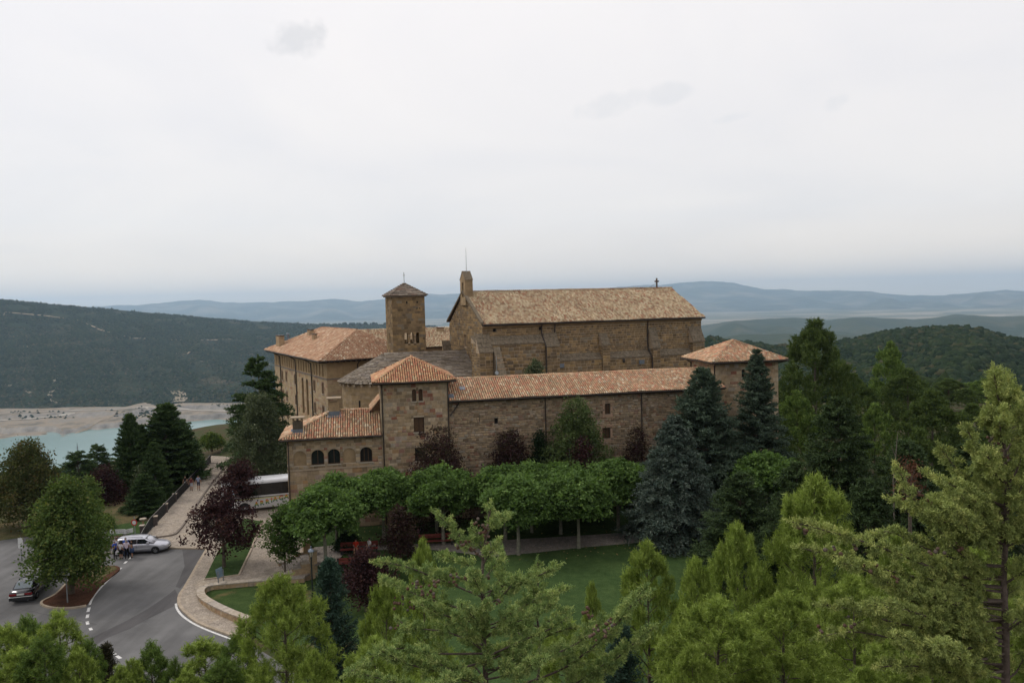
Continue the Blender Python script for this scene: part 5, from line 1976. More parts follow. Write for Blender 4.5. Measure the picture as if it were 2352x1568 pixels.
PT = [((748, 1305), 'plane tree nearest the steps, front left of the clipped row'),
      ((1191, 1273), 'plane tree with a straight bare trunk on the lawn edge behind the tall cypress tip'),
      ((1329, 1258), 'plane tree standing on the path edge, next right of the one behind the cypress tip')]
protos = [plane_proto(l, base_at(*p, TZ), 40 + i) for i, (p, l) in enumerate(PT)]
for q_ in protos:
    q_.scale = (1, 1, .88)
for i, (p, l, s) in enumerate([((882, 1240), 'plane tree behind the purple plum by the benches, second crown of the row', 1.0),
                               ((1019, 1250), 'plane tree left of the cypress tip, above the end of the red bench', 1.0),
                               ((1420, 1218), 'plane tree at the right end of the clipped row, touching the blue spruce', 1.04),
                               ((775, 1258), 'plane tree half hidden behind the crown nearest the steps', .95),
                               ((1004, 1224), 'slender back row plane tree close to the stone wall', .95),
                               ((1161, 1238), 'back row plane tree hidden behind the cypress tip', .98),
                               ((1288, 1226), 'back row plane tree between the two bare trunks on the right', .98),
                               ((1222, 1222), 'back row plane tree in deep shade near the wall of the wing', .95),
                               ((1480, 1212), 'back row plane tree mostly behind the blue spruce', .95),
                               ((1760, 1205), 'plane tree crown showing right of the spruce among dark cedars', 1.0)]):
    copy_thing(protos[i % 3], l, base_at(*p, TZ), random.uniform(0, 6.28), (s, s, s * random.uniform(.83, .92)))


def tree_px(px, ytip, Y, zb=None):
    """base location and height of a tree whose tip shows at a pixel, standing Y metres out"""
    t = atY(px, ytip, Y)
    if zb is None:
        zb = float(gz(t[0], t[1]))
    return (float(t[0]), float(t[1]), zb), float(t[2] - zb)


def round_tree(name, label, cat, px, ytip, Y, wpx, m, zb=None, seed=0, bare=.25, n_clump=500, per=22, leaf=.10, rad=.26, taper=.5, group=None, bark=None, trunk_r=.13, jitter=.28, split=None, upper=.2, shell=(.72, 1.0), nl=16, dx=0):
    loc, h = tree_px(px, ytip, Y, zb)
    r = np.random.default_rng(seed + 100)
    w = wpx * Y / 1777. / 2
    h = max(h, 1.2)
    ch = h * (1 - bare)
    lobes = []
    for k in range(nl):
        t = (k + .5) / nl
        z = h * bare + ch * (.08 + .84 * t)
        prof = math.sin(math.pi * min(.97, (.12 + .86 * t)) ** taper) if taper != 1 else math.sin(math.pi * (.1 + .85 * t))
        q = w * max(prof, .12)
        a = k * 2.4 + r.uniform(-.4, .4)
        s = w * (.36 + jitter * r.random()) * (.65 + .35 * max(prof, .2))
        d = max(q - s * .75, 0) * r.uniform(.5, 1.22)
        lobes.append((math.cos(a) * d + dx * t, math.sin(a) * d, z, s, s, min(s * .85, ch * .3)))
    lobes.append((dx, 0, h - w * .16, w * .2, w * .2, w * .2))
    lobes.append((0, 0, h * bare + ch * .45, w * .55, w * .55, ch * .38))
    return broadleaf(name, label, cat, loc, lobes, m, h * bare + ch * .25, trunk_r, n_clump, per, rad, leaf, seed, bark, nl, group, upper, .5, split, shell)


PLG = 'purple leaved plum trees'
PW = 'purple plums along the wall of the wing'
loc = base_at(512, 1301, .16)
round_tree('plum_tree', 'purple leaved plum on the grass strip in front of the white coach', 'tree', 507, 1128, loc[1], 158, M_plum, .16, 1, .24, 330, 20, .13, .24, .75, PLG, jitter=.10, nl=22, shell=(.8, 1.12), trunk_r=.14)
round_tree('plum_tree', 'taller purple plum beside the old lamp post, covering the coach front', 'tree', 550, 1062, 82, 104, M_plum, .15, 2, .30, 330, 20, .13, .28, .75, PLG, split=2, trunk_r=.09)
round_tree('plum_tree', 'purple plum against the foot of the square front tower', 'tree', 1005, 994, 72, 235, M_plum2, TZ, 3, .0, 800, 20, .11, .26, .6, PW)
round_tree('plum_tree', 'purple plum against the wing wall, below the small square window', 'tree', 1170, 988, 75, 165, M_plum2, TZ, 4, .0, 620, 20, .11, .26, .6, PW)
round_tree('plum_tree', 'purple plum growing in front of the pointed linden', 'tree', 1335, 1003, 73, 120, M_plum, TZ, 5, .05, 380, 20, .11, .26, .6, PW)
round_tree('plum_tree', 'thin open purple plum at the right drainpipe of the wing', 'tree', 1465, 982, 77, 125, M_plum2, TZ, 6, .08, 260, 18, .11, .22, .6, PW, jitter=.1, shell=(.75, 1.1))
round_tree('plum_tree', 'upright purple plum beside the red benches', 'tree', 915, 1163, 63, 92, M_plum2, TZ, 7, .05, 330, 20, .10, .22, .6, PLG, jitter=.1, split=3, trunk_r=.05)
round_tree('plum_shrub', 'low spreading purple shrub in front of the red benches', 'shrub', 838, 1268, 55, 150, M_plum, .6, 8, .05, 420, 20, .10, .24, .7, None)
round_tree('plum_tree', 'dark purple tree in shade between the left conifers and the oak', 'tree', 240, 1080, 88, 120, M_plum, -2.0, 9, .15, 400, 20, .12, .3, .7, PLG)
loc, h = tree_px(1320, 918, 75, TZ)
round_tree('linden_tree', 'pointed linden with pale seed bracts in front of the wing wall', 'tree', 1322, 918, 75.5, 205, M_linden, TZ, 12, .02, 1200, 20, .12, .27, .62, None, nl=34)
round_tree('yew_shrub', 'dark green bush squeezed between a plum and the linden', 'shrub', 1240, 985, 76.5, 60, M_dkleaf, TZ, 13, .03, 300, 22, .10, .25, .7, None)
round_tree('bay_tree', 'pointed bay tree in the courtyard showing above the wing roof', 'tree', 1230, 827, 92, 60, M_holm, 9.0, 14, .05, 330, 22, .10, .22, 1.3, None)
round_tree('holm_oak', 'large grey green holm oak left of the gatehouse', 'tree', 596, 908, 92, 158, M_holm, 0, 15, .06, 1300, 22, .12, .3, .7, None, nl=24, trunk_r=.25)
loc = base_at(150, 1362, .1)
round_tree('oak_tree', 'big yellow green oak on the traffic island', 'tree', 150, 1098, loc[1], 192, M_oak, .1, 16, .14, 1500, 24, .12, .32, .6, None, nl=40, trunk_r=.22, bark=M_bark, jitter=.08, shell=(.65, 1.25))
round_tree('ash_tree', 'tall rusty tinged tree at the left edge behind the parking', 'tree', 58, 1018, 78, 185, M_brownish, 0, 17, .08, 1400, 22, .12, .32, .65, None, nl=40, jitter=.08, shell=(.65, 1.25))
loc = base_at(655, 1330, -.2)
round_tree('maple_tree', 'young maple with open crown at the edge of the sunken lawn', 'tree', 648, 1158, loc[1], 104, M_maple, -.25, 18, .26, 260, 22, .11, .22, .9, None, nl=18, jitter=.06, trunk_r=.085, shell=(.75, 1.15))
round_tree('walnut_tree', 'round green bush tree at the top end of the footpath', 'tree', 485, 1000, 122, 62, M_oak, 0, 19, .05, 300, 20, .16, .3, .7, None)
round_tree('hazel_shrub', 'green hazel bush on the bank behind the fence', 'shrub', 242, 1190, 77.5, 26, M_oak, 0, 20, .03, 120, 20, .10, .22, .8, None)
round_tree('clipped_bush', 'round dark green clipped bush behind the red benches', 'shrub', 797, 1228, 66, 58, M_dkleaf, TZ, 21, .03, 260, 22, .09, .2, .6, None)
round_tree('alder_shrub', 'yellowing bush hanging over the wooden fence behind the direction signs', 'shrub', 238, 1200, 77, 44, M_oak, 0, 22, .05, 160, 20, .09, .22, .8, None)
round_tree('elder_shrub', 'grey leaved bush in the shade left of the tall pine', 'shrub', 322, 1070, 90, 44, M_holm, -1.5, 23, .1, 160, 20, .10, .25, .8, None)
round_tree('ash_tree', 'pale yellow green sapling behind the oak', 'tree', 205, 1090, 72, 50, M_oak, 0, 24, .2, 180, 20, .11, .24, 1.0, None)


# ---------------------------------------------------------------- conifers
def conifer_mesh(h, r0, seed, levels=26, per=8, el=(35, -8), droop=.25, prof=.85, zb=.06, twig=.16, needle=(.16, .035), nq=5, spread=.55, jit=.22, lean=0., trunk_r=None, tipup=.0, flat=.5, dens=1.0):
    """whorls of branches with needled side twigs; el = branch elevation at top and bottom"""
    r = np.random.default_rng(seed)
    P, D, Sz, Tn = [], [], [], []
    mb = MB()
    tr = trunk_r or h * .016
    for k in range(levels):
        t = (k + r.uniform(-.3, .3)) / levels
        t = min(max(t, 0), .985)
        z = h * (zb + (1 - zb) * t)
        for b in range(per):
            L = r0 * max(1 - t, .02) ** prof * r.uniform(1 - jit, 1 + jit * .6) + .04 * r0
            az = r.uniform(0, 2 * math.pi)
            e = math.radians(el[1] + (el[0] - el[1]) * t + r.normal() * 7)
            n = max(int(L / .28 * dens), 3)
            s = np.linspace(0, 1, n + 1)
            ra = L * s * math.cos(e)
            zz = z + L * (s * math.sin(e) - droop * s ** 2 + tipup * s ** 3)
            B = np.stack([ra * math.cos(az), ra * math.sin(az), zz], -1)
            if L > r0 * .35:
                mb.tube([tuple(B[0]), tuple(B[len(B) // 2]), tuple(B[-1])], [tr * .35 * (1 - t) + .01, tr * .22 * (1 - t) + .008, .006], 4, cap=False)
            for i in range(1, n + 1):
                if s[i] < .18:
                    continue
                d = unit(B[i] - B[i - 1])
                side = unit(np.cross(d, (0, 0, 1.)))
                tl = L * twig * (1.25 - .55 * s[i]) + .015 + .06 * (1 - t)
                for sg in (-1, 1):
                    td = unit(d * (1 - spread) + side * sg * spread + np.array([0, 0, r.normal() * .18 - .05]))
                    tn = r.random()
                    for q in range(nq):
                        Tn.append(tn)
                        u = (q + .5) / nq
                        P.append(B[i] + td * tl * u + r.normal(size=3) * .03)
                        D.append(unit(td + r.normal(size=3) * .45))
                        Sz.append(1.0 - .25 * u)
                Tn.append(r.random())
                P.append(B[i] + (0, 0, .03))
                D.append(unit(d + r.normal(size=3) * .3))
                Sz.append(1.0)
    # leader
    for z in np.linspace(h * .9, h, 30):
        for q in range(3):
            Tn.append(r.random())
            P.append(np.array([0, 0, z]))
            D.append(unit(r.normal(size=3) * (.15 + .6 * (1 - z / h) * 10) + np.array([0, 0, .9])))
            Sz.append(.35 + .5 * (1 - z / h) * 10)
    P, D, Sz = np.array(P), np.array(D), np.array(Sz)[:, None]
    P, D, Sz = np.repeat(P, 2, 0) + r.normal(size=(2 * len(P), 3)) * np.array([.06, .06, .05]), unit(np.repeat(D, 2, 0) + r.normal(size=(2 * len(P), 3)) * .3), np.repeat(Sz, 2, 0)
    Nn = unit(rand_dir(len(P), r) + np.array([0, 0, flat]))
    Bx = unit(np.cross(Nn, D))
    s = Sz * r.uniform(.7, 1.3, Sz.shape)
    V, F = quads(P + D * needle[0] * .4, D * needle[0] * s, Bx * needle[1] * s)
    mb.tube([(0, 0, -.8), (0, 0, .3), (lean * .5, 0, h * .5), (0, 0, h * .98)], [tr * 1.2, tr, tr * .55, .012], 8, cap=False)
    return mesh_np('crown', V, F, tone=np.repeat(Tn, 2)), mb.mesh('trunk', True)


def conifer(name, label, loc, meshes, m, bark=None, group=None, scale=1.0, rz=0.0):
    root = thing(name, label, 'tree', loc, rz, group)
    root.scale = scale if isinstance(scale, tuple) else (scale,) * 3
    put('crown', meshes[0], m, root)
    put('trunk', meshes[1], bark or M_bark, root)
    return root


M_spruce = leaf_mat('blue_spruce_needles', [(0, (.032, .052, .042)), (.4, (.060, .086, .068)), (.8, (.115, .145, .118)), (1, (.20, .23, .19))], .1)
M_cedar = leaf_mat('blue_cedar_needles', [(0, (.036, .058, .040)), (.4, (.060, .090, .062)), (.8, (.092, .128, .088)), (1, (.14, .18, .12))], .15)
M_deodar = leaf_mat('dark_cedar_needles', [(0, (.022, .040, .016)), (.5, (.040, .066, .024)), (.85, (.062, .095, .034)), (1, (.10, .13, .055))], .15)
M_darkcon = leaf_mat('dark_conifer_needles', [(0, (.024, .048, .018)), (.5, (.048, .084, .028)), (.85, (.078, .122, .040)), (1, (.12, .165, .06))], .15)
M_greencon = leaf_mat('bright_fir_needles', [(0, (.035, .062, .020)), (.5, (.055, .095, .028)), (1, (.09, .13, .04))], .15)
M_bluecy = leaf_mat('blue_green_cypress', [(0, (.020, .042, .030)), (.5, (.034, .066, .046)), (.85, (.055, .095, .066)), (1, (.08, .125, .09))], .12)

loc, h = tree_px(1548, 955, 66, TZ)
ms = conifer_mesh(h, 4.8, 51, 34, 15, (40, -12), .22, .85, .04, .20, (.15, .05), 5, .5)
conifer('blue_spruce', 'broad silvery blue spruce in the centre right of the garden', loc, ms, M_spruce)
loc, h = tree_px(1615, 846, 76, TZ)
ms = conifer_mesh(h, 5.2, 52, 34, 14, (45, 2), .12, .75, .06, .2, (.17, .05), 5, .5, .3)
conifer('blue_cedar', 'tall grey green cedar between the spruce and the wing roof', loc, ms, M_cedar)
loc, h = tree_px(1738, 803, 77, TZ)
ms = conifer_mesh(h, 4.0, 53, 34, 14, (48, 0), .10, .85, .06, .2, (.17, .05), 5, .5, .3)
conifer('blue_cedar', 'pointed dark blue cedar in front of the right pavilion', loc, ms, M_cedar)
dk = conifer_mesh(13, 5.2, 54, 28, 12, (22, -4), .14, .7, .03, .24, (.19, .05), 6, .5, .25, flat=1.2)
loc, h = tree_px(1925, 912, 58)
conifer('deodar_cedar', 'dark flat branched cedar with bare brown leader on the right', loc, dk, M_deodar, scale=(.92, .92, h / 13))
for px, yt, Y, s, l in ((1700, 1085, 56, .8, 'dark cedar with drooping boughs beside the blue spruce'), (1830, 1060, 52, .7, 'low dark cedar under the brown topped one'),
                        (2080, 1010, 52, .85, 'dark cedar with a reddish dead bough near the right edge'), (1990, 1100, 46, .7, 'dark cedar in shade behind the tallest yellow green pine'), (2230, 1010, 60, .8, 'shadowed cedar behind the right hand cypress')):
    loc, h = tree_px(px, yt, Y)
    conifer('deodar_cedar', l, loc, dk, M_deodar, scale=(s, s, max(h, 3) / 13), rz=random.uniform(0, 6))
# left group
loc, h = tree_px(592, 815, 104, -1)
ms = conifer_mesh(h, 5.6, 55, 20, 11, (30, -2), .16, .75, .06, .28, (.28, .09), 6, .5, .3, flat=1.2)
conifer('cedar', 'dark layered cedar rising in front of the abbey block', loc, ms, M_darkcon)
pk = conifer_mesh(15, 4.2, 56, 28, 13, (50, 8), .05, .6, .04, .18, (.24, .08), 5, .5, .3, flat=.6)
LCON = 'dark conifers behind the fence'
for px, yt, Y, s, l, mm in ((378, 930, 98, 1.15, 'tallest dense dark conifer behind the fence on the left', M_darkcon), (296, 953, 94, .62, 'narrow dark conifer left of the tallest one', M_darkcon), (322, 978, 96, .55, 'dark conifer squeezed between the two taller ones', M_darkcon),
                           (418, 965, 108, .62, 'dark conifer with curled tip right of the tallest one', M_darkcon), (418, 1030, 112, .5, 'dark conifer by the upper end of the fence', M_darkcon), (330, 1090, 84, .6, 'conifer lower in the group with fresh green shoots', M_greencon), (352, 1018, 88, .5, 'bright green fir in front of the tallest dark conifer', M_greencon)):
    loc, h = tree_px(px, yt, Y, -1.5)
    conifer('conifer', l, loc, pk, mm, group=LCON, scale=(s, s, h / 15), rz=random.uniform(0, 6))
ck = conifer_mesh(11, 4.6, 57, 20, 8, (25, -5), .2, .6, .12, .24, (.24, .05), 5, .5, .3, flat=1.0)
for px, yt, Y, s, l in ((222, 1020, 96, .62, 'dark cedar with tufted top against the reservoir'), (178, 1035, 92, .75, 'broad dark cedar left of the tufted one')):
    loc, h = tree_px(px, yt, Y, -2.0)
    conifer('cedar', l, loc, ck, M_darkcon, scale=(s, s, h / 11), rz=random.uniform(0, 6))
# blue green one in the foreground
loc, h = tree_px(757, 1288, 33)
ms = conifer_mesh(h, 1.75, 58, 30, 11, (60, 25), .05, .6, .02, .28, (.085, .022), 6, .45, .3)
conifer('blue_cypress', 'blue green bushy cypress in front of the purple shrub', loc, ms, M_bluecy)
loc, h = tree_px(1425, 1440, 24)
ms = conifer_mesh(max(h, 2), 1.2, 59, 24, 10, (60, 25), .05, .6, .02, .28, (.07, .016), 6, .45, .3)
conifer('blue_cypress', 'small blue green cypress behind the long cypress bough', loc, ms, M_bluecy)
loc, h = tree_px(240, 1482, 30)
ms = conifer_mesh(max(h, 2), .85, 60, 22, 9, (55, 25), .02, .6, .02, .25, (.06, .016), 6, .45, .3)
conifer('juniper', 'small brownish juniper poking up at the bottom left', loc, ms, leaf_mat('brown_juniper', [(0, (.025, .028, .014)), (.6, (.045, .042, .022)), (1, (.08, .06, .035))], .1))

# ---------------------------------------------------------------- yellow green pines of the slope
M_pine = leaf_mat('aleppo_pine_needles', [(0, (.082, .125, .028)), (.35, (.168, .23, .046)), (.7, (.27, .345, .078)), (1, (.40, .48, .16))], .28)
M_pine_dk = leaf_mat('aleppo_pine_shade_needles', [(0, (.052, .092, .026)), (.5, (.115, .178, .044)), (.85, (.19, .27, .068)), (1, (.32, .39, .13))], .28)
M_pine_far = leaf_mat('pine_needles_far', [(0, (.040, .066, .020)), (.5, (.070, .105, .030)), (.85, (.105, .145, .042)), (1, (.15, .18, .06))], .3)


def pine_mesh(h, w, seed, n_shoot=1500, needles=13, nl=.085, nw=.0075, bare=.05, tips=.55, point=.75, open_=.25):
    """rounded crown of upswept shoots, each a brush of needles"""
    r = np.random.default_rng(seed)
    P0, D0 = [], []
    mb = MB()
    nb = 46
    br = []
    for k in range(nb):
        t = (k + .5) / nb
        z0 = h * (bare + (1 - bare) * t * .93)
        a = k * 2.39996 + r.uniform(-.3, .3)
        q = w * (1 - t ** 1.6) ** point * r.uniform(.75, 1.12)
        e = np.array([math.cos(a) * q, math.sin(a) * q, min(z0 + q * r.uniform(.35, .8), h * .97)])
        br.append((np.array([0, 0, z0]), e))
        limb(mb, (0, 0, z0), e, .028 * (1.2 - t), .008, 3, -.08, .1, 4)
    br.append((np.array([0, 0, h * .8]), np.array([0, 0, h])))
    wgt = np.array([np.linalg.norm(e - s) + .2 for s, e in br])
    n1 = n_shoot // 4
    pick = r.choice(len(br), n1, p=wgt / wgt.sum())
    Sx = np.array([br[i][0] for i in pick])
    Ex = np.array([br[i][1] for i in pick])
    u = (1 - r.random(n1) ** 1.5 * .8)[:, None]
    base1 = Sx + (Ex - Sx) * u + r.normal(size=(n1, 3)) * w * .06
    tips_ = np.array([e for s_, e in br])
    n2 = n_shoot - n1
    pk_ = r.integers(0, len(tips_), n2)
    cl = w * (.30 * (1.15 - np.clip(tips_[pk_, 2] / h, 0, 1) * .75))[:, None]
    dv = rand_dir(n2, r) * r.random((n2, 1)) ** .4
    dv[:, 2] = dv[:, 2] * .9 + .15
    base2 = tips_[pk_] + dv * cl - np.array([0, 0, .1]) * w
    base = np.concatenate([base1, base2])
    base[:, 2] = np.minimum(base[:, 2], h * .985)
    out_ = unit(np.concatenate([base[:, :2], np.zeros((n_shoot, 1))], 1) + 1e-6)
    loc_out = np.concatenate([out_[:n1], unit(dv)])
    sd = unit(out_ * .3 + loc_out * .45 + np.array([0, 0, 1.0]) * .75 + r.normal(size=(n_shoot, 3)) * .25)
    sl_ = nl * r.uniform(1.0, 2.3, (n_shoot, 1))
    n = n_shoot * needles
    uu = np.tile(np.linspace(.05, 1.0, needles), n_shoot)[:, None]
    B = np.repeat(base, needles, 0)
    Dv = np.repeat(sd, needles, 0)
    SL = np.repeat(sl_, needles, 0)
    nd_ = unit(Dv * tips + unit(np.cross(Dv, rand_dir(n, r))) * .75)
    P = B + Dv * SL * uu
    Ln = nl * r.uniform(.75, 1.2, (n, 1))
    Bx = unit(np.cross(nd_, rand_dir(n, r)))
    V = np.stack([P - Bx * nw, P + Bx * nw, P + nd_ * Ln], 1).reshape(-1, 3)
    F = np.arange(3 * n).reshape(n, 3)
    mb.tube([(0, 0, -.9), (0, 0, .2), (w * .03, 0, h * .5), (0, 0, h * .96)], [h * .022, h * .018, h * .011, .01], 8, cap=False)
    return mesh_np('crown', V, F, tone=np.repeat(r.random(n_shoot), needles)), mb.mesh('trunk', True)


PV = [pine_mesh(5.0, 1.5, 70 + i, 3600, 18, .115, .009, point=.5) for i in range(3)]
PVs = [pine_mesh(3.4, .75, 80 + i, 1500, 18, .10, .0085, point=.45) for i in range(2)]
PG = 'young yellow green pines on the slope'
PINES = [(648, 1330, 23, 230, 0, M_pine, 'wide bright pine at the kerb, left of the blue green cypress'),
         (970, 1247, 34, 90, 1, M_pine, 'small bright pine peeping out behind the left boughs of the cypress'),
         (885, 1335, 26, 130, 2, M_pine, 'bright pine left of the foreground cypress trunk'),
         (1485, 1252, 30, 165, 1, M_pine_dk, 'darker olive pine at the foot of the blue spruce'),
         (1600, 1290, 26, 120, 2, M_pine, 'narrow bright pine just right of the olive one'),
         (1692, 1215, 27, 180, 0, M_pine, 'rounded bright pine in front of the dark cedars'),
         (1870, 1104, 27, 260, 1, M_pine, 'tallest broad yellow green pine in the foreground right'),
         (1650, 1385, 17, 290, 2, M_pine, 'largest near pine filling the lower right foreground'),
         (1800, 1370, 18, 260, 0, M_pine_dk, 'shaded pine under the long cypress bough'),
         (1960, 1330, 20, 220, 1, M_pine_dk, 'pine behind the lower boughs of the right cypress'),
         (1590, 1490, 14, 160, 0, M_pine, 'low pine at the bottom edge, right of the cypress'),
         (1360, 1345, 27, 70, 2, M_pine, 'small pine tip on the lawn edge'),
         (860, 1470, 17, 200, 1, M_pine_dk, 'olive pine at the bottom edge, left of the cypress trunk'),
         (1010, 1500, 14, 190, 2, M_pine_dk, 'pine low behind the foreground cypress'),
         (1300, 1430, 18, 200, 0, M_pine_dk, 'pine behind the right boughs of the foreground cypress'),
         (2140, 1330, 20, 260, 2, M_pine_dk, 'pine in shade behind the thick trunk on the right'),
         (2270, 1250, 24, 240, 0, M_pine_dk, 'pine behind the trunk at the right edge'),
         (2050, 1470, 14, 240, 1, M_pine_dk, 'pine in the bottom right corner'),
         (720, 1500, 18, 130, 2, M_pine, 'yellow pine tip at the bottom edge below the blue cypress'),
         (2060, 1235, 30, 150, 0, M_pine, 'bright pine glimpsed left of the right hand cypress')]
for i, (px, yt, Y, wp, k, mm, l) in enumerate(PINES):
    loc, h = tree_px(px, yt, Y)
    h = max(h, 1.6)
    s = wp * Y / 1777. / 2 / 1.5
    conifer('pine_tree', l, loc, PV[k], mm, group=PG, scale=(s, s, h / 5.0), rz=random.uniform(0, 6))
for i, (px, yt, Y, wp, k, mm, l) in enumerate([(135, 1412, 27, 110, 0, M_pine, 'slender bright pine at the bottom left, tallest of its clump'),
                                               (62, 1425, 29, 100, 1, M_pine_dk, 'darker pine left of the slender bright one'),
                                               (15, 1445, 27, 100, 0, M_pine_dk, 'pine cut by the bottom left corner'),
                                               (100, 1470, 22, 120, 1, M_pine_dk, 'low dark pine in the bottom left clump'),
                                               (346, 1483, 27, 82, 1, M_pine, 'small rounded pine at the bottom edge in front of the road'),
                                               (300, 1520, 25, 60, 0, M_pine_dk, 'little dark pine beside the brownish juniper'),
                                               (468, 1476, 25, 130, 0, M_pine, 'bright pine left of the wide one at the kerb'),
                                               (400, 1520, 24, 60, 1, M_pine, 'short pine between two rounded ones at the bottom edge'),
                                               (545, 1460, 25, 90, 1, M_pine, 'pine overlapping the white kerb line'),
                                               (180, 1500, 22, 80, 0, M_pine, 'pine right of the slender bright one'),
                                               (205, 1478, 27, 70, 1, M_pine_dk, 'dark small pine left of the brownish juniper'),
                                               (275, 1535, 22, 70, 0, M_pine, 'low bright pine right under the brownish juniper'),
                                               (510, 1520, 22, 110, 1, M_pine_dk, 'low olive pine below the bright pine near the kerb line'),
                                               (430, 1545, 20, 90, 0, M_pine, 'low bright pine cut by the bottom edge left of centre'),
                                               (40, 1500, 22, 110, 0, M_pine, 'bright low pine in the bottom left corner clump')]):
    loc, h = tree_px(px, yt, Y)
    h = max(h, 1.2)
    s = wp * 1.22 * Y / 1777. / 2 / .75
    conifer('pine_tree', l, loc, PVs[k], mm, group=PG, scale=(s, s, h / 3.4), rz=random.uniform(0, 6))

# taller pines behind on the right
FP = [pine_mesh(14, 4.6, 90 + i, 4200, 12, .30, .045, point=.7, open_=.2) for i in range(3)]
FG = 'tall pines on the hillside right of the pavilion'
for i, (px, yt, Y, wp, k, l) in enumerate([(1872, 738, 98, 190, 0, 'tall dark pine with ragged top right of the pavilion'),
                                           (2045, 788, 118, 95, 1, 'pine with a round yellow green top in front of the wooded hill'),
                                           (2085, 850, 112, 130, 2, 'dense pine just right of the round topped one'),
                                           (1830, 900, 92, 120, 1, 'pine crown filling the gap below the ragged pine'),
                                           (1960, 860, 110, 110, 2, 'pine between the ragged pine and the round topped one'),
                                           (2140, 900, 78, 170, 0, 'broad bright green pine in the middle of the right slope'),
                                           (2010, 930, 84, 110, 1, 'pine above the dead brown boughs'),
                                           (2235, 930, 92, 130, 2, 'pine left of the cypress tip at the right edge'),
                                           (2330, 900, 100, 140, 1, 'pine at the far right edge'),
                                           (2180, 870, 140, 110, 0, 'pine farther back on the right slope'),
                                           (2265, 870, 150, 110, 1, 'distant pine right of the broad bright one'),
                                           (2110, 990, 62, 160, 2, 'shaded pine below the broad bright one'),
                                           (2250, 1000, 66, 170, 0, 'shaded pine behind the cypress leader'),
                                           (2340, 1030, 60, 150, 2, 'dark pine at the right edge halfway down'),
                                           (1780, 960, 88, 90, 2, 'pine showing behind the pointed cedar')]):
    loc, h = tree_px(px, yt, Y)
    s = wp * Y / 1777. / 2 / 4.6
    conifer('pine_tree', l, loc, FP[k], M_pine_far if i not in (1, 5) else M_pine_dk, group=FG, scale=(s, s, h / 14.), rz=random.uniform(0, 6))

# ---------------------------------------------------------------- the two near cypresses
M_cyp = leaf_mat('cypress_sprays', [(0, (.09, .145, .055)), (.35, (.185, .27, .09)), (.7, (.32, .395, .135)), (1, (.50, .54, .20))], .15, noise=(5, .2))
M_cyp2 = leaf_mat('cypress_sprays_golden', [(0, (.115, .15, .055)), (.35, (.225, .275, .088)), (.7, (.35, .40, .13)), (1, (.52, .52, .18))], .15, noise=(5, .2))
M_cone = mat('cypress_cone', stops=[(0, (.085, .045, .030)), (.5, (.115, .07, .05)), (1, (.12, .105, .09))], rough=.8, noise=(60, .3), spec=.15)


def cone_mesh(seed):
    bm = bmesh.new()
    bmesh.ops.create_icosphere(bm, subdivisions=2, radius=.0165)
    r = random.Random(seed)
    for v in bm.verts:
        d = v.co.normalized()
        k = .86 + .18 * abs(math.sin(d.x * 4 + seed)) * abs(math.cos(d.y * 4 + d.z * 3))
        v.co *= k * r.uniform(.97, 1.03)
    me = bpy.data.meshes.new('cone')
    bm.to_mesh(me)
    bm.free()
    me.materials.append(M_cone)
    return me


CONES = [cone_mesh(i) for i in range(3)]


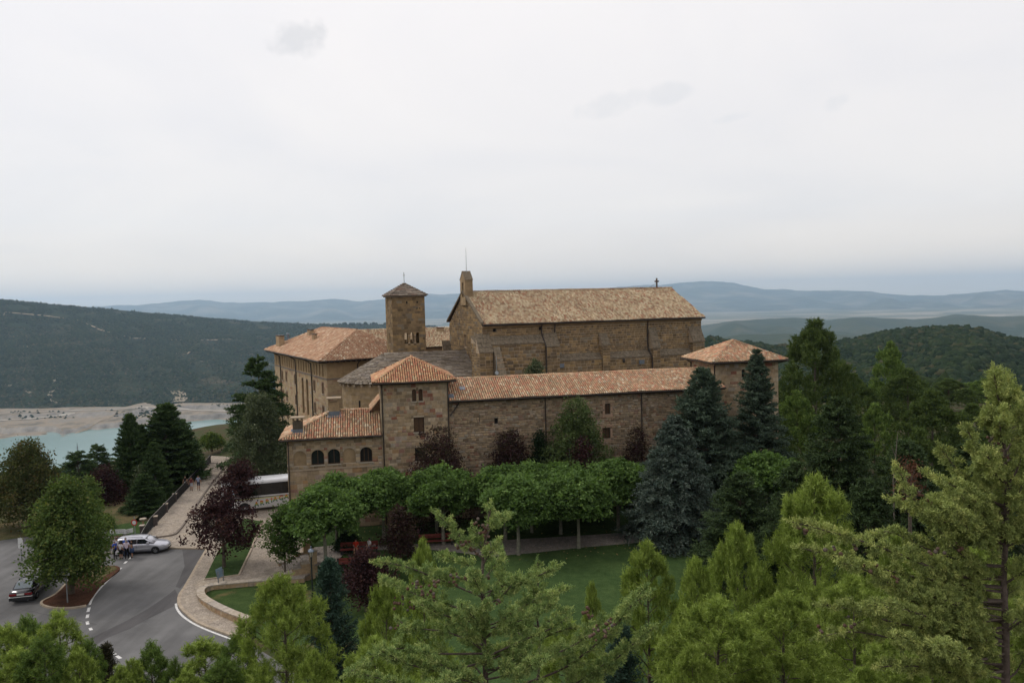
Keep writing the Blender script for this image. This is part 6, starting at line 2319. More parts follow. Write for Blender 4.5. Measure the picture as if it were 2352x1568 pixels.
def near_cypress(label, trunk, bough, m, seed, sec_step=.055, sec_len=.22, cones=(), lush=1.0, bark=None, br_r=.0085, trunk_r=(.032, .007), bare=.25, name='cypress'):
    """trunk and boughs given as world polylines; every bough carries sprays of scale-leaved branchlets"""
    r = np.random.default_rng(seed)
    base = np.array(trunk[0], float)
    root = thing(name, label, 'tree', tuple(base), 0)
    T = [np.array(p, float) - base for p in trunk]
    mb = MB()
    n = len(T)
    mb.tube(T, [trunk_r[0] + (trunk_r[1] - trunk_r[0]) * (k / (n - 1)) for k in range(n)], 8, cap=False)
    P, D, Tn = [], [], []

    def spray(p, d, L):
        """flattened plume: a twig with many short branchlets pointing forward"""
        k = max(int(L / .0068), 4)
        u = np.linspace(.06, 1, k)[:, None]
        ax = unit(np.cross(d, r.normal(size=3)))
        tn = r.random()
        q = p + d * L * u
        for _ in range(2):
            a = r.uniform(0, 6.28, (k, 1))
            b2 = np.cross(d, ax)
            lat = ax * np.cos(a) + b2 * np.sin(a)
            l2 = .034 * (1.25 - .75 * u) * r.uniform(.7, 1.3, (k, 1))
            dd = unit(d * .75 + lat * .75)
            for j in range(2):
                Tn.append(np.full(k, tn))
                P.append(q + dd * l2 * (.35 + .75 * j) + r.normal(size=(k, 3)) * .004)
                D.append(unit(dd + r.normal(size=(k, 3)) * .35) * (.017 if j == 0 else .014))
    for bi, (pts, w) in enumerate(bough):
        B = [np.array(p, float) - base for p in pts]
        B = [np.array(q) for q in smooth_loop3(B, 6)]
        seg = np.linalg.norm(np.diff(B, axis=0), axis=1)
        cum = np.concatenate([[0], np.cumsum(seg)])
        Lb = cum[-1]
        mb.tube(B, [br_r * w * (1.15 - .95 * c / Lb) + .0025 for c in cum], 5, cap=False)
        s = Lb * bare
        while s < Lb:
            i = min(np.searchsorted(cum, s) - 1, len(B) - 2)
            i = max(i, 0)
            f = (s - cum[i]) / max(seg[i], 1e-6)
            p = B[i] * (1 - f) + B[i + 1] * f
            d = unit(B[i + 1] - B[i])
            t = s / Lb
            for _ in range(2):
                lat = unit(np.cross(d, r.normal(size=3)))
                lat[2] = lat[2] * .7 + .18
                sd = unit(d * r.uniform(.45, 1.0) + lat * .8)
                L = sec_len * lush * (1.15 - .75 * t) * r.uniform(.45, 1.15) * min(1, w + .15)
                if t > .92:
                    L *= .6
                mb.tube([p, p + sd * L * .9], [.0035, .0015], 3, cap=False)
                spray(p, sd, L)
                for g in range(3):
                    u = r.uniform(.2, .8)
                    s2 = unit(sd * .8 + unit(np.cross(sd, r.normal(size=3))) * .7 + np.array([0, 0, .12]))
                    spray(p + sd * L * u, s2, L * r.uniform(.3, .6))
            s += sec_step * r.uniform(.7, 1.3)
        spray(B[-1] - unit(B[-1] - B[-2]) * .05, unit(B[-1] - B[-2]), .13)
    P = np.concatenate(P)
    D = np.concatenate(D)
    Bx = unit(np.cross(D, rand_dir(len(P), r))) * .0036
    V, F = quads(P, D, Bx)
    put('crown', mesh_np('crown', V, F, tone=np.concatenate(Tn)), m, root)
    mb.build('trunk', bark or M_bark_red, root, True)
    k = 0
    for (c, nn, sp) in cones:
        c = np.array(c, float) - base
        for _ in range(nn):
            o = put('cone', CONES[k % 3], None, root)
            k += 1
            o.location = tuple(c + r.normal(size=3) * np.array(sp))
            o.rotation_euler = tuple(r.uniform(0, 6, 3))
            o.scale = (r.uniform(.8, 1.25),) * 3
    return root, len(F)


def smooth_loop3(pts, n):
    P = [np.array(p, float) for p in pts]
    if len(P) < 3:
        return [P[0] * (1 - t) + P[-1] * t for t in np.linspace(0, 1, n + 1)]
    return [np.array(q) for q in smooth_loop(P, n)]


def wp(x, y, Y):
    return atY(x, y, Y)


# cypress in the middle foreground: leader at the photo's (1122,1165), trunk going straight down
Yc = 8.0
trunk = [(*wp(1118, 1568, Yc)[:2], float(gz(-.25, 8)) - .3), wp(1116, 1568, Yc), wp(1112, 1480, Yc), wp(1110, 1390, Yc), wp(1106, 1330, Yc), wp(1112, 1260, Yc), wp(1120, 1200, Yc), wp(1126, 1166, Yc)]
rb_ = np.random.default_rng(5)
B = []


def bough(px, dy=0.0, w=1.0, y0=0.0):
    """bough through image points, reaching dy metres nearer or farther at its tip"""
    n = len(px)
    B.append(([wp(x, y, Yc + y0 + dy * (k / (n - 1)) ** 1.2) for k, (x, y) in enumerate(px)], w))


bough([(1114, 1290), (1080, 1255), (1040, 1215), (1002, 1178)], -.15, .7)
bough([(1116, 1235), (1124, 1200), (1127, 1164)], 0, .7)
bough([(1118, 1230), (1140, 1195), (1170, 1182)], .2, .5)
bough([(1112, 1280), (1100, 1240), (1090, 1215)], .1, .6)
bough([(1110, 1320), (1060, 1290), (1012, 1275)], .25, .8)
bough([(1110, 1330), (1135, 1300), (1150, 1265)], .3, .7)
bough([(1108, 1300), (1125, 1270), (1145, 1240)], -.3, .6)
bough([(1106, 1370), (1010, 1330), (930, 1300), (868, 1290)], -.25, 1.0)
bough([(1108, 1380), (1140, 1345), (1160, 1300)], .35, .8)
bough([(1108, 1395), (1150, 1370), (1186, 1330)], -.2, .8)
bough([(1108, 1350), (1050, 1325), (985, 1322)], .4, .8)
bough([(1106, 1410), (1000, 1380), (910, 1345), (880, 1325)], .35, 1.0)
bough([(1106, 1430), (1030, 1415), (960, 1385)], -.45, .9)
bough([(1110, 1440), (1170, 1415), (1230, 1375), (1300, 1350)], .3, 1.0)
bough([(1110, 1450), (1090, 1420), (1060, 1385)], -.7, .8)
bough([(1110, 1470), (1150, 1430), (1180, 1400)], -.6, .8)
bough([(1108, 1480), (1020, 1450), (940, 1440), (915, 1420)], .4, .9)
bough([(1110, 1500), (1000, 1500), (900, 1490), (800, 1545)], -.3, 1.0)
bough([(1110, 1520), (1010, 1540), (930, 1520), (870, 1490)], -.7, 1.0)
bough([(1112, 1510), (1200, 1470), (1270, 1440), (1310, 1410)], .5, 1.0)
bough([(1112, 1540), (1200, 1520), (1300, 1490), (1390, 1430), (1490, 1360)], -.5, 1.25)
bough([(1200, 1570), (1300, 1530), (1400, 1450), (1480, 1350)], -.9, 1.2, .1)
bough([(1112, 1560), (1180, 1545), (1250, 1510)], -.9, .9)
bough([(1114, 1580), (1060, 1560), (990, 1570)], -.9, .9)
bough([(1114, 1600), (1180, 1600), (1250, 1570)], -.5, .9)
bough([(1114, 1500), (1090, 1470), (1060, 1450)], .9, .9)
bough([(1114, 1540), (1140, 1500), (1170, 1480)], .9, .9)
bough([(1300, 1600), (1370, 1550), (1440, 1490), (1500, 1440)], -.6, 1.0)
bough([(1250, 1610), (1320, 1570), (1380, 1530), (1420, 1500)], -.3, 1.0)
bough([(1114, 1620), (1020, 1600), (900, 1565), (810, 1540)], .2, 1.0)
for k in range(16):
    y0 = rb_.uniform(1360, 1600)
    dxp = rb_.uniform(-150, 170)
    bough([(1110, y0), (1110 + dxp * .5, y0 - 30), (1110 + dxp, y0 - rb_.uniform(40, 90))], rb_.uniform(-.6, 1.0), .75)
cl_ = [(wp(1112, 1425, Yc - .06), 13, (.03, .03, .04)), (wp(1116, 1225, Yc - .08), 16, (.035, .04, .035)), (wp(1108, 1205, Yc - .1), 8, (.03, .03, .03)), (wp(1062, 1250, Yc - .12), 10, (.05, .03, .03)), (wp(1085, 1262, Yc - .1), 6, (.03, .03, .02)),
       (wp(1045, 1330, Yc - .15), 12, (.05, .04, .025)), (wp(1112, 1328, Yc - .08), 8, (.035, .03, .02)), (wp(960, 1345, Yc - .35), 9, (.04, .04, .03)), (wp(985, 1358, Yc - .3), 8, (.05, .04, .03)), (wp(915, 1385, Yc + .2), 8, (.035, .04, .03)),
       (wp(945, 1388, Yc + .15), 6, (.03, .04, .03)), (wp(1000, 1340, Yc - .3), 5, (.03, .03, .02)), (wp(1400, 1440, Yc - .7), 12, (.05, .05, .04)), (wp(1370, 1455, Yc - .7), 7, (.04, .04, .03)), (wp(1350, 1400, Yc - .4), 9, (.05, .05, .03)),
       (wp(905, 1440, Yc - .2), 3, (.03, .03, .02)), (wp(1140, 1385, Yc - .3), 3, (.02, .02, .02)), (wp(1070, 1392, Yc - .2), 3, (.02, .02, .02))]
near_cypress('grey green cypress with brown cone clusters in the centre foreground', trunk, B, M_cyp, 7, .042, .165, cl_, 1.0)

# smaller leader to its right
B = []
Yc = 9.0
trunk = [(*wp(1245, 1568, Yc)[:2], float(gz(.3, 9)) - .3), wp(1235, 1568, Yc), wp(1240, 1480, Yc), wp(1232, 1400, Yc), wp(1236, 1340, Yc), wp(1235, 1291, Yc)]
bough([(1235, 1345), (1236, 1315), (1235, 1290)], 0, .6)
bough([(1234, 1400), (1262, 1380), (1284, 1352)], 0, .6)
bough([(1234, 1410), (1210, 1385), (1205, 1362)], .1, .6)
bough([(1236, 1440), (1270, 1420), (1305, 1400)], .2, .7)
bough([(1236, 1440), (1205, 1420), (1190, 1390)], -.2, .7)
bough([(1238, 1470), (1280, 1450), (1320, 1440)], -.2, .8)
bough([(1238, 1480), (1200, 1460), (1170, 1430)], .3, .8)
bough([(1238, 1520), (1290, 1490), (1340, 1470)], .3, .9)
bough([(1236, 1390), (1240, 1365), (1250, 1345)], -.2, .6)
bough([(1236, 1400), (1228, 1370), (1222, 1340)], -.2, .6)
near_cypress('slim young cypress leader beside the centre foreground cypress', trunk, B, M_cyp, 8, .042, .17, [(wp(1236, 1362, Yc - .06), 5, (.02, .03, .02)), (wp(1212, 1450, Yc - .1), 3, (.03, .03, .02))], 1.0, trunk_r=(.02, .006))

# big cypress at the right edge
B = []
Yc = 6.8
trunk = [(*wp(2318, 1568, Yc)[:2], float(gz(4.2, 6.8)) - .3), wp(2310, 1568, Yc), wp(2310, 1450, Yc), wp(2305, 1330, Yc), wp(2312, 1200, Yc), wp(2310, 1080, Yc), wp(2305, 980, Yc), wp(2292, 885, Yc)]
bough([(2308, 1010), (2300, 950), (2291, 884)], 0, .8)
bough([(2310, 1030), (2285, 990), (2270, 940)], -.15, .7)
bough([(2310, 1040), (2330, 1000), (2345, 965)], .1, .7)
bough([(2312, 1110), (2270, 1070), (2240, 1020), (2220, 985)], -.2, .9)
bough([(2312, 1120), (2335, 1080), (2352, 1030)], -.2, .9)
bough([(2312, 1170), (2250, 1130), (2200, 1080), (2162, 1030)], .1, 1.0)
bough([(2312, 1190), (2240, 1160), (2180, 1110), (2130, 1085)], .35, 1.0)
bough([(2310, 1250), (2200, 1220), (2110, 1160), (2062, 1075)], -.1, 1.2)
bough([(2310, 1260), (2220, 1230), (2130, 1190), (2048, 1148)], .3, 1.0)
bough([(2310, 1300), (2220, 1290), (2130, 1260), (2040, 1220), (1985, 1240)], .5, 1.1)
bough([(2308, 1330), (2190, 1320), (2060, 1270), (1940, 1230), (1820, 1198)], -.2, 1.4)
bough([(2308, 1350), (2200, 1340), (2080, 1320), (1950, 1285), (1840, 1258)], .3, 1.3)
bough([(2308, 1380), (2200, 1380), (2090, 1360), (1990, 1310), (1930, 1290)], -.5, 1.2)
bough([(2308, 1420), (2190, 1430), (2080, 1400), (1990, 1390)], -.7, 1.1)
bough([(2308, 1440), (2190, 1450), (2060, 1430), (1960, 1400), (1888, 1388)], -.3, 1.2)
bough([(2308, 1470), (2200, 1490), (2080, 1470), (1960, 1450), (1882, 1462)], .2, 1.2)
bough([(2308, 1500), (2210, 1520), (2120, 1490), (2060, 1455)], -.8, 1.2)
bough([(2308, 1540), (2220, 1550), (2120, 1530), (2020, 1530)], -.5, 1.2)
bough([(2308, 1560), (2240, 1540), (2190, 1500), (2150, 1480)], -1.0, 1.1)
bough([(2308, 1240), (2335, 1220), (2365, 1180)], -.2, 1.0)
bough([(2308, 1340), (2340, 1320), (2380, 1290)], -.3, 1.0)
bough([(2308, 1450), (2340, 1430), (2380, 1400)], -.3, 1.0)
bough([(2312, 1200), (2290, 1150), (2262, 1120)], .5, .9)
bough([(2312, 1150), (2300, 1110), (2290, 1060)], .5, .8)
bough([(2310, 1290), (2280, 1240), (2240, 1200)], .7, .9)
for k in range(30):
    y0 = rb_.uniform(930, 1260)
    dxp = rb_.uniform(-1, 1) * (30 + (y0 - 900) * .38)
    bough([(2305, y0), (2305 + dxp * .6, y0 - 25), (2305 + dxp, y0 - rb_.uniform(50, 90))], rb_.uniform(-.35, .35), .75)
for k in range(22):
    y0 = rb_.uniform(1200, 1570)
    dxp = -rb_.uniform(90, 150 + (y0 - 1200) * .6)
    bough([(2305, y0), (2305 + dxp * .5, y0 - 12), (2305 + dxp, y0 - rb_.uniform(30, 90))], rb_.uniform(-.5, .9), .9)
for k in range(22):
    y0 = rb_.uniform(1150, 1560)
    dxp = rb_.uniform(-210, 60)
    bough([(2310, y0), (2310 + dxp * .5, y0 - 18), (2310 + dxp, y0 - rb_.uniform(30, 80))], rb_.uniform(-.3, 1.1), .8)
cl_ = [(wp(2285, 1005, Yc - .08), 7, (.03, .03, .03)), (wp(2305, 1040, Yc - .08), 5, (.03, .03, .03)), (wp(1845, 1215, Yc - .22), 6, (.03, .03, .012)), (wp(2110, 1130, Yc - .1), 4, (.02, .02, .02)), (wp(2130, 1150, Yc - .1), 3, (.02, .02, .02)),
       (wp(1910, 1262, Yc - .1), 5, (.05, .03, .02)), (wp(1960, 1250, Yc - .15), 4, (.03, .03, .02)), (wp(2150, 1270, Yc - .2), 5, (.04, .03, .02)), (wp(2205, 1255, Yc - .2), 4, (.03, .03, .02)), (wp(2060, 1330, Yc - .3), 5, (.03, .03, .02)),
       (wp(1990, 1310, Yc - .4), 4, (.04, .03, .02)), (wp(1960, 1430, Yc - .3), 4, (.04, .03, .02)), (wp(1890, 1450, Yc), 3, (.02, .03, .02)), (wp(2290, 1080, Yc - .1), 4, (.03, .03, .04))]
near_cypress('thick trunked golden green cypress with bare inner boughs at the right edge', trunk, B, M_cyp2, 9, .05, .185, cl_, 1.0, M_bark_red, .0085, (.040, .006), .22)

# dead reddish bough and grey snag among the right hand cedars
sn = thing('dead_tree', 'thin grey dead stem standing among the dark cedars on the right', 'dead tree', tuple(wp(2055, 1240, 48)))
mb = MB()
b0_ = np.array(wp(2055, 1240, 48))
mb.tube([np.array(wp(2055, 1260, 48)) - b0_, np.array(wp(2052, 1100, 48)) - b0_, np.array(wp(2058, 1040, 48)) - b0_, np.array(wp(2062, 990, 48)) - b0_], [.05, .04, .03, .01], 6)
for a, b in (((2053, 1110), (2075, 1085)), ((2052, 1150), (2030, 1120)), ((2058, 1050), (2046, 1020))):
    mb.tube([np.array(wp(*a, 48)) - b0_, np.array(wp(*b, 48)) - b0_], [.03, .01], 5)
mb.build('trunk', mat('dead_wood', (.13, .11, .09), noise=(6, .3)), sn)
round_tree('dead_conifer', 'rusty red dead conifer boughs among the dark cedars', 'dead tree', 2090, 1045, 47, 75, leaf_mat('rusty_needles', [(0, (.07, .03, .018)), (.6, (.12, .05, .03)), (1, (.16, .08, .05))], .15), None, 33, .75, 70, 16, .06, .2, .8)

# fallen leaves on the lawns
r_ = np.random.default_rng(77)
n_ = 420
lx, ly = r_.uniform(-16, 16, n_), r_.uniform(62, 76, n_)
P_ = np.stack([lx, ly, np.full(n_, TZ + .022)], -1)
V_, F_ = quads(P_, unit(np.concatenate([r_.normal(size=(n_, 2)), r_.normal(size=(n_, 1)) * .15], 1)) * .09, unit(np.concatenate([r_.normal(size=(n_, 2)), r_.normal(size=(n_, 1)) * .15], 1)) * .07)
stuff(put('fallen_leaves', mesh_np('fallen_leaves', V_, F_, tone=r_.random(n_)), leaf_mat('fallen_leaf', [(0, (.20, .11, .04)), (.5, (.28, .20, .08)), (1, (.34, .28, .14))], .1)), 'scattered yellow brown fallen leaves on the terrace lawn', 'fallen leaves')
# ================================================================ WALLS, STEPS, FENCES, FURNITURE
def w2(px, z):
    return np.array(onz(px[0], px[1], z)[:2])


# ---- curved retaining wall round the sunken lawn
wl = thing('retaining_wall', 'curved low stone retaining wall round the sunken lawn at the pavement corner', 'wall', (0, 0, 0))
line = [w2(p, .2) for p in WALLPX]
line = [line[0] + (line[0] - line[1]) * .0] + line[1:]
tops = np.interp(np.arange(len(line)), [0, 9, 14, 20, len(line) - 1], [.17, .17, .34, .60, .66])
mb = MB()
v, f = [], []
for i, p in enumerate(line):
    d = line[min(i + 1, len(line) - 1)] - line[max(i - 1, 0)]
    n = np.array([-d[1], d[0]]) / np.linalg.norm(d) * .24
    t = tops[i] - .09
    v += [(*(p - n), -.6), (*(p + n), -.6), (*(p - n), t), (*(p + n), t)]
for i in range(len(line) - 1):
    a, b = 4 * i, 4 * i + 4
    f += [(a, b, b + 2, a + 2), (b + 1, a + 1, a + 3, b + 3), (a + 2, b + 2, b + 3, a + 3)]
e = 4 * (len(line) - 1)
f += [(e, e + 1, e + 3, e + 2), (1, 0, 2, 3)]
mb.add(v, f)
wbody = mb.build('wall_body', M_mortar_pale, wl)
M_copestone = mat('cope_stone', stops=[(0, (.36, .30, .235)), (.5, (.43, .37, .30)), (1, (.33, .29, .25))], rough=.95, noise=(4, .3), spec=.1)
M_wallst = mat('wall_face_stone', stops=[(0, (.30, .21, .12)), (.3, (.40, .30, .19)), (.6, (.34, .22, .13)), (.85, (.46, .36, .25)), (1, (.20, .165, .14))], rough=.95, noise=(5, .3), spec=.1)
pc = Pieces('stone', T_BLOCK, M_wallst, wbody, 300)
for sgn in (-1, 1):
    for i in range(len(line) - 1):
        p, q = line[i], line[i + 1]
        d = q - p
        n = np.array([-d[1], d[0]]) / np.linalg.norm(d) * .24 * sgn
        a, b = (p + n, q + n) if sgn < 0 else (q + n, p + n)
        t = min(tops[i], tops[i + 1]) - .1
        if t - (-.3) > .15:
            lay_stones(pc, a, b, -.25 if sgn * 1 else .1, t, (), (.16, .26), (.25, .5), gap=.02, proud=.02)
pc.flush()
i = 0
for i in range(len(line) - 1):
    p, q = line[i], line[i + 1]
    d = q - p
    L_ = np.linalg.norm(d)
    k = max(1, int(round(L_ / .75)))
    u = d / L_
    n = np.array([-u[1], u[0]]) * .29
    for j in range(k):
        a = p + d * j / k + u * .008
        b = p + d * (j + 1) / k - u * .008
        za = tops[i] + (tops[i + 1] - tops[i]) * j / k
        zb_ = tops[i] + (tops[i + 1] - tops[i]) * (j + 1) / k
        jt = random.uniform(-.008, .012)
        MB().add([(*(a - n), za - .085), (*(b - n), zb_ - .085), (*(b + n), zb_ - .085), (*(a + n), za - .085), (*(a - n), za + jt), (*(b - n), zb_ + jt), (*(b + n), zb_ + jt), (*(a + n), za + jt)],
                 [(3, 2, 1, 0), (4, 5, 6, 7), (0, 1, 5, 4), (1, 2, 6, 5), (2, 3, 7, 6), (3, 0, 4, 7)]).build('coping_stone', M_copestone, wl)

# ---- steps from the walkway to the terrace, with stepped parapets and pillars
st = thing('stone_steps', 'stone steps with stepped parapets and two capped pillars leading up to the terrace', 'steps', (0, 0, 0))
A = w2((653, 1325), .13)
Bp = w2((713, 1315), .13)
e_ = (Bp - A) / np.linalg.norm(Bp - A)
n_ = np.array([-e_[1], e_[0]])
Ls = np.linalg.norm(Bp - A)


def obox(mb, s0, s1, t0, t1, z0, z1, o=None, e=None):
    o = A if o is None else o
    e = e_ if e is None else e
    n = np.array([-e[1], e[0]])
    v = [(*(o + e * s + n * t), z) for z in (z0, z1) for s, t in ((s0, t0), (s1, t0), (s1, t1), (s0, t1))]
    return mb.add(v, [(3, 2, 1, 0), (4, 5, 6, 7), (0, 1, 5, 4), (1, 2, 6, 5), (2, 3, 7, 6), (3, 0, 4, 7)])


for row, t0 in ((0, 0.0), (1, 3.0)):
    for k in range(3):
        s0, s1 = Ls * k / 3, Ls * (k + 1) / 3
        z = .42 + .30 * k
        obox(MB(), s0, s1 - .004, t0, t0 + .55, -.5, z - .1).build('parapet', M_wallst, st)
        obox(MB(), s0 - .02, s1 - .012, t0 - .05, t0 + .60, z - .097, z).build('coping_stone', M_copestone, st)
    zt = 1.95 if row == 0 else 2.0
    pb = obox(MB(), Ls + .02, Ls + .58, t0, t0 + .56, -.5, zt - .1).build('pillar', M_wallst, st)
    obox(MB(), Ls - .05, Ls + .65, t0 - .07, t0 + .63, zt - .097, zt).build('cap_stone', M_copestone, pb)
for k in range(5):
    s0 = Ls * .1 + Ls * .9 * k / 5
    obox(MB(), s0, Ls * 1.02 + .3, .56, 2.99, -.2, .13 + .135 * (k + 1)).build('step', M_pave_grey, st)

# ---- iron fence along the footway
fe = thing('iron_fence', 'dark iron railing running up beside the beige footpath', 'fence', (0, 0, 0))
FP_ = [w2(p, 1.3) for p in ((313, 1223), (330, 1206), (345, 1189), (400, 1133), (445, 1086), (483, 1045))]
M_iron = mat('dark_iron', (.035, .036, .038), rough=.5, metal=.3, noise=(4, .2))
zf = [.45, .9, 1.28, 1.3, 1.3, 1.3]
MB().tube([(*p, z) for p, z in zip(FP_, [.5, 1.0, 1.3, 1.3, 1.3, 1.3])], .03, 5).build('top_rail', mat('grey_rail', (.20, .19, .17), noise=(3, .2), rough=.5), fe)
MB().tube([(*p, .28) for p in FP_], .025, 5).build('bottom_rail', M_iron, fe)
bars = MB()
for a, b, za, zb_ in zip(FP_, FP_[1:], [.5, 1.0, 1.3, 1.3, 1.3], [1.0, 1.3, 1.3, 1.3, 1.3]):
    L_ = np.linalg.norm(b - a)
    k = int(L_ / .095)
    u = (b - a) / L_
    n = np.array([-u[1], u[0]])
    for j in range(k):
        p = a + (b - a) * j / k
        z = za + (zb_ - za) * j / k
        bars.add([(*(p - u * .019 - n * .012), .15), (*(p + u * .019 - n * .012), .15), (*(p + n * .02), .15), (*(p - u * .019 - n * .012), z), (*(p + u * .019 - n * .012), z), (*(p + n * .02), z)], [(0, 1, 4, 3), (1, 2, 5, 4), (2, 0, 3, 5)])
bars.build('baluster', M_iron, fe)['kind'] = 'stuff'
for i, p in enumerate(FP_):
    MB().box(p[0] - .04, p[0] + .04, p[1] - .04, p[1] + .04, 0, zf[i] + .04).build('post', M_iron, fe)
PLL = ['short dark pillar with pale cap just behind the silver car', 'short dark pillar where the raised footway begins', 'second short pillar up the fence from the start of the raised footway', 'third short pillar up the fence, nearest the walking people', 'squat dark pillar at the open end of the path gate']
for (px, l) in zip(((327, 1230), (357.5, 1208), (381.5, 1178), (402, 1154), (508, 1079)), PLL):
    p = base_at(*px, .13)
    t = thing('stone_pillar', l, 'pillar', p, RAD(12), 'short pillars beside the footpath fence')
    MB().box(-.17, .17, -.17, .17, -.1, .98).build('shaft', mat('dark_pillar_stone', (.085, .07, .065), noise=(5, .3), rough=.9), t)
    MB().box(-.23, .23, -.23, .23, .983, 1.07).build('cap', M_copestone, t)
gt = thing('path_gate', 'low grey barred gate half across the top of the footpath', 'gate', base_at(468, 1083, .25), math.atan2(*(w2((507, 1079), .25) - w2((468, 1083), .25))[::-1]))
gl = float(np.linalg.norm(w2((507, 1079), .25) - w2((468, 1083), .25))) - .3
MB().box(0, gl, -.025, .025, 1.0, 1.06).box(0, gl, -.025, .025, .12, .18).box(0, .06, -.026, .026, .0, 1.1).box(gl - .06, gl, -.026, .026, 0, 1.1).build('gate_frame', M_iron, gt)
for k in range(1, int(gl / .16)):
    MB().box(k * .16 - .012, k * .16 + .012, -.012, .012, .18, 1.0).build('bar', M_iron, gt)

# ---- wooden slat fence and low rail behind the people
sf_ = thing('slat_fence', 'low reddish wooden slat fence behind the people by the silver car', 'fence', (0, 0, 0))
a, b = w2((205, 1262), .0), w2((292, 1251), .0)
u = (b - a) / np.linalg.norm(b - a)
Lf = float(np.linalg.norm(b - a))
M_slat = mat('reddish_wood', stops=[(0, (.13, .065, .04)), (.5, (.19, .10, .06)), (1, (.25, .16, .10))], rough=.85, noise=(6, .3), spec=.1)
k = 0
s = 0.
while s < Lf:
    h_ = random.uniform(.95, 1.08)
    q = a + u * s
    mb = MB()
    obox(mb, 0, .085, 0, .03, -.05, h_, q, u)
    mb.build('slat', M_slat, sf_)
    s += .155
mb = MB()
obox(mb, 0, Lf, .032, .07, .25, .33, a, u)
obox(mb, 0, Lf, .032, .07, .75, .83, a, u)
mb.build('rail', M_slat, sf_)
gr = thing('guard_rail', 'low weathered wooden rail on short posts at the road edge by the people', 'guard rail', (0, 0, 0))
a, b = w2((222, 1266), .1), w2((284, 1259), .1)
u = (b - a) / np.linalg.norm(b - a)
Lf = float(np.linalg.norm(b - a))
mb = MB()
obox(mb, 0, Lf, 0, .14, .38, .52, a, u)
mb.build('beam', mat('weathered_wood', (.21, .18, .12), noise=(6, .3)), gr)
for k in range(4):
    mb = MB()
    obox(mb, .2 + k * (Lf - .5) / 3, .32 + k * (Lf - .5) / 3, .02, .12, 0, .378, a, u)
    mb.build('post', M_eave, gr)


# ---- signs
def text_mesh(name, txt, size, m, extrude=.004, align='LEFT', shear=0.0, bold=0.0):
    c = bpy.data.curves.new(name, 'FONT')
    c.body = txt
    c.size = size
    c.extrude = extrude
    c.align_x = align
    c.shear = shear
    c.offset = bold
    c.resolution_u = 3
    o = bpy.data.objects.new(name, c)
    COL.objects.link(o)
    bpy.context.view_layer.update()
    dg = bpy.context.evaluated_depsgraph_get()
    me = bpy.data.meshes.new_from_object(o.evaluated_get(dg))
    bpy.data.objects.remove(o)
    bpy.data.curves.remove(c)
    me.name = name
    me.materials.clear()
    me.materials.append(m)
    return me


M_post = mat('galvanised_post', (.26, .28, .29), metal=.4, rough=.5, noise=(4, .15))
M_signwhite = mat('sign_white', (.62, .63, .62), rough=.5, noise=(5, .08))
M_signred = mat('sign_red', (.42, .03, .025), rough=.45, noise=(5, .1))
M_ink = mat('sign_ink', (.05, .05, .05), rough=.6, noise=(5, .1))
p = np.array(atY(311, 1240, 72.8))
p[2] = 0
sg = thing('road_sign', 'round white road sign with red border on a grey post behind the silver car', 'road sign', tuple(p), RAD(-6))
MB().tube([(0, 0, 0), (0, 0, 2.35)], .04, 8).build('post', M_post, sg)


def disc(name, r0, r1, y, m, parent, zc, n=32):
    mb = MB()
    v, f = [], []
    for i in range(n):
        w = 2 * math.pi * i / n
        for r in (r0, r1):
            for yy in (y, y + .012):
                v.append((r * math.cos(w), yy, zc + r * math.sin(w)))
    for i in range(n):
        a, b = 4 * i, 4 * ((i + 1) % n)
        f += [(a, b, b + 2, a + 2), (a + 3, b + 3, b + 1, a + 1), (a + 2, b + 2, b + 3, a + 3)]
        if r0 > 0:
            f.append((a + 1, b + 1, b, a))
    mb.add(v, f)
    return mb.build(name, m, parent)


zc0 = float(atY(307, 1199, 72.8)[2])
disc('sign_face', .0001, .195, -.062, M_signwhite, sg, zc0)
disc('red_border', .198, .30, -.064, M_signred, sg, zc0)
pb = np.array(atY(271.5, 1240, 72.6))
pb[2] = 0
zb0 = float(atY(271.5, 1220, 72.6)[2])
sd = thing('direction_sign', 'long white direction board with two lines of writing behind the silver car', 'sign', tuple(pb), RAD(3))
MB().box(-.72, .72, -.015, .015, zb0 - .20, zb0 + .20).build('board', M_signwhite, sd)
for x in (-.5, .5):
    MB().box(x - .03, x + .03, .017, .07, 0, zb0 + .15).build('post', M_post, sd)
for t, dz_ in (('Desde la Fuente', .045), ('de Las Vírgenes', -.125)):
    o = put('lettering', text_mesh('lettering', t, .145, M_ink), None, sd)
    o.rotation_euler = (RAD(90), 0, 0)
    o.location = (-.33, -.018, zb0 + dz_)
disc('symbol_ring', .055, .085, -.03, mat('symbol_brown', (.16, .06, .05), noise=(5, .1)), sd, zb0 - .03, 20).location = (-.53, 0, 0)
MB().add([(-.64, -.019, zb0 + .0), (-.60, -.019, zb0 + .09), (-.55, -.019, zb0 + .075), (-.60, -.019, zb0 - .04)], [(0, 1, 2, 3)]).build('symbol_arrow', MATS['symbol_brown'], sd)
ps = np.array(atY(296.5, 1240, 73.0))
ps[2] = 0
zs0 = float(atY(296.5, 1219, 73.0)[2])
s2 = thing('direction_sign', 'short white direction board turned away beside the round sign post', 'sign', tuple(ps), RAD(48))
MB().box(-.42, .42, -.015, .015, zs0 - .20, zs0 + .20).build('board', M_signwhite, s2)
for x in (-.3, .3):
    MB().box(x - .03, x + .03, .017, .07, 0, zs0 + .15).build('post', M_post, s2)
for t, dz_ in (('Fuente', .04), ('Vírgenes', -.12)):
    o = put('lettering', text_mesh('lettering', t, .14, M_ink), None, s2)
    o.rotation_euler = (RAD(90), 0, 0)
    o.location = (-.34, -.018, zs0 + dz_)
tb = thing('stone_table', 'small stone table, a round slab on a post, on the grass behind the fence', 'stone table', base_at(329, 1205, .03))
MB().lathe([(.12, 0), (.1, .55)], 10).build('pedestal', M_ashlar, tb)
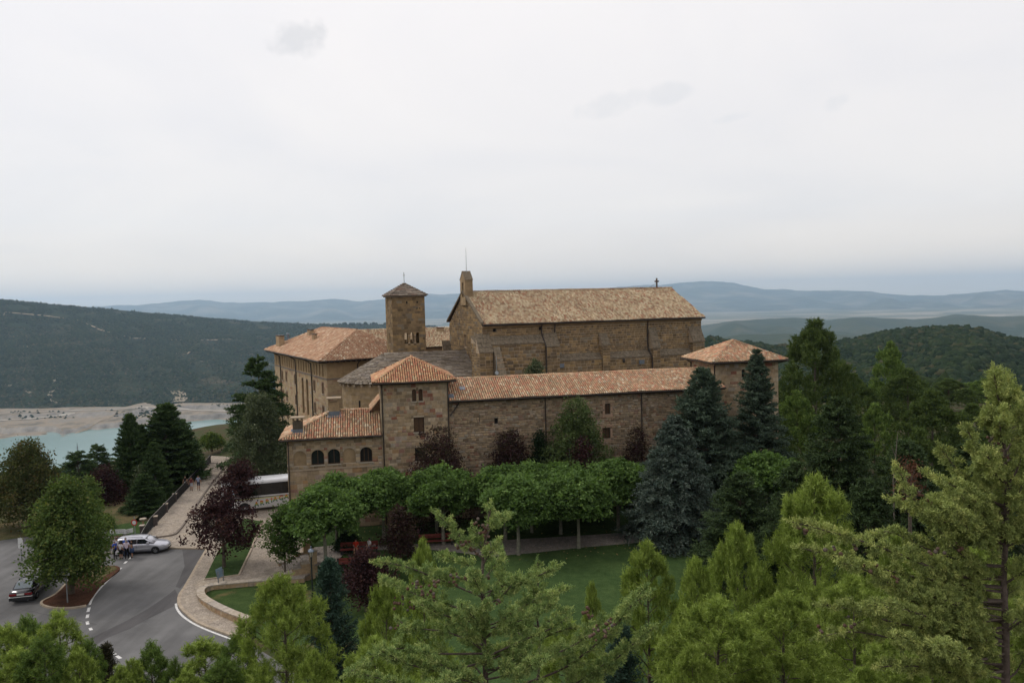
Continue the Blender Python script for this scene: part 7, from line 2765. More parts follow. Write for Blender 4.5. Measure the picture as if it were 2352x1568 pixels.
MB().lathe([(.30, .553), (.34, .60), (.33, .68), (.25, .70)], 16).build('slab', M_copestone, tb)
ip = thing('info_post', 'blue grey information stand seen edge on at the lawn wall', 'sign', base_at(508, 1347, -.25), RAD(70))
MB().box(-.32, -.26, -.03, .03, 0, 1.35).box(.26, .32, -.03, .03, 0, 1.35).build('leg', M_post, ip)
MB().add([(-.36, -.02, .8), (.36, -.02, .8), (.36, .02, .8), (-.36, .02, .8), (-.36, .16, 1.5), (.36, .16, 1.5), (.36, .20, 1.5), (-.36, .20, 1.5)], [(3, 2, 1, 0), (4, 5, 6, 7), (0, 1, 5, 4), (1, 2, 6, 5), (2, 3, 7, 6), (3, 0, 4, 7)]).build('panel', mat('panel_blue_grey', (.16, .22, .27), noise=(4, .1), rough=.4), ip)
tp = thing('sign_post', 'plain grey pole beside the oak trunk on the traffic island', 'post', base_at(155.3, 1383, .1))
MB().tube([(0, 0, 0), (0, 0, 2.7)], .045, 8).build('pole', M_post, tp)
MB().box(-.3, .3, -.065, -.05, 2.1, 2.7).build('sign_plate', M_signwhite, tp)
lp = thing('parking_sign', 'white panel sign on a post at the far left of the parking', 'sign', base_at(50, 1287, 0))
MB().tube([(0, 0, 0), (0, 0, 2.1)], .045, 8).build('pole', M_post, lp)
MB().box(-.2, .22, -.07, -.05, 1.15, 1.45).build('lower_plate', M_signwhite, lp)
MB().box(-.2, .22, -.07, -.05, 1.5, 2.05).build('sign_plate', M_signwhite, lp)


# ---- lamp posts
def lamp(label, loc, h):
    t = thing('street_lamp', label, 'street lamp', loc, 0, 'old style lantern lamps')
    M_lampgr = mat('lamp_green_black', (.03, .04, .038), rough=.5, noise=(4, .2), metal=.3)
    MB().lathe([(.15, 0), (.15, .35), (.08, .5), (.06, 1.0), (.055, h - .75), (.09, h - .70), (.05, h - .62)], 10).build('pole', M_lampgr, t)
    MB().lathe([(.10, h - .62), (.185, h - .22)], 6).build('glass', mat('lantern_glass', (.38, .34, .26), rough=.3, noise=(5, .1)), t)
    mb = MB()
    for k in range(6):
        w = 2 * math.pi * k / 6
        mb.tube([(.105 * math.cos(w), .105 * math.sin(w), h - .62), (.19 * math.cos(w), .19 * math.sin(w), h - .22)], .014, 4)
    mb.build('lantern_frame', M_lampgr, t)
    MB().lathe([(.24, h - .215), (.22, h - .16), (.11, h - .04), (.05, h), (.03, h + .1), (.05, h + .14), (.01, h + .2)], 12).build('lamp_cap', mat('lamp_cap_bluegrey', (.16, .19, .23), rough=.3, metal=.5, noise=(4, .1)), t)
    return t


q = base_at(719, 1386, -.25)
lamp('lantern lamp post on the lawn beside the stone steps', q, float(atY(716, 1262, q[1])[2]) + .1 - q[2])
q = base_at(538, 1204, .13)
lamp('lantern lamp post between the purple plums in front of the coach', q, float(atY(535, 1131, q[1])[2]) - q[2])

# ---- red benches
M_bench = mat('red_brown_bench', stops=[(0, (.14, .028, .022)), (.5, (.17, .035, .028)), (1, (.20, .05, .04))], rough=.6, noise=(5, .2))


def bench(label, loc, rz, L_):
    t = thing('park_bench', label, 'bench', loc, rz, 'long red benches on the terrace')
    for k in range(3):
        MB().box(0, L_, -.28 + k * .17, -.13 + k * .17, .40, .45).build('seat_slat', M_bench, t)
    for k in range(2):
        MB().box(0, L_, .27, .31, .58 + k * .2, .74 + k * .2).build('back_slat', M_bench, t)
    for k in range(max(2, int(L_ / 1.6) + 1)):
        x = .1 + (L_ - .2) * k / max(1, int(L_ / 1.6))
        MB().box(x - .05, x + .05, -.26, .25, 0, .397).box(x - .05, x + .05, .313, .37, 0, .95).build('leg', M_iron, t)
    return t


a, b = w2((782, 1273), TZ), w2((868, 1268), TZ)
BA = math.atan2(b[1] - a[1], b[0] - a[0])
bench('long red bench facing the camera with two people sitting on it', (*a, TZ), BA, float(np.linalg.norm(b - a)))
a2, b2 = w2((775, 1306), TZ), w2((862, 1300), TZ)
bench('long red bench seen from behind, above the purple shrub', (*b2, TZ), BA + math.pi, float(np.linalg.norm(b2 - a2)))
a3, b3 = w2((962, 1254), TZ), w2((1041, 1249), TZ)
bench('long red bench under the plane trees left of the cypress tip', (*a3, TZ), math.atan2(b3[1] - a3[1], b3[0] - a3[0]), float(np.linalg.norm(b3 - a3)))

# ---- power pylon by the reservoir
pt = np.array(atY(177, 1016, 660))
zb_ = float(gz(pt[0], pt[1]))
py_ = thing('power_pylon', 'thin lattice power pylon standing against the reservoir', 'pylon', (pt[0], pt[1], zb_))
Hp = pt[2] - zb_
mb = MB()
w0 = 1.9
lv = np.linspace(0, 1, 8)
for sx in (-1, 1):
    for sy in (-1, 1):
        mb.tube([(sx * w0, sy * w0, 0), (sx * .35, sy * .35, Hp * .8), (0, 0, Hp)], .12, 4)
mb.build('leg', M_post, py_)
mb = MB()
for i in range(7):
    a = w0 + (.35 - w0) * lv[i] * 1.0
    b = w0 + (.35 - w0) * lv[i + 1]
    for sx in (-1, 1):
        mb.tube([(sx * a, -a, Hp * .8 * lv[i]), (-sx * b, -b, Hp * .8 * lv[i + 1])], .07, 4)
        mb.tube([(a, sx * a, Hp * .8 * lv[i]), (b, -sx * b, Hp * .8 * lv[i + 1])], .07, 4)
mb.build('lattice', M_post, py_)
MB().tube([(-2.4, 0, Hp * .74), (2.4, 0, Hp * .74)], .12, 4).tube([(-1.9, 0, Hp * .86), (1.9, 0, Hp * .86)], .12, 4).build('cross_arm', M_post, py_)

# satellite dish and antenna in the courtyard
cu = np.array([math.cos(CA), math.sin(CA)])
cv = np.array([-cu[1], cu[0]])
q = np.array(CP) + cu * -.2 + cv * -6.0
an = thing('tv_antenna', 'bright metal antenna mast standing before the church corner buttress', 'antenna', (*q, 9.0))
MB().tube([(0, 0, 0), (0, 0, 6.2)], .04, 6).build('mast', M_post, an)
mb = MB()
for z in (4.6, 5.4, 6.0):
    mb.tube([(-.1, 0, z), (1.3, .1, z + .12)], .025, 4)
    for k in range(6):
        mb.tube([(.1 + k * .2, -.3, z + .02 * k), (.1 + k * .2, .3, z + .02 * k)], .015, 4)
mb.build('aerial', mat('aerial_orange_metal', (.36, .22, .12), metal=.5, rough=.4, noise=(6, .1)), an)
ds = MB().lathe([(.01, 0), (.12, .01), (.2, .05), (.24, .09)], 16).build('dish', M_post, an)
ds.location = (0, -.1, 4.2)
ds.rotation_euler = (RAD(70), 0, RAD(20))


# ================================================================ VEHICLES
def paint(name, col, metal=.5, rough=.3, coat=.5):
    return mat(name, col, metal=metal, rough=rough, noise=(2, .05), coat=coat, spec=.5)


M_silver = paint('silver_paint', (.50, .50, .55), .55, .32)
M_black = paint('black_paint', (.008, .008, .012), .1, .18)
M_cglass = mat('car_glass', (.012, .014, .018), rough=.06, spec=.8, noise=(1, .1))
M_tyre = mat('tyre_rubber', (.014, .014, .014), rough=.85, noise=(20, .2))
M_rim = mat('alloy_rim', (.22, .22, .23), metal=.7, rough=.4, noise=(10, .1))
M_rimdark = mat('dark_rim', (.05, .05, .052), metal=.4, rough=.5, noise=(10, .1))
M_trim = mat('dark_trim', (.02, .02, .022), rough=.6, noise=(8, .1))
M_lens = mat('lamp_lens', (.55, .57, .6), rough=.1, spec=.8, noise=(8, .05))
M_tail = mat('tail_lamp', (.20, .012, .014), rough=.2, noise=(8, .1))
M_plate = mat('number_plate', (.62, .62, .58), rough=.5, noise=(8, .05))


def loft(name, stations, m, parent, smooth=True, caps=True):
    """closed sections along x; each station = list of (x,y,z) for one half, mirrored"""
    v, f = [], []
    n = len(stations[0])
    ring = 2 * n
    for s in stations:
        v += [tuple(p) for p in s] + [(p[0], -p[1], p[2]) for p in reversed(s)]
    for i in range(len(stations) - 1):
        for k in range(ring):
            a, b = i * ring + k, i * ring + (k + 1) % ring
            f.append((a, b, b + ring, a + ring))
    if caps:
        f.append(tuple(range(ring - 1, -1, -1)))
        f.append(tuple(range((len(stations) - 1) * ring, len(stations) * ring)))
    me = MB().add(v, f).mesh(name, smooth)
    return put(name, me, m, parent)


def wheel(parent, x, y, r, w=.2, rim=None):
    s = 1 if y > 0 else -1
    wh = MB()
    pr = [(r * .62, -w / 2), (r * .93, -w / 2), (r, -w / 2 + .03), (r, w / 2 - .03), (r * .93, w / 2), (r * .62, w / 2)]
    v = []
    n = 24
    for q, yy in pr:
        for k in range(n):
            t = 2 * math.pi * k / n
            v.append((x + q * math.cos(t), y - s * w / 2 + yy, r + q * math.sin(t)))
    f = []
    for i in range(len(pr) - 1):
        for k in range(n):
            f.append((i * n + k, (i + 1) * n + k, (i + 1) * n + (k + 1) % n, i * n + (k + 1) % n))
    wh.add(v, f)
    o = wh.build('wheel', M_tyre, parent, True)
    rm = MB()
    yy = y - s * .03
    rm.add([(x, yy + s * .015, r)] + [(x + r * .63 * math.cos(2 * math.pi * k / n), yy, r + r * .63 * math.sin(2 * math.pi * k / n)) for k in range(n)], [(0, 1 + k, 1 + (k + 1) % n) if s < 0 else (0, 1 + (k + 1) % n, 1 + k) for k in range(n)])
    rm.build('rim', rim or M_rim, o)
    for k in range(5):
        t = 2 * math.pi * k / 5
        a = np.array([x + r * .12 * math.cos(t), yy + s * .02, r + r * .12 * math.sin(t)])
        b = np.array([x + r * .58 * math.cos(t), yy + s * .012, r + r * .58 * math.sin(t)])
        MB().tube([a, b], [.03, .022], 4).build('spoke', M_rim if rim is None else rim, o)
    return o


def arch_ring(parent, x, y, r, m):
    s = 1 if y > 0 else -1
    v = [(x, y, r * .98)] + [(x + r * 1.16 * math.cos(t), y + s * .012, r * .98 + r * 1.16 * math.sin(t)) for t in np.linspace(-.25, math.pi + .25, 18)]
    f = [(0, k, k + 1) if s < 0 else (0, k + 1, k) for k in range(1, 18)]
    f = [q[::-1] for q in f]
    MB().add(v, f).build('wheel_arch', m, parent)


def estate_car(label, loc, rz):
    t = thing('estate_car', label, 'car', loc, rz)
    # x forward; sections: sill, lower flank, shoulder, roof/bonnet edge, centre
    top = [(-2.36, .62, .80, .80), (-2.30, .82, .95, .98), (-2.0, .87, 1.0, 1.0), (-.5, .885, .98, .98), (.55, .885, .96, .97), (.95, .88, .94, .98), (1.5, .86, .88, .92), (1.95, .80, .80, .84), (2.25, .66, .70, .74), (2.40, .45, .58, .60)]
    S_ = []
    for x, w, zs, zc in top:
        lo = .24 if abs(x) < 2.2 else .30
        S_.append([(x, 0, lo), (x, w * .86, lo), (x, w, lo + .16), (x, w, (lo + zs) / 2 + .05), (x, w * .965, zs - .05), (x, w * .88, zs), (x, 0, zc)])
    body = loft('body', S_, M_silver, t)
    G = []
    for x, w, zt in ((-2.26, .74, 1.02), (-2.05, .70, 1.32), (-1.75, .66, 1.44), (-1.0, .66, 1.495), (-.2, .66, 1.50), (.35, .65, 1.46), (.75, .64, 1.30), (1.28, .66, .96)):
        z0 = .93
        G.append([(x, 0, z0), (x, .80 - .02 * (zt < 1.1), z0), (x, w + (.80 - w) * .25, z0 + (zt - z0) * .72), (x, w, z0 + (zt - z0) * .92), (x, w * .6, zt + .005), (x, 0, zt + .02)])
    loft('cabin', G, M_silver, t)

    def glass(name, pts, m=M_cglass):
        MB().add(pts, [tuple(range(len(pts)))]).build(name, m, t)
    for s in (-1, 1):
        o = (lambda P: P) if s < 0 else (lambda P: P[::-1])
        y0, y1 = .812 * s, .706 * s
        for nm, x0, x1, u0, u1 in (('rear_side_window', -2.02, -1.08, -1.82, -1.06), ('rear_door_window', -1.02, -.18, -1.0, -.18), ('front_door_window', -.12, 1.02, -.12, .50)):
            glass(nm, o([(x0, y0, .975), (x1, y0, .975), (u1, y1, 1.36), (u0, y1, 1.36)]))
        wheel(t, 1.42, .885 * s, .325)
        wheel(t, -1.33, .885 * s, .325)
        arch_ring(t, 1.42, .875 * s, .325, M_trim)
        arch_ring(t, -1.33, .888 * s, .325, M_trim)
        MB().box(-.95, .9, .889 * s - .01, .889 * s + .012, .52, .57).build('side_moulding', M_lens, t)
        MB().box(.72, .92, s * .95 - .11, s * .95 + .11, .97, 1.10).build('mirror', M_silver, t)
        MB().box(-.30, -.14, .89 * s - .012, .89 * s + .014, .80, .835).build('door_handle', M_silver, t)
        MB().tube([(-1.85, .58 * s, 1.47), (-1.7, .58 * s, 1.545), (.1, .58 * s, 1.55), (.3, .58 * s, 1.49)], .022, 5).build('roof_rail', M_trim, t)
        MB().add([(1.98, .80 * s, .62), (2.30, .58 * s, .56), (2.24, .60 * s, .70), (1.92, .79 * s, .80)], [(0, 1, 2, 3) if s < 0 else (3, 2, 1, 0)]).build('headlight', M_lens, t)
        MB().box(-2.36, -2.28, s * .74 - .07, s * .74 + .07, .68, .98).build('tail_light', M_tail, t)
        glass('door_seam', o([(-.155, .8885 * s, .3), (-.145, .8885 * s, .3), (-.145, .8885 * s, .93), (-.155, .8885 * s, .93)]), M_trim)
    glass('windscreen', [(1.24, -.66, .985), (1.24, .66, .985), (.52, .58, 1.425), (.52, -.58, 1.425)])
    glass('rear_window', [(-2.262, .6, 1.06), (-2.262, -.6, 1.06), (-2.10, -.56, 1.36), (-2.10, .56, 1.36)])
    MB().box(2.26, 2.43, -.44, .44, .30, .42).build('bumper_grille', M_trim, t)
    MB().box(2.30, 2.405, -.3, .3, .53, .60).build('grille', M_trim, t)
    MB().box(2.40, 2.44, -.24, .24, .43, .52).build('number_plate', M_plate, t)
    return t


Fw = w2((357.5, 1270.5), 0)
Rw = w2((303, 1274.5), 0)
hd = math.atan2(Fw[1] - Rw[1], Fw[0] - Rw[0]) + RAD(-2)
cdir = np.array([math.cos(hd), math.sin(hd)])
cn = np.array([-cdir[1], cdir[0]])
cc = Fw - cdir * 1.42 + cn * .80
estate_car('silver estate car with a group of people standing at its rear', (cc[0], cc[1], 0), hd)


def saloon(label, loc, rz):
    t = thing('saloon_car', label, 'car', loc, rz)
    top = [(-2.2, .66, .78, .80), (-2.12, .80, .92, .94), (-1.6, .845, .97, .99), (-.4, .855, .95, .96), (.7, .85, .93, .95), (1.3, .84, .90, .93), (1.9, .78, .80, .84), (2.15, .66, .66, .70)]
    S_ = []
    for x, w, zs, zc in top:
        lo = .24
        S_.append([(x, 0, lo), (x, w * .88, lo), (x, w, lo + .14), (x, w, .58), (x, w * .97, zs - .05), (x, w * .9, zs), (x, 0, zc)])
    loft('body', S_, M_black, t)
    G = []
    for x, w, zt in ((-1.72, .68, .99), (-1.25, .62, 1.28), (-.95, .60, 1.37), (-.2, .60, 1.41), (.25, .60, 1.37), (.6, .60, 1.22), (1.05, .64, .95)):
        G.append([(x, 0, .90), (x, .77, .90), (x, w + (.77 - w) * .25, .9 + (zt - .9) * .72), (x, w, .9 + (zt - .9) * .92), (x, w * .6, zt + .005), (x, 0, zt + .015)])
    loft('cabin', G, M_black, t)

    def glass(name, pts, m=M_cglass):
        MB().add(pts, [tuple(range(len(pts)))]).build(name, m, t)
    glass('rear_window', [(-1.70, .60, 1.03), (-1.70, -.60, 1.03), (-1.14, -.53, 1.355), (-1.14, .53, 1.355)], mat('rear_glass', (.10, .13, .15), rough=.05, spec=.9, noise=(1, .1)))
    glass('windscreen', [(1.02, -.6, .98), (1.02, .6, .98), (.40, .54, 1.34), (.40, -.54, 1.34)])
    for s in (-1, 1):
        o = (lambda P: P) if s < 0 else (lambda P: P[::-1])
        for x0, x1, u0, u1 in ((-1.45, -.55, -1.1, -.5), (-.45, .85, -.42, .35)):
            glass('side_window', o([(x0, .785 * s, .945), (x1, .785 * s, .945), (u1, .665 * s, 1.28), (u0, .665 * s, 1.28)]))
        wheel(t, 1.3, .85 * s, .30, .19)
        wheel(t, -1.28, .85 * s, .30, .19)
        MB().box(.55, .72, s * .92 - .10, s * .92 + .10, .95, 1.07).build('mirror', M_black, t)
        MB().box(-2.215, -2.10, s * .53 - .25, s * .53 + .25, .66, .80).build('tail_light', M_tail, t)
    MB().box(-2.235, -2.15, -.24, .24, .67, .78).build('number_plate', M_plate, t)
    MB().box(-2.26, -2.05, -.80, .80, .53, .565).build('bumper_trim', M_signwhite, t)
    MB().box(-2.25, -2.0, -.79, .79, .28, .527).build('bumper', M_trim, t)
    MB().tube([(-2.2, -.5, .27), (-2.32, -.5, .27)], .03, 8).build('exhaust', M_rim, t)
    return t


r0 = w2((23.4, 1384.6), 0)
r1 = w2((80, 1380.5), 0)
q1 = w2((97.5, 1354), 0)
hd = math.atan2(q1[1] - r1[1], q1[0] - r1[0])
hd = hd * .5 + .5 * (math.atan2(r1[1] - r0[1], r1[0] - r0[0]) + math.pi / 2)
dd_ = np.array([math.cos(hd), math.sin(hd)])
cc = (r0 + r1) / 2 + dd_ * 1.9
saloon('black saloon car parked beside the traffic island, seen from behind', (cc[0], cc[1], 0), hd)


def coach(label, loc, rz):
    """white touring coach; x forward"""
    t = thing('coach', label, 'bus', loc, rz)
    M_cw = paint('coach_white', (.66, .66, .68), 0, .3)
    Lh, hw = 6.1, 1.26
    secs = []
    for x, w, zt, z0 in ((-Lh, 1.18, 3.25, .45), (-Lh + .12, hw, 3.36, .36), (0, hw, 3.38, .34), (Lh - .9, hw, 3.38, .34), (Lh - .35, 1.22, 3.30, .34), (Lh - .08, 1.16, 3.0, .36), (Lh, 1.10, 1.6, .40), (Lh - .02, 1.08, .9, .42)):
        secs.append([(x, 0, z0), (x, w * .96, z0), (x, w, z0 + .12), (x, w, min(zt * .55, 1.7)), (x, w * .985, zt - .30), (x, w * .93, zt - .08), (x, w * .6, zt), (x, 0, zt + .02)])
    loft('body', secs, M_cw, t)
    for s in (-1, 1):
        MB().box(-5.95, 5.4, s * 1.258 - .012, s * 1.258 + .012, 1.72, 2.98).build('window_band', M_trim, t)
        xs = [-5.9, -4.2, -2.5, -.8, .9, 2.6, 4.3, 5.35]
        for a, b in zip(xs, xs[1:]):
            MB().box(a + .015, b - .015, s * 1.264 - .012, s * 1.264 + .012, 1.78, 2.92).build('window', mat('coach_glass', (.006, .006, .008), rough=.08, spec=.6, noise=(1, .1)), t)
        MB().box(-5.9, 5.4, s * 1.27 - .008, s * 1.27 + .008, 1.50, 1.56).build('window_line', M_trim, t)
        MB().box(-5.9, 5.6, s * 1.27 - .008, s * 1.27 + .008, 1.38, 1.46).build('yellow_stripe', mat('pale_yellow_stripe', (.55, .55, .18), noise=(3, .1)), t)
        MB().box(-2.6, 1.2, s * 1.27 - .008, s * 1.27 + .008, 1.20, 1.25).build('orange_stripe', mat('orange_stripe', (.62, .16, .05), noise=(3, .1)), t)
        for a in (-4.0, -2.2, -.4, 1.4):
            MB().box(a - .006, a + .006, s * 1.268 - .006, s * 1.268 + .006, .5, 1.36).build('locker_seam', M_rim, t)
        MB().box(.25, .42, s * 1.27 - .008, s * 1.27 + .008, .58, .66).build('locker_handle', M_trim, t)
        wheel(t, 3.75, 1.26 * s, .50, .3)
        wheel(t, -2.9, 1.26 * s, .50, .3)
        arch_ring(t, 3.75, 1.258 * s, .50, M_trim)
        arch_ring(t, -2.9, 1.258 * s, .50, M_trim)
        MB().tube([(5.9, 1.15 * s, 2.9), (6.25, 1.35 * s, 2.75), (6.3, 1.4 * s, 2.3)], .05, 6).build('mirror', M_trim, t)
    MB().add([(6.02, 1.08, 1.55), (6.02, -1.08, 1.55), (5.80, -1.12, 2.98), (5.80, 1.12, 2.98)], [(3, 2, 1, 0)]).build('windscreen', M_cglass, t)
    MB().box(-3.6, -.9, -.85, .85, 3.39, 3.60).build('air_conditioner', M_cw, t)
    MB().box(.3, 1.6, -.9, -.75, 3.385, 3.42).build('roof_hatch', M_trim, t)
    M_rain = bpy.data.materials.new('rainbow_print')
    M_rain.use_nodes = True
    nt_ = M_rain.node_tree
    tcn = nd(nt_, 'ShaderNodeTexCoord')
    sp = nd(nt_, 'ShaderNodeSeparateXYZ')
    nt_.links.new(tcn.outputs['Generated'], sp.inputs[0])
    nt_.links.new(ramp(nt_, sp.outputs[1], [(.0, (.03, .10, .10)), (.3, (.06, .22, .08)), (.55, (.50, .42, .05)), (.8, (.60, .16, .03)), (1, (.55, .09, .02))]), nt_.nodes['Principled BSDF'].inputs['Base Color'])
    M_shadow = mat('letter_outline', (.04, .05, .05), noise=(3, .1))
    for s in (1,):
        x = 2.75
        for k, ch in enumerate('ARRIAGA'):
            me = text_mesh('letter', ch, .66, M_rain, .006, bold=.028)
            o = put('letter', me, None, t)
            o.rotation_euler = (RAD(90), 0, math.pi)
            o.location = (x, 1.275, .60 + .085 * k)
            w_ = max(v.co.x for v in me.vertices)
            x -= w_ + .10
    return t


b1 = w2((572.5, 1173.2), .42)
b2 = w2((628, 1167.6), .42)
hd = math.atan2(b1[1] - b2[1], b1[0] - b2[0])
d_ = np.array([math.cos(hd), math.sin(hd)])
n_b = np.array([-d_[1], d_[0]])
fwp = w2((562, 1171), .42)
cc = fwp - d_ * 3.75 - n_b * 1.26
coach('white touring coach lettered ARRIAGA parked behind the plums and the gatehouse', (cc[0], cc[1], .13), hd)


# ================================================================ PEOPLE
SKIN = mat('skin', (.36, .20, .13), rough=.6, noise=(20, .1))
HAIRD = mat('hair_dark', (.02, .013, .010), rough=.7, noise=(40, .3))
HAIRG = mat('hair_grey', (.26, .25, .24), rough=.7, noise=(40, .3))
SHOE = mat('shoe_dark', (.02, .018, .016), rough=.6, noise=(20, .2))


def cloth(name, c):
    return mat('cloth_' + name, c, rough=.9, noise=(9, .18), spec=.1)


def person(label, loc, rz, top, legs, hair=HAIRD, pose='stand', height=1.7, sleeve=.5, short=0.0, skirt=False, bulk=1.0, arms=(None, None), group=None, props=()):
    """one skinned figure; sleeve/short give how much of arm and leg is bare"""
    root = thing('person', label, 'person', loc, rz, group)
    k = height / 1.7
    sit = pose == 'sit'
    hz_ = .92 if not sit else .48
    J = {'pelvis': (0, 0, hz_), 'waist': (0, -.01, hz_ + .20), 'chest': (0, -.02, hz_ + .40), 'neck': (0, .0, hz_ + .545), 'head': (0, .01, hz_ + .63), 'crown': (0, .015, hz_ + .745)}
    R_ = {'pelvis': (.155 * bulk, .115 * bulk), 'waist': (.135 * bulk, .11 * bulk), 'chest': (.165 * bulk, .115 * bulk), 'neck': (.052, .055), 'head': (.078, .092), 'crown': (.066, .078)}
    E = [('pelvis', 'waist'), ('waist', 'chest'), ('chest', 'neck'), ('neck', 'head'), ('head', 'crown')]
    for s, nme in ((-1, 'r'), (1, 'l')):
        a = arms[0 if s < 0 else 1]
        el = (s * .245, .03, hz_ + .20)
        wr = (s * .26, -.06, hz_ - .02)
        if a == 'bent':
            el, wr = (s * .23, .02, hz_ + .21), (s * .10, -.25, hz_ + .25)
        elif a == 'lap':
            el, wr = (s * .22, -.02, hz_ + .21), (s * .08, -.28, hz_ + .12)
        elif a == 'swing':
            el, wr = (s * .235, .09 * s, hz_ + .2), (s * .24, -.10 * -s, hz_ + .0)
        J['sh' + nme] = (s * .175, 0, hz_ + .455)
        J['el' + nme] = el
        J['wr' + nme] = wr
        R_['sh' + nme], R_['el' + nme], R_['wr' + nme] = (.062, .06), (.044, .044), (.03, .026)
        E += [('chest', 'sh' + nme), ('sh' + nme, 'el' + nme), ('el' + nme, 'wr' + nme)]
        hx = s * .085
        if sit:
            kn, an_, to = (s * .11, -.43, hz_ - .01), (s * .11, -.45, .08), (s * .12, -.60, .03)
        elif pose == 'walk':
            kn, an_, to = (hx * 1.1, -.12 * s, .49), (hx * 1.1, .10 * -s + (.12 if s > 0 else .0), .08), (hx * 1.2, -.12 * s - .12, .03)
        else:
            kn, an_, to = (hx * 1.25, -.015, .48), (hx * 1.3, .02, .075), (hx * 1.5, -.13, .03)
        J['hp' + nme] = (hx, 0, hz_ - .06)
        J['kn' + nme], J['an' + nme], J['to' + nme] = kn, an_, to
        R_['hp' + nme], R_['kn' + nme], R_['an' + nme], R_['to' + nme] = (.092 * bulk, .095 * bulk), (.058, .06), (.042, .045), (.042, .03)
        E += [('pelvis', 'hp' + nme), ('hp' + nme, 'kn' + nme), ('kn' + nme, 'an' + nme), ('an' + nme, 'to' + nme)]
    names = list(J)
    me = bpy.data.meshes.new('body')
    me.from_pydata([tuple(np.array(J[n]) * k) for n in names], [(names.index(a), names.index(b)) for a, b in E], [])
    o = bpy.data.objects.new('body', me)
    COL.objects.link(o)
    sk = o.modifiers.new('skin', 'SKIN')
    sk.branch_smoothing = .3
    for i, n in enumerate(names):
        me.skin_vertices[0].data[i].radius = tuple(np.array(R_[n]) * k)
        me.skin_vertices[0].data[i].use_root = n == 'pelvis'
    ss = o.modifiers.new('sub', 'SUBSURF')
    ss.levels = ss.render_levels = 1
    bpy.context.view_layer.update()
    me2 = bpy.data.meshes.new_from_object(o.evaluated_get(bpy.context.evaluated_depsgraph_get()))
    bpy.data.objects.remove(o)
    bm = bmesh.new()
    bm.from_mesh(me2)
    # fingers and thumb, nose and ears grown from the same mesh object
    for s, nme in ((-1, 'r'), (1, 'l')):
        w_, e_2 = np.array(J['wr' + nme]) * k, np.array(J['el' + nme]) * k
        d = unit((w_ - e_2)[None])[0]
        sd_ = unit(np.cross(d, (0, 1., .3))[None])[0]
        pm = MB().tube([w_ - d * .01, w_ + d * .045, w_ + d * .085], [.028, .036, .032], 6)
        for q, ln in ((-1.5, .062), (-.5, .075), (.5, .07), (1.5, .055)):
            a = w_ + d * .075 + sd_ * q * .017
            pm.tube([a, a + d * ln * .55, a + d * ln + np.array([0, -.018, -.006])], [.0088, .008, .006], 5)
        a = w_ + d * .03 + sd_ * -.03
        pm.tube([a, a + d * .03 - sd_ * .022, a + d * .055 - sd_ * .026], [.011, .009, .007], 5)
        o_ = len(bm.verts)
        vs = [bm.verts.new(v) for v in pm.v]
        for q in pm.f:
            f_ = bm.faces.new([vs[i] for i in q])
            f_.material_index = 0
            f_.tag = True
    hc = np.array(J['head']) * k
    hd_ = MB().tube([hc + (0, -.088, .045), hc + (0, -.112, .01), hc + (0, -.09, -.005)], [.008, .014, .01], 5)
    for s in (-1, 1):
        hd_.tube([hc + (s * .078, .0, .0), hc + (s * .092, .012, .04)], [.010, .016], 5)
    vs = [bm.verts.new(v) for v in hd_.v]
    for q in hd_.f:
        bm.faces.new([vs[i] for i in q]).tag = True
    mats = [SKIN, top, legs, SHOE]
    segs = [(np.array(J[a]) * k, np.array(J[b]) * k, a, b) for a, b in E]
    for f_ in bm.faces:
        f_.smooth = True
        if f_.tag:
            f_.material_index = 0
            continue
        c = np.array(f_.calc_center_median())
        best, bd = None, 9
        for a, b, na_2, nb_2 in segs:
            ab = b - a
            u = np.clip(((c - a) @ ab) / (ab @ ab), 0, 1)
            dist = np.linalg.norm(c - a - ab * u)
            if dist < bd:
                bd, best = dist, (na_2, nb_2, u)
        a, b, u = best
        if b in ('head', 'crown') or (b == 'neck' and u > .75):
            mi = 0
        elif b[:2] == 'wr':
            mi = 1 if sleeve < .3 else 0
        elif b[:2] == 'el':
            mi = 1 if u < 1 - max(0, sleeve - .5) * 2 else 0
        elif b[:2] == 'to' or (b[:2] == 'an' and u > .93):
            mi = 3
        elif b[:2] == 'kn':
            mi = 2 if u < 1.0 - max(0, short - .5) * 2 else 0
        elif b[:2] == 'an':
            mi = 2 if short < .3 else 0
        elif b[:2] == 'hp' or (a == 'pelvis' and b == 'waist' and u < .05):
            mi = 2
        else:
            mi = 1
        f_.material_index = mi
    me2.clear_geometry()
    me2.materials.clear()
    bm.to_mesh(me2)
    bm.free()
    for m_ in mats:
        me2.materials.append(m_)
    me2.name = 'body'
    put('body', me2, None, root)
    hm = MB()
    n = 12
    prof = [(0.101, -.03), (.104, .03), (.097, .075), (.075, .115), (.04, .138), (.003, .143)]
    for r, z in prof:
        for q in range(n):
            t = 2 * math.pi * q / n
            y = r * math.sin(t)
            zz = z + (.06 if (y < -.03 and z < .06) else 0)
            hm.v.append(tuple((hc + np.array([r * .92 * math.cos(t), y + .014, zz]) * 1.0)))
    for i in range(len(prof) - 1):
        for q in range(n):
            hm.f.append((i * n + q, i * n + (q + 1) % n, (i + 1) * n + (q + 1) % n, (i + 1) * n + q))
    hm.build('hair', hair, root, True)
    if skirt:
        MB().lathe([(.20 * k * bulk, .50 * k), (.185 * k * bulk, .7 * k), (.165 * k * bulk, .93 * k)], 16).build('skirt', skirt, root, True)
    return root


PPL = 'people standing at the rear of the silver car'
white = cloth('white', (.62, .60, .62))
lilac = cloth('pale_lilac', (.58, .50, .58))
blue = cloth('royal_blue', (.035, .075, .36))
blk = cloth('black', (.012, .012, .014))
navy = cloth('denim', (.05, .075, .15))


def foot(px, z=0.):
    return base_at(px[0], px[1], z)


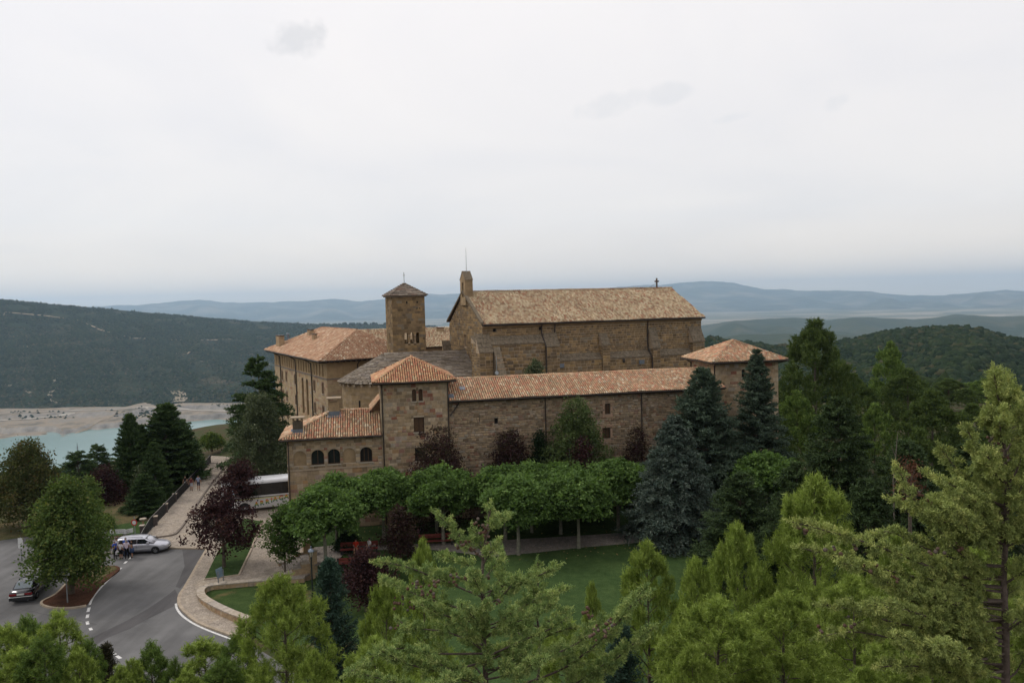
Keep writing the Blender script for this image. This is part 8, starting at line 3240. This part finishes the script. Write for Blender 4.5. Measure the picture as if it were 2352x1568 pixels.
person('man in royal blue shirt, leftmost of the group by the car', foot((265, 1284.5)), RAD(75), blue, blk, HAIRG, height=1.74, sleeve=.6, group=PPL, arms=('bent', None), bulk=1.1)
person('man in white shirt standing behind the blue shirted man by the slat fence', foot((269.5, 1277)), RAD(40), white, blk, HAIRD, height=1.72, sleeve=.6, group=PPL)
person('woman in white blouse and black trousers, back to the camera, holding a bag', foot((278.5, 1283)), RAD(165), white, blk, HAIRD, height=1.58, sleeve=.6, short=.4, group=PPL, bulk=1.15)
person('man in pale lilac shirt and black trousers, back to the camera by the car', foot((292, 1283)), RAD(200), lilac, blk, HAIRG, height=1.76, sleeve=.6, group=PPL, arms=('bent', 'bent'), bulk=1.12)
person('man in blue shirt between the lilac shirted man and the car', foot((290, 1276.5)), RAD(10), cloth('mid_blue', (.06, .12, .38)), navy, HAIRG, height=1.74, sleeve=.6, group=PPL)
person('woman in black top and denim skirt reading white papers beside the car', foot((304, 1280)), RAD(-70), blk, SKIN, HAIRD, height=1.64, sleeve=.8, short=1.0, skirt=navy, group=PPL, arms=('bent', 'bent'))
q = foot((304, 1280))
pp = thing('papers', 'open white papers held by the woman in the black top', 'papers', (q[0] - .34, q[1] - .12, q[2] + 1.12), RAD(-70))
MB().box(-.14, .14, -.02, .0, 0, .34).build('sheet', white, pp)
q = foot((278.5, 1283))
bg_o = thing('shopping_bag', 'white plastic bag hanging from the hand of the woman in the white blouse', 'bag', (q[0] - .33, q[1] - .04, q[2] + .42))
MB().lathe([(.05, 0), (.16, .04), (.17, .2), (.10, .34), (.03, .42)], 10).build('sack', white, bg_o)
WK = 'people walking on the footpath'
person('walker in black top and white shorts nearest the iron fence', foot((426.5, 1123), .25), RAD(0), blk, white, HAIRD, 'walk', 1.66, .8, .6, group=WK)
person('walker in dark red top and pale shorts in the middle of the footpath', foot((440, 1126), .25), RAD(15), cloth('dark_red', (.12, .03, .03)), cloth('pale_shorts', (.40, .42, .46)), HAIRD, 'walk', 1.66, .8, .6, group=WK)
person('tall walker in grey blue shirt and navy shorts on the kerb of the footpath', foot((456.5, 1125), .25), RAD(20), cloth('grey_blue', (.25, .28, .38)), cloth('navy_shorts', (.03, .035, .07)), HAIRD, 'walk', 1.82, .6, .6, group=WK)
SB = 'people sitting on the red bench'
ua = np.array([math.cos(BA), math.sin(BA)])
na_b = np.array([-ua[1], ua[0]])
for (px, l, c, lg, rz, hr) in ((818, 'person in a red shirt sitting on the red bench with hands in lap', cloth('bright_red', (.50, .045, .025)), cloth('red_shorts', (.42, .04, .025)), BA, HAIRD), (849, 'dark haired person in white shirt sitting turned aside on the red bench', white, navy, BA - RAD(45), HAIRD)):
    s = (px - 782) / (868 - 782.) * float(np.linalg.norm(b - b)) if False else (px - 782) / 86. * float(np.linalg.norm(w2((868, 1268), TZ) - w2((782, 1273), TZ)))
    q = w2((782, 1273), TZ) + ua * s - na_b * .02
    person(l, (q[0], q[1], TZ + .07), rz, c, lg, hr, 'sit', 1.7, .6, .7, group=SB, arms=('lap', 'lap'))
# ================================================================ AIR
hb = MB().box(-34000, 34000, -1500, 31000, -350, 560).build('haze')
HZ = bpy.data.materials.new('air_haze')
HZ.use_nodes = True
t = HZ.node_tree
t.nodes.clear()
vo = nd(t, 'ShaderNodeVolumePrincipled')
vo.inputs['Color'].default_value = (.58, .78, 1.0, 1)
vo.inputs['Density'].default_value = 5.4e-5
vo.inputs['Anisotropy'].default_value = .6
oo = nd(t, 'ShaderNodeOutputMaterial')
t.links.new(vo.outputs[0], oo.inputs['Volume'])
hb.data.materials.append(HZ)
hb['kind'] = 'stuff'
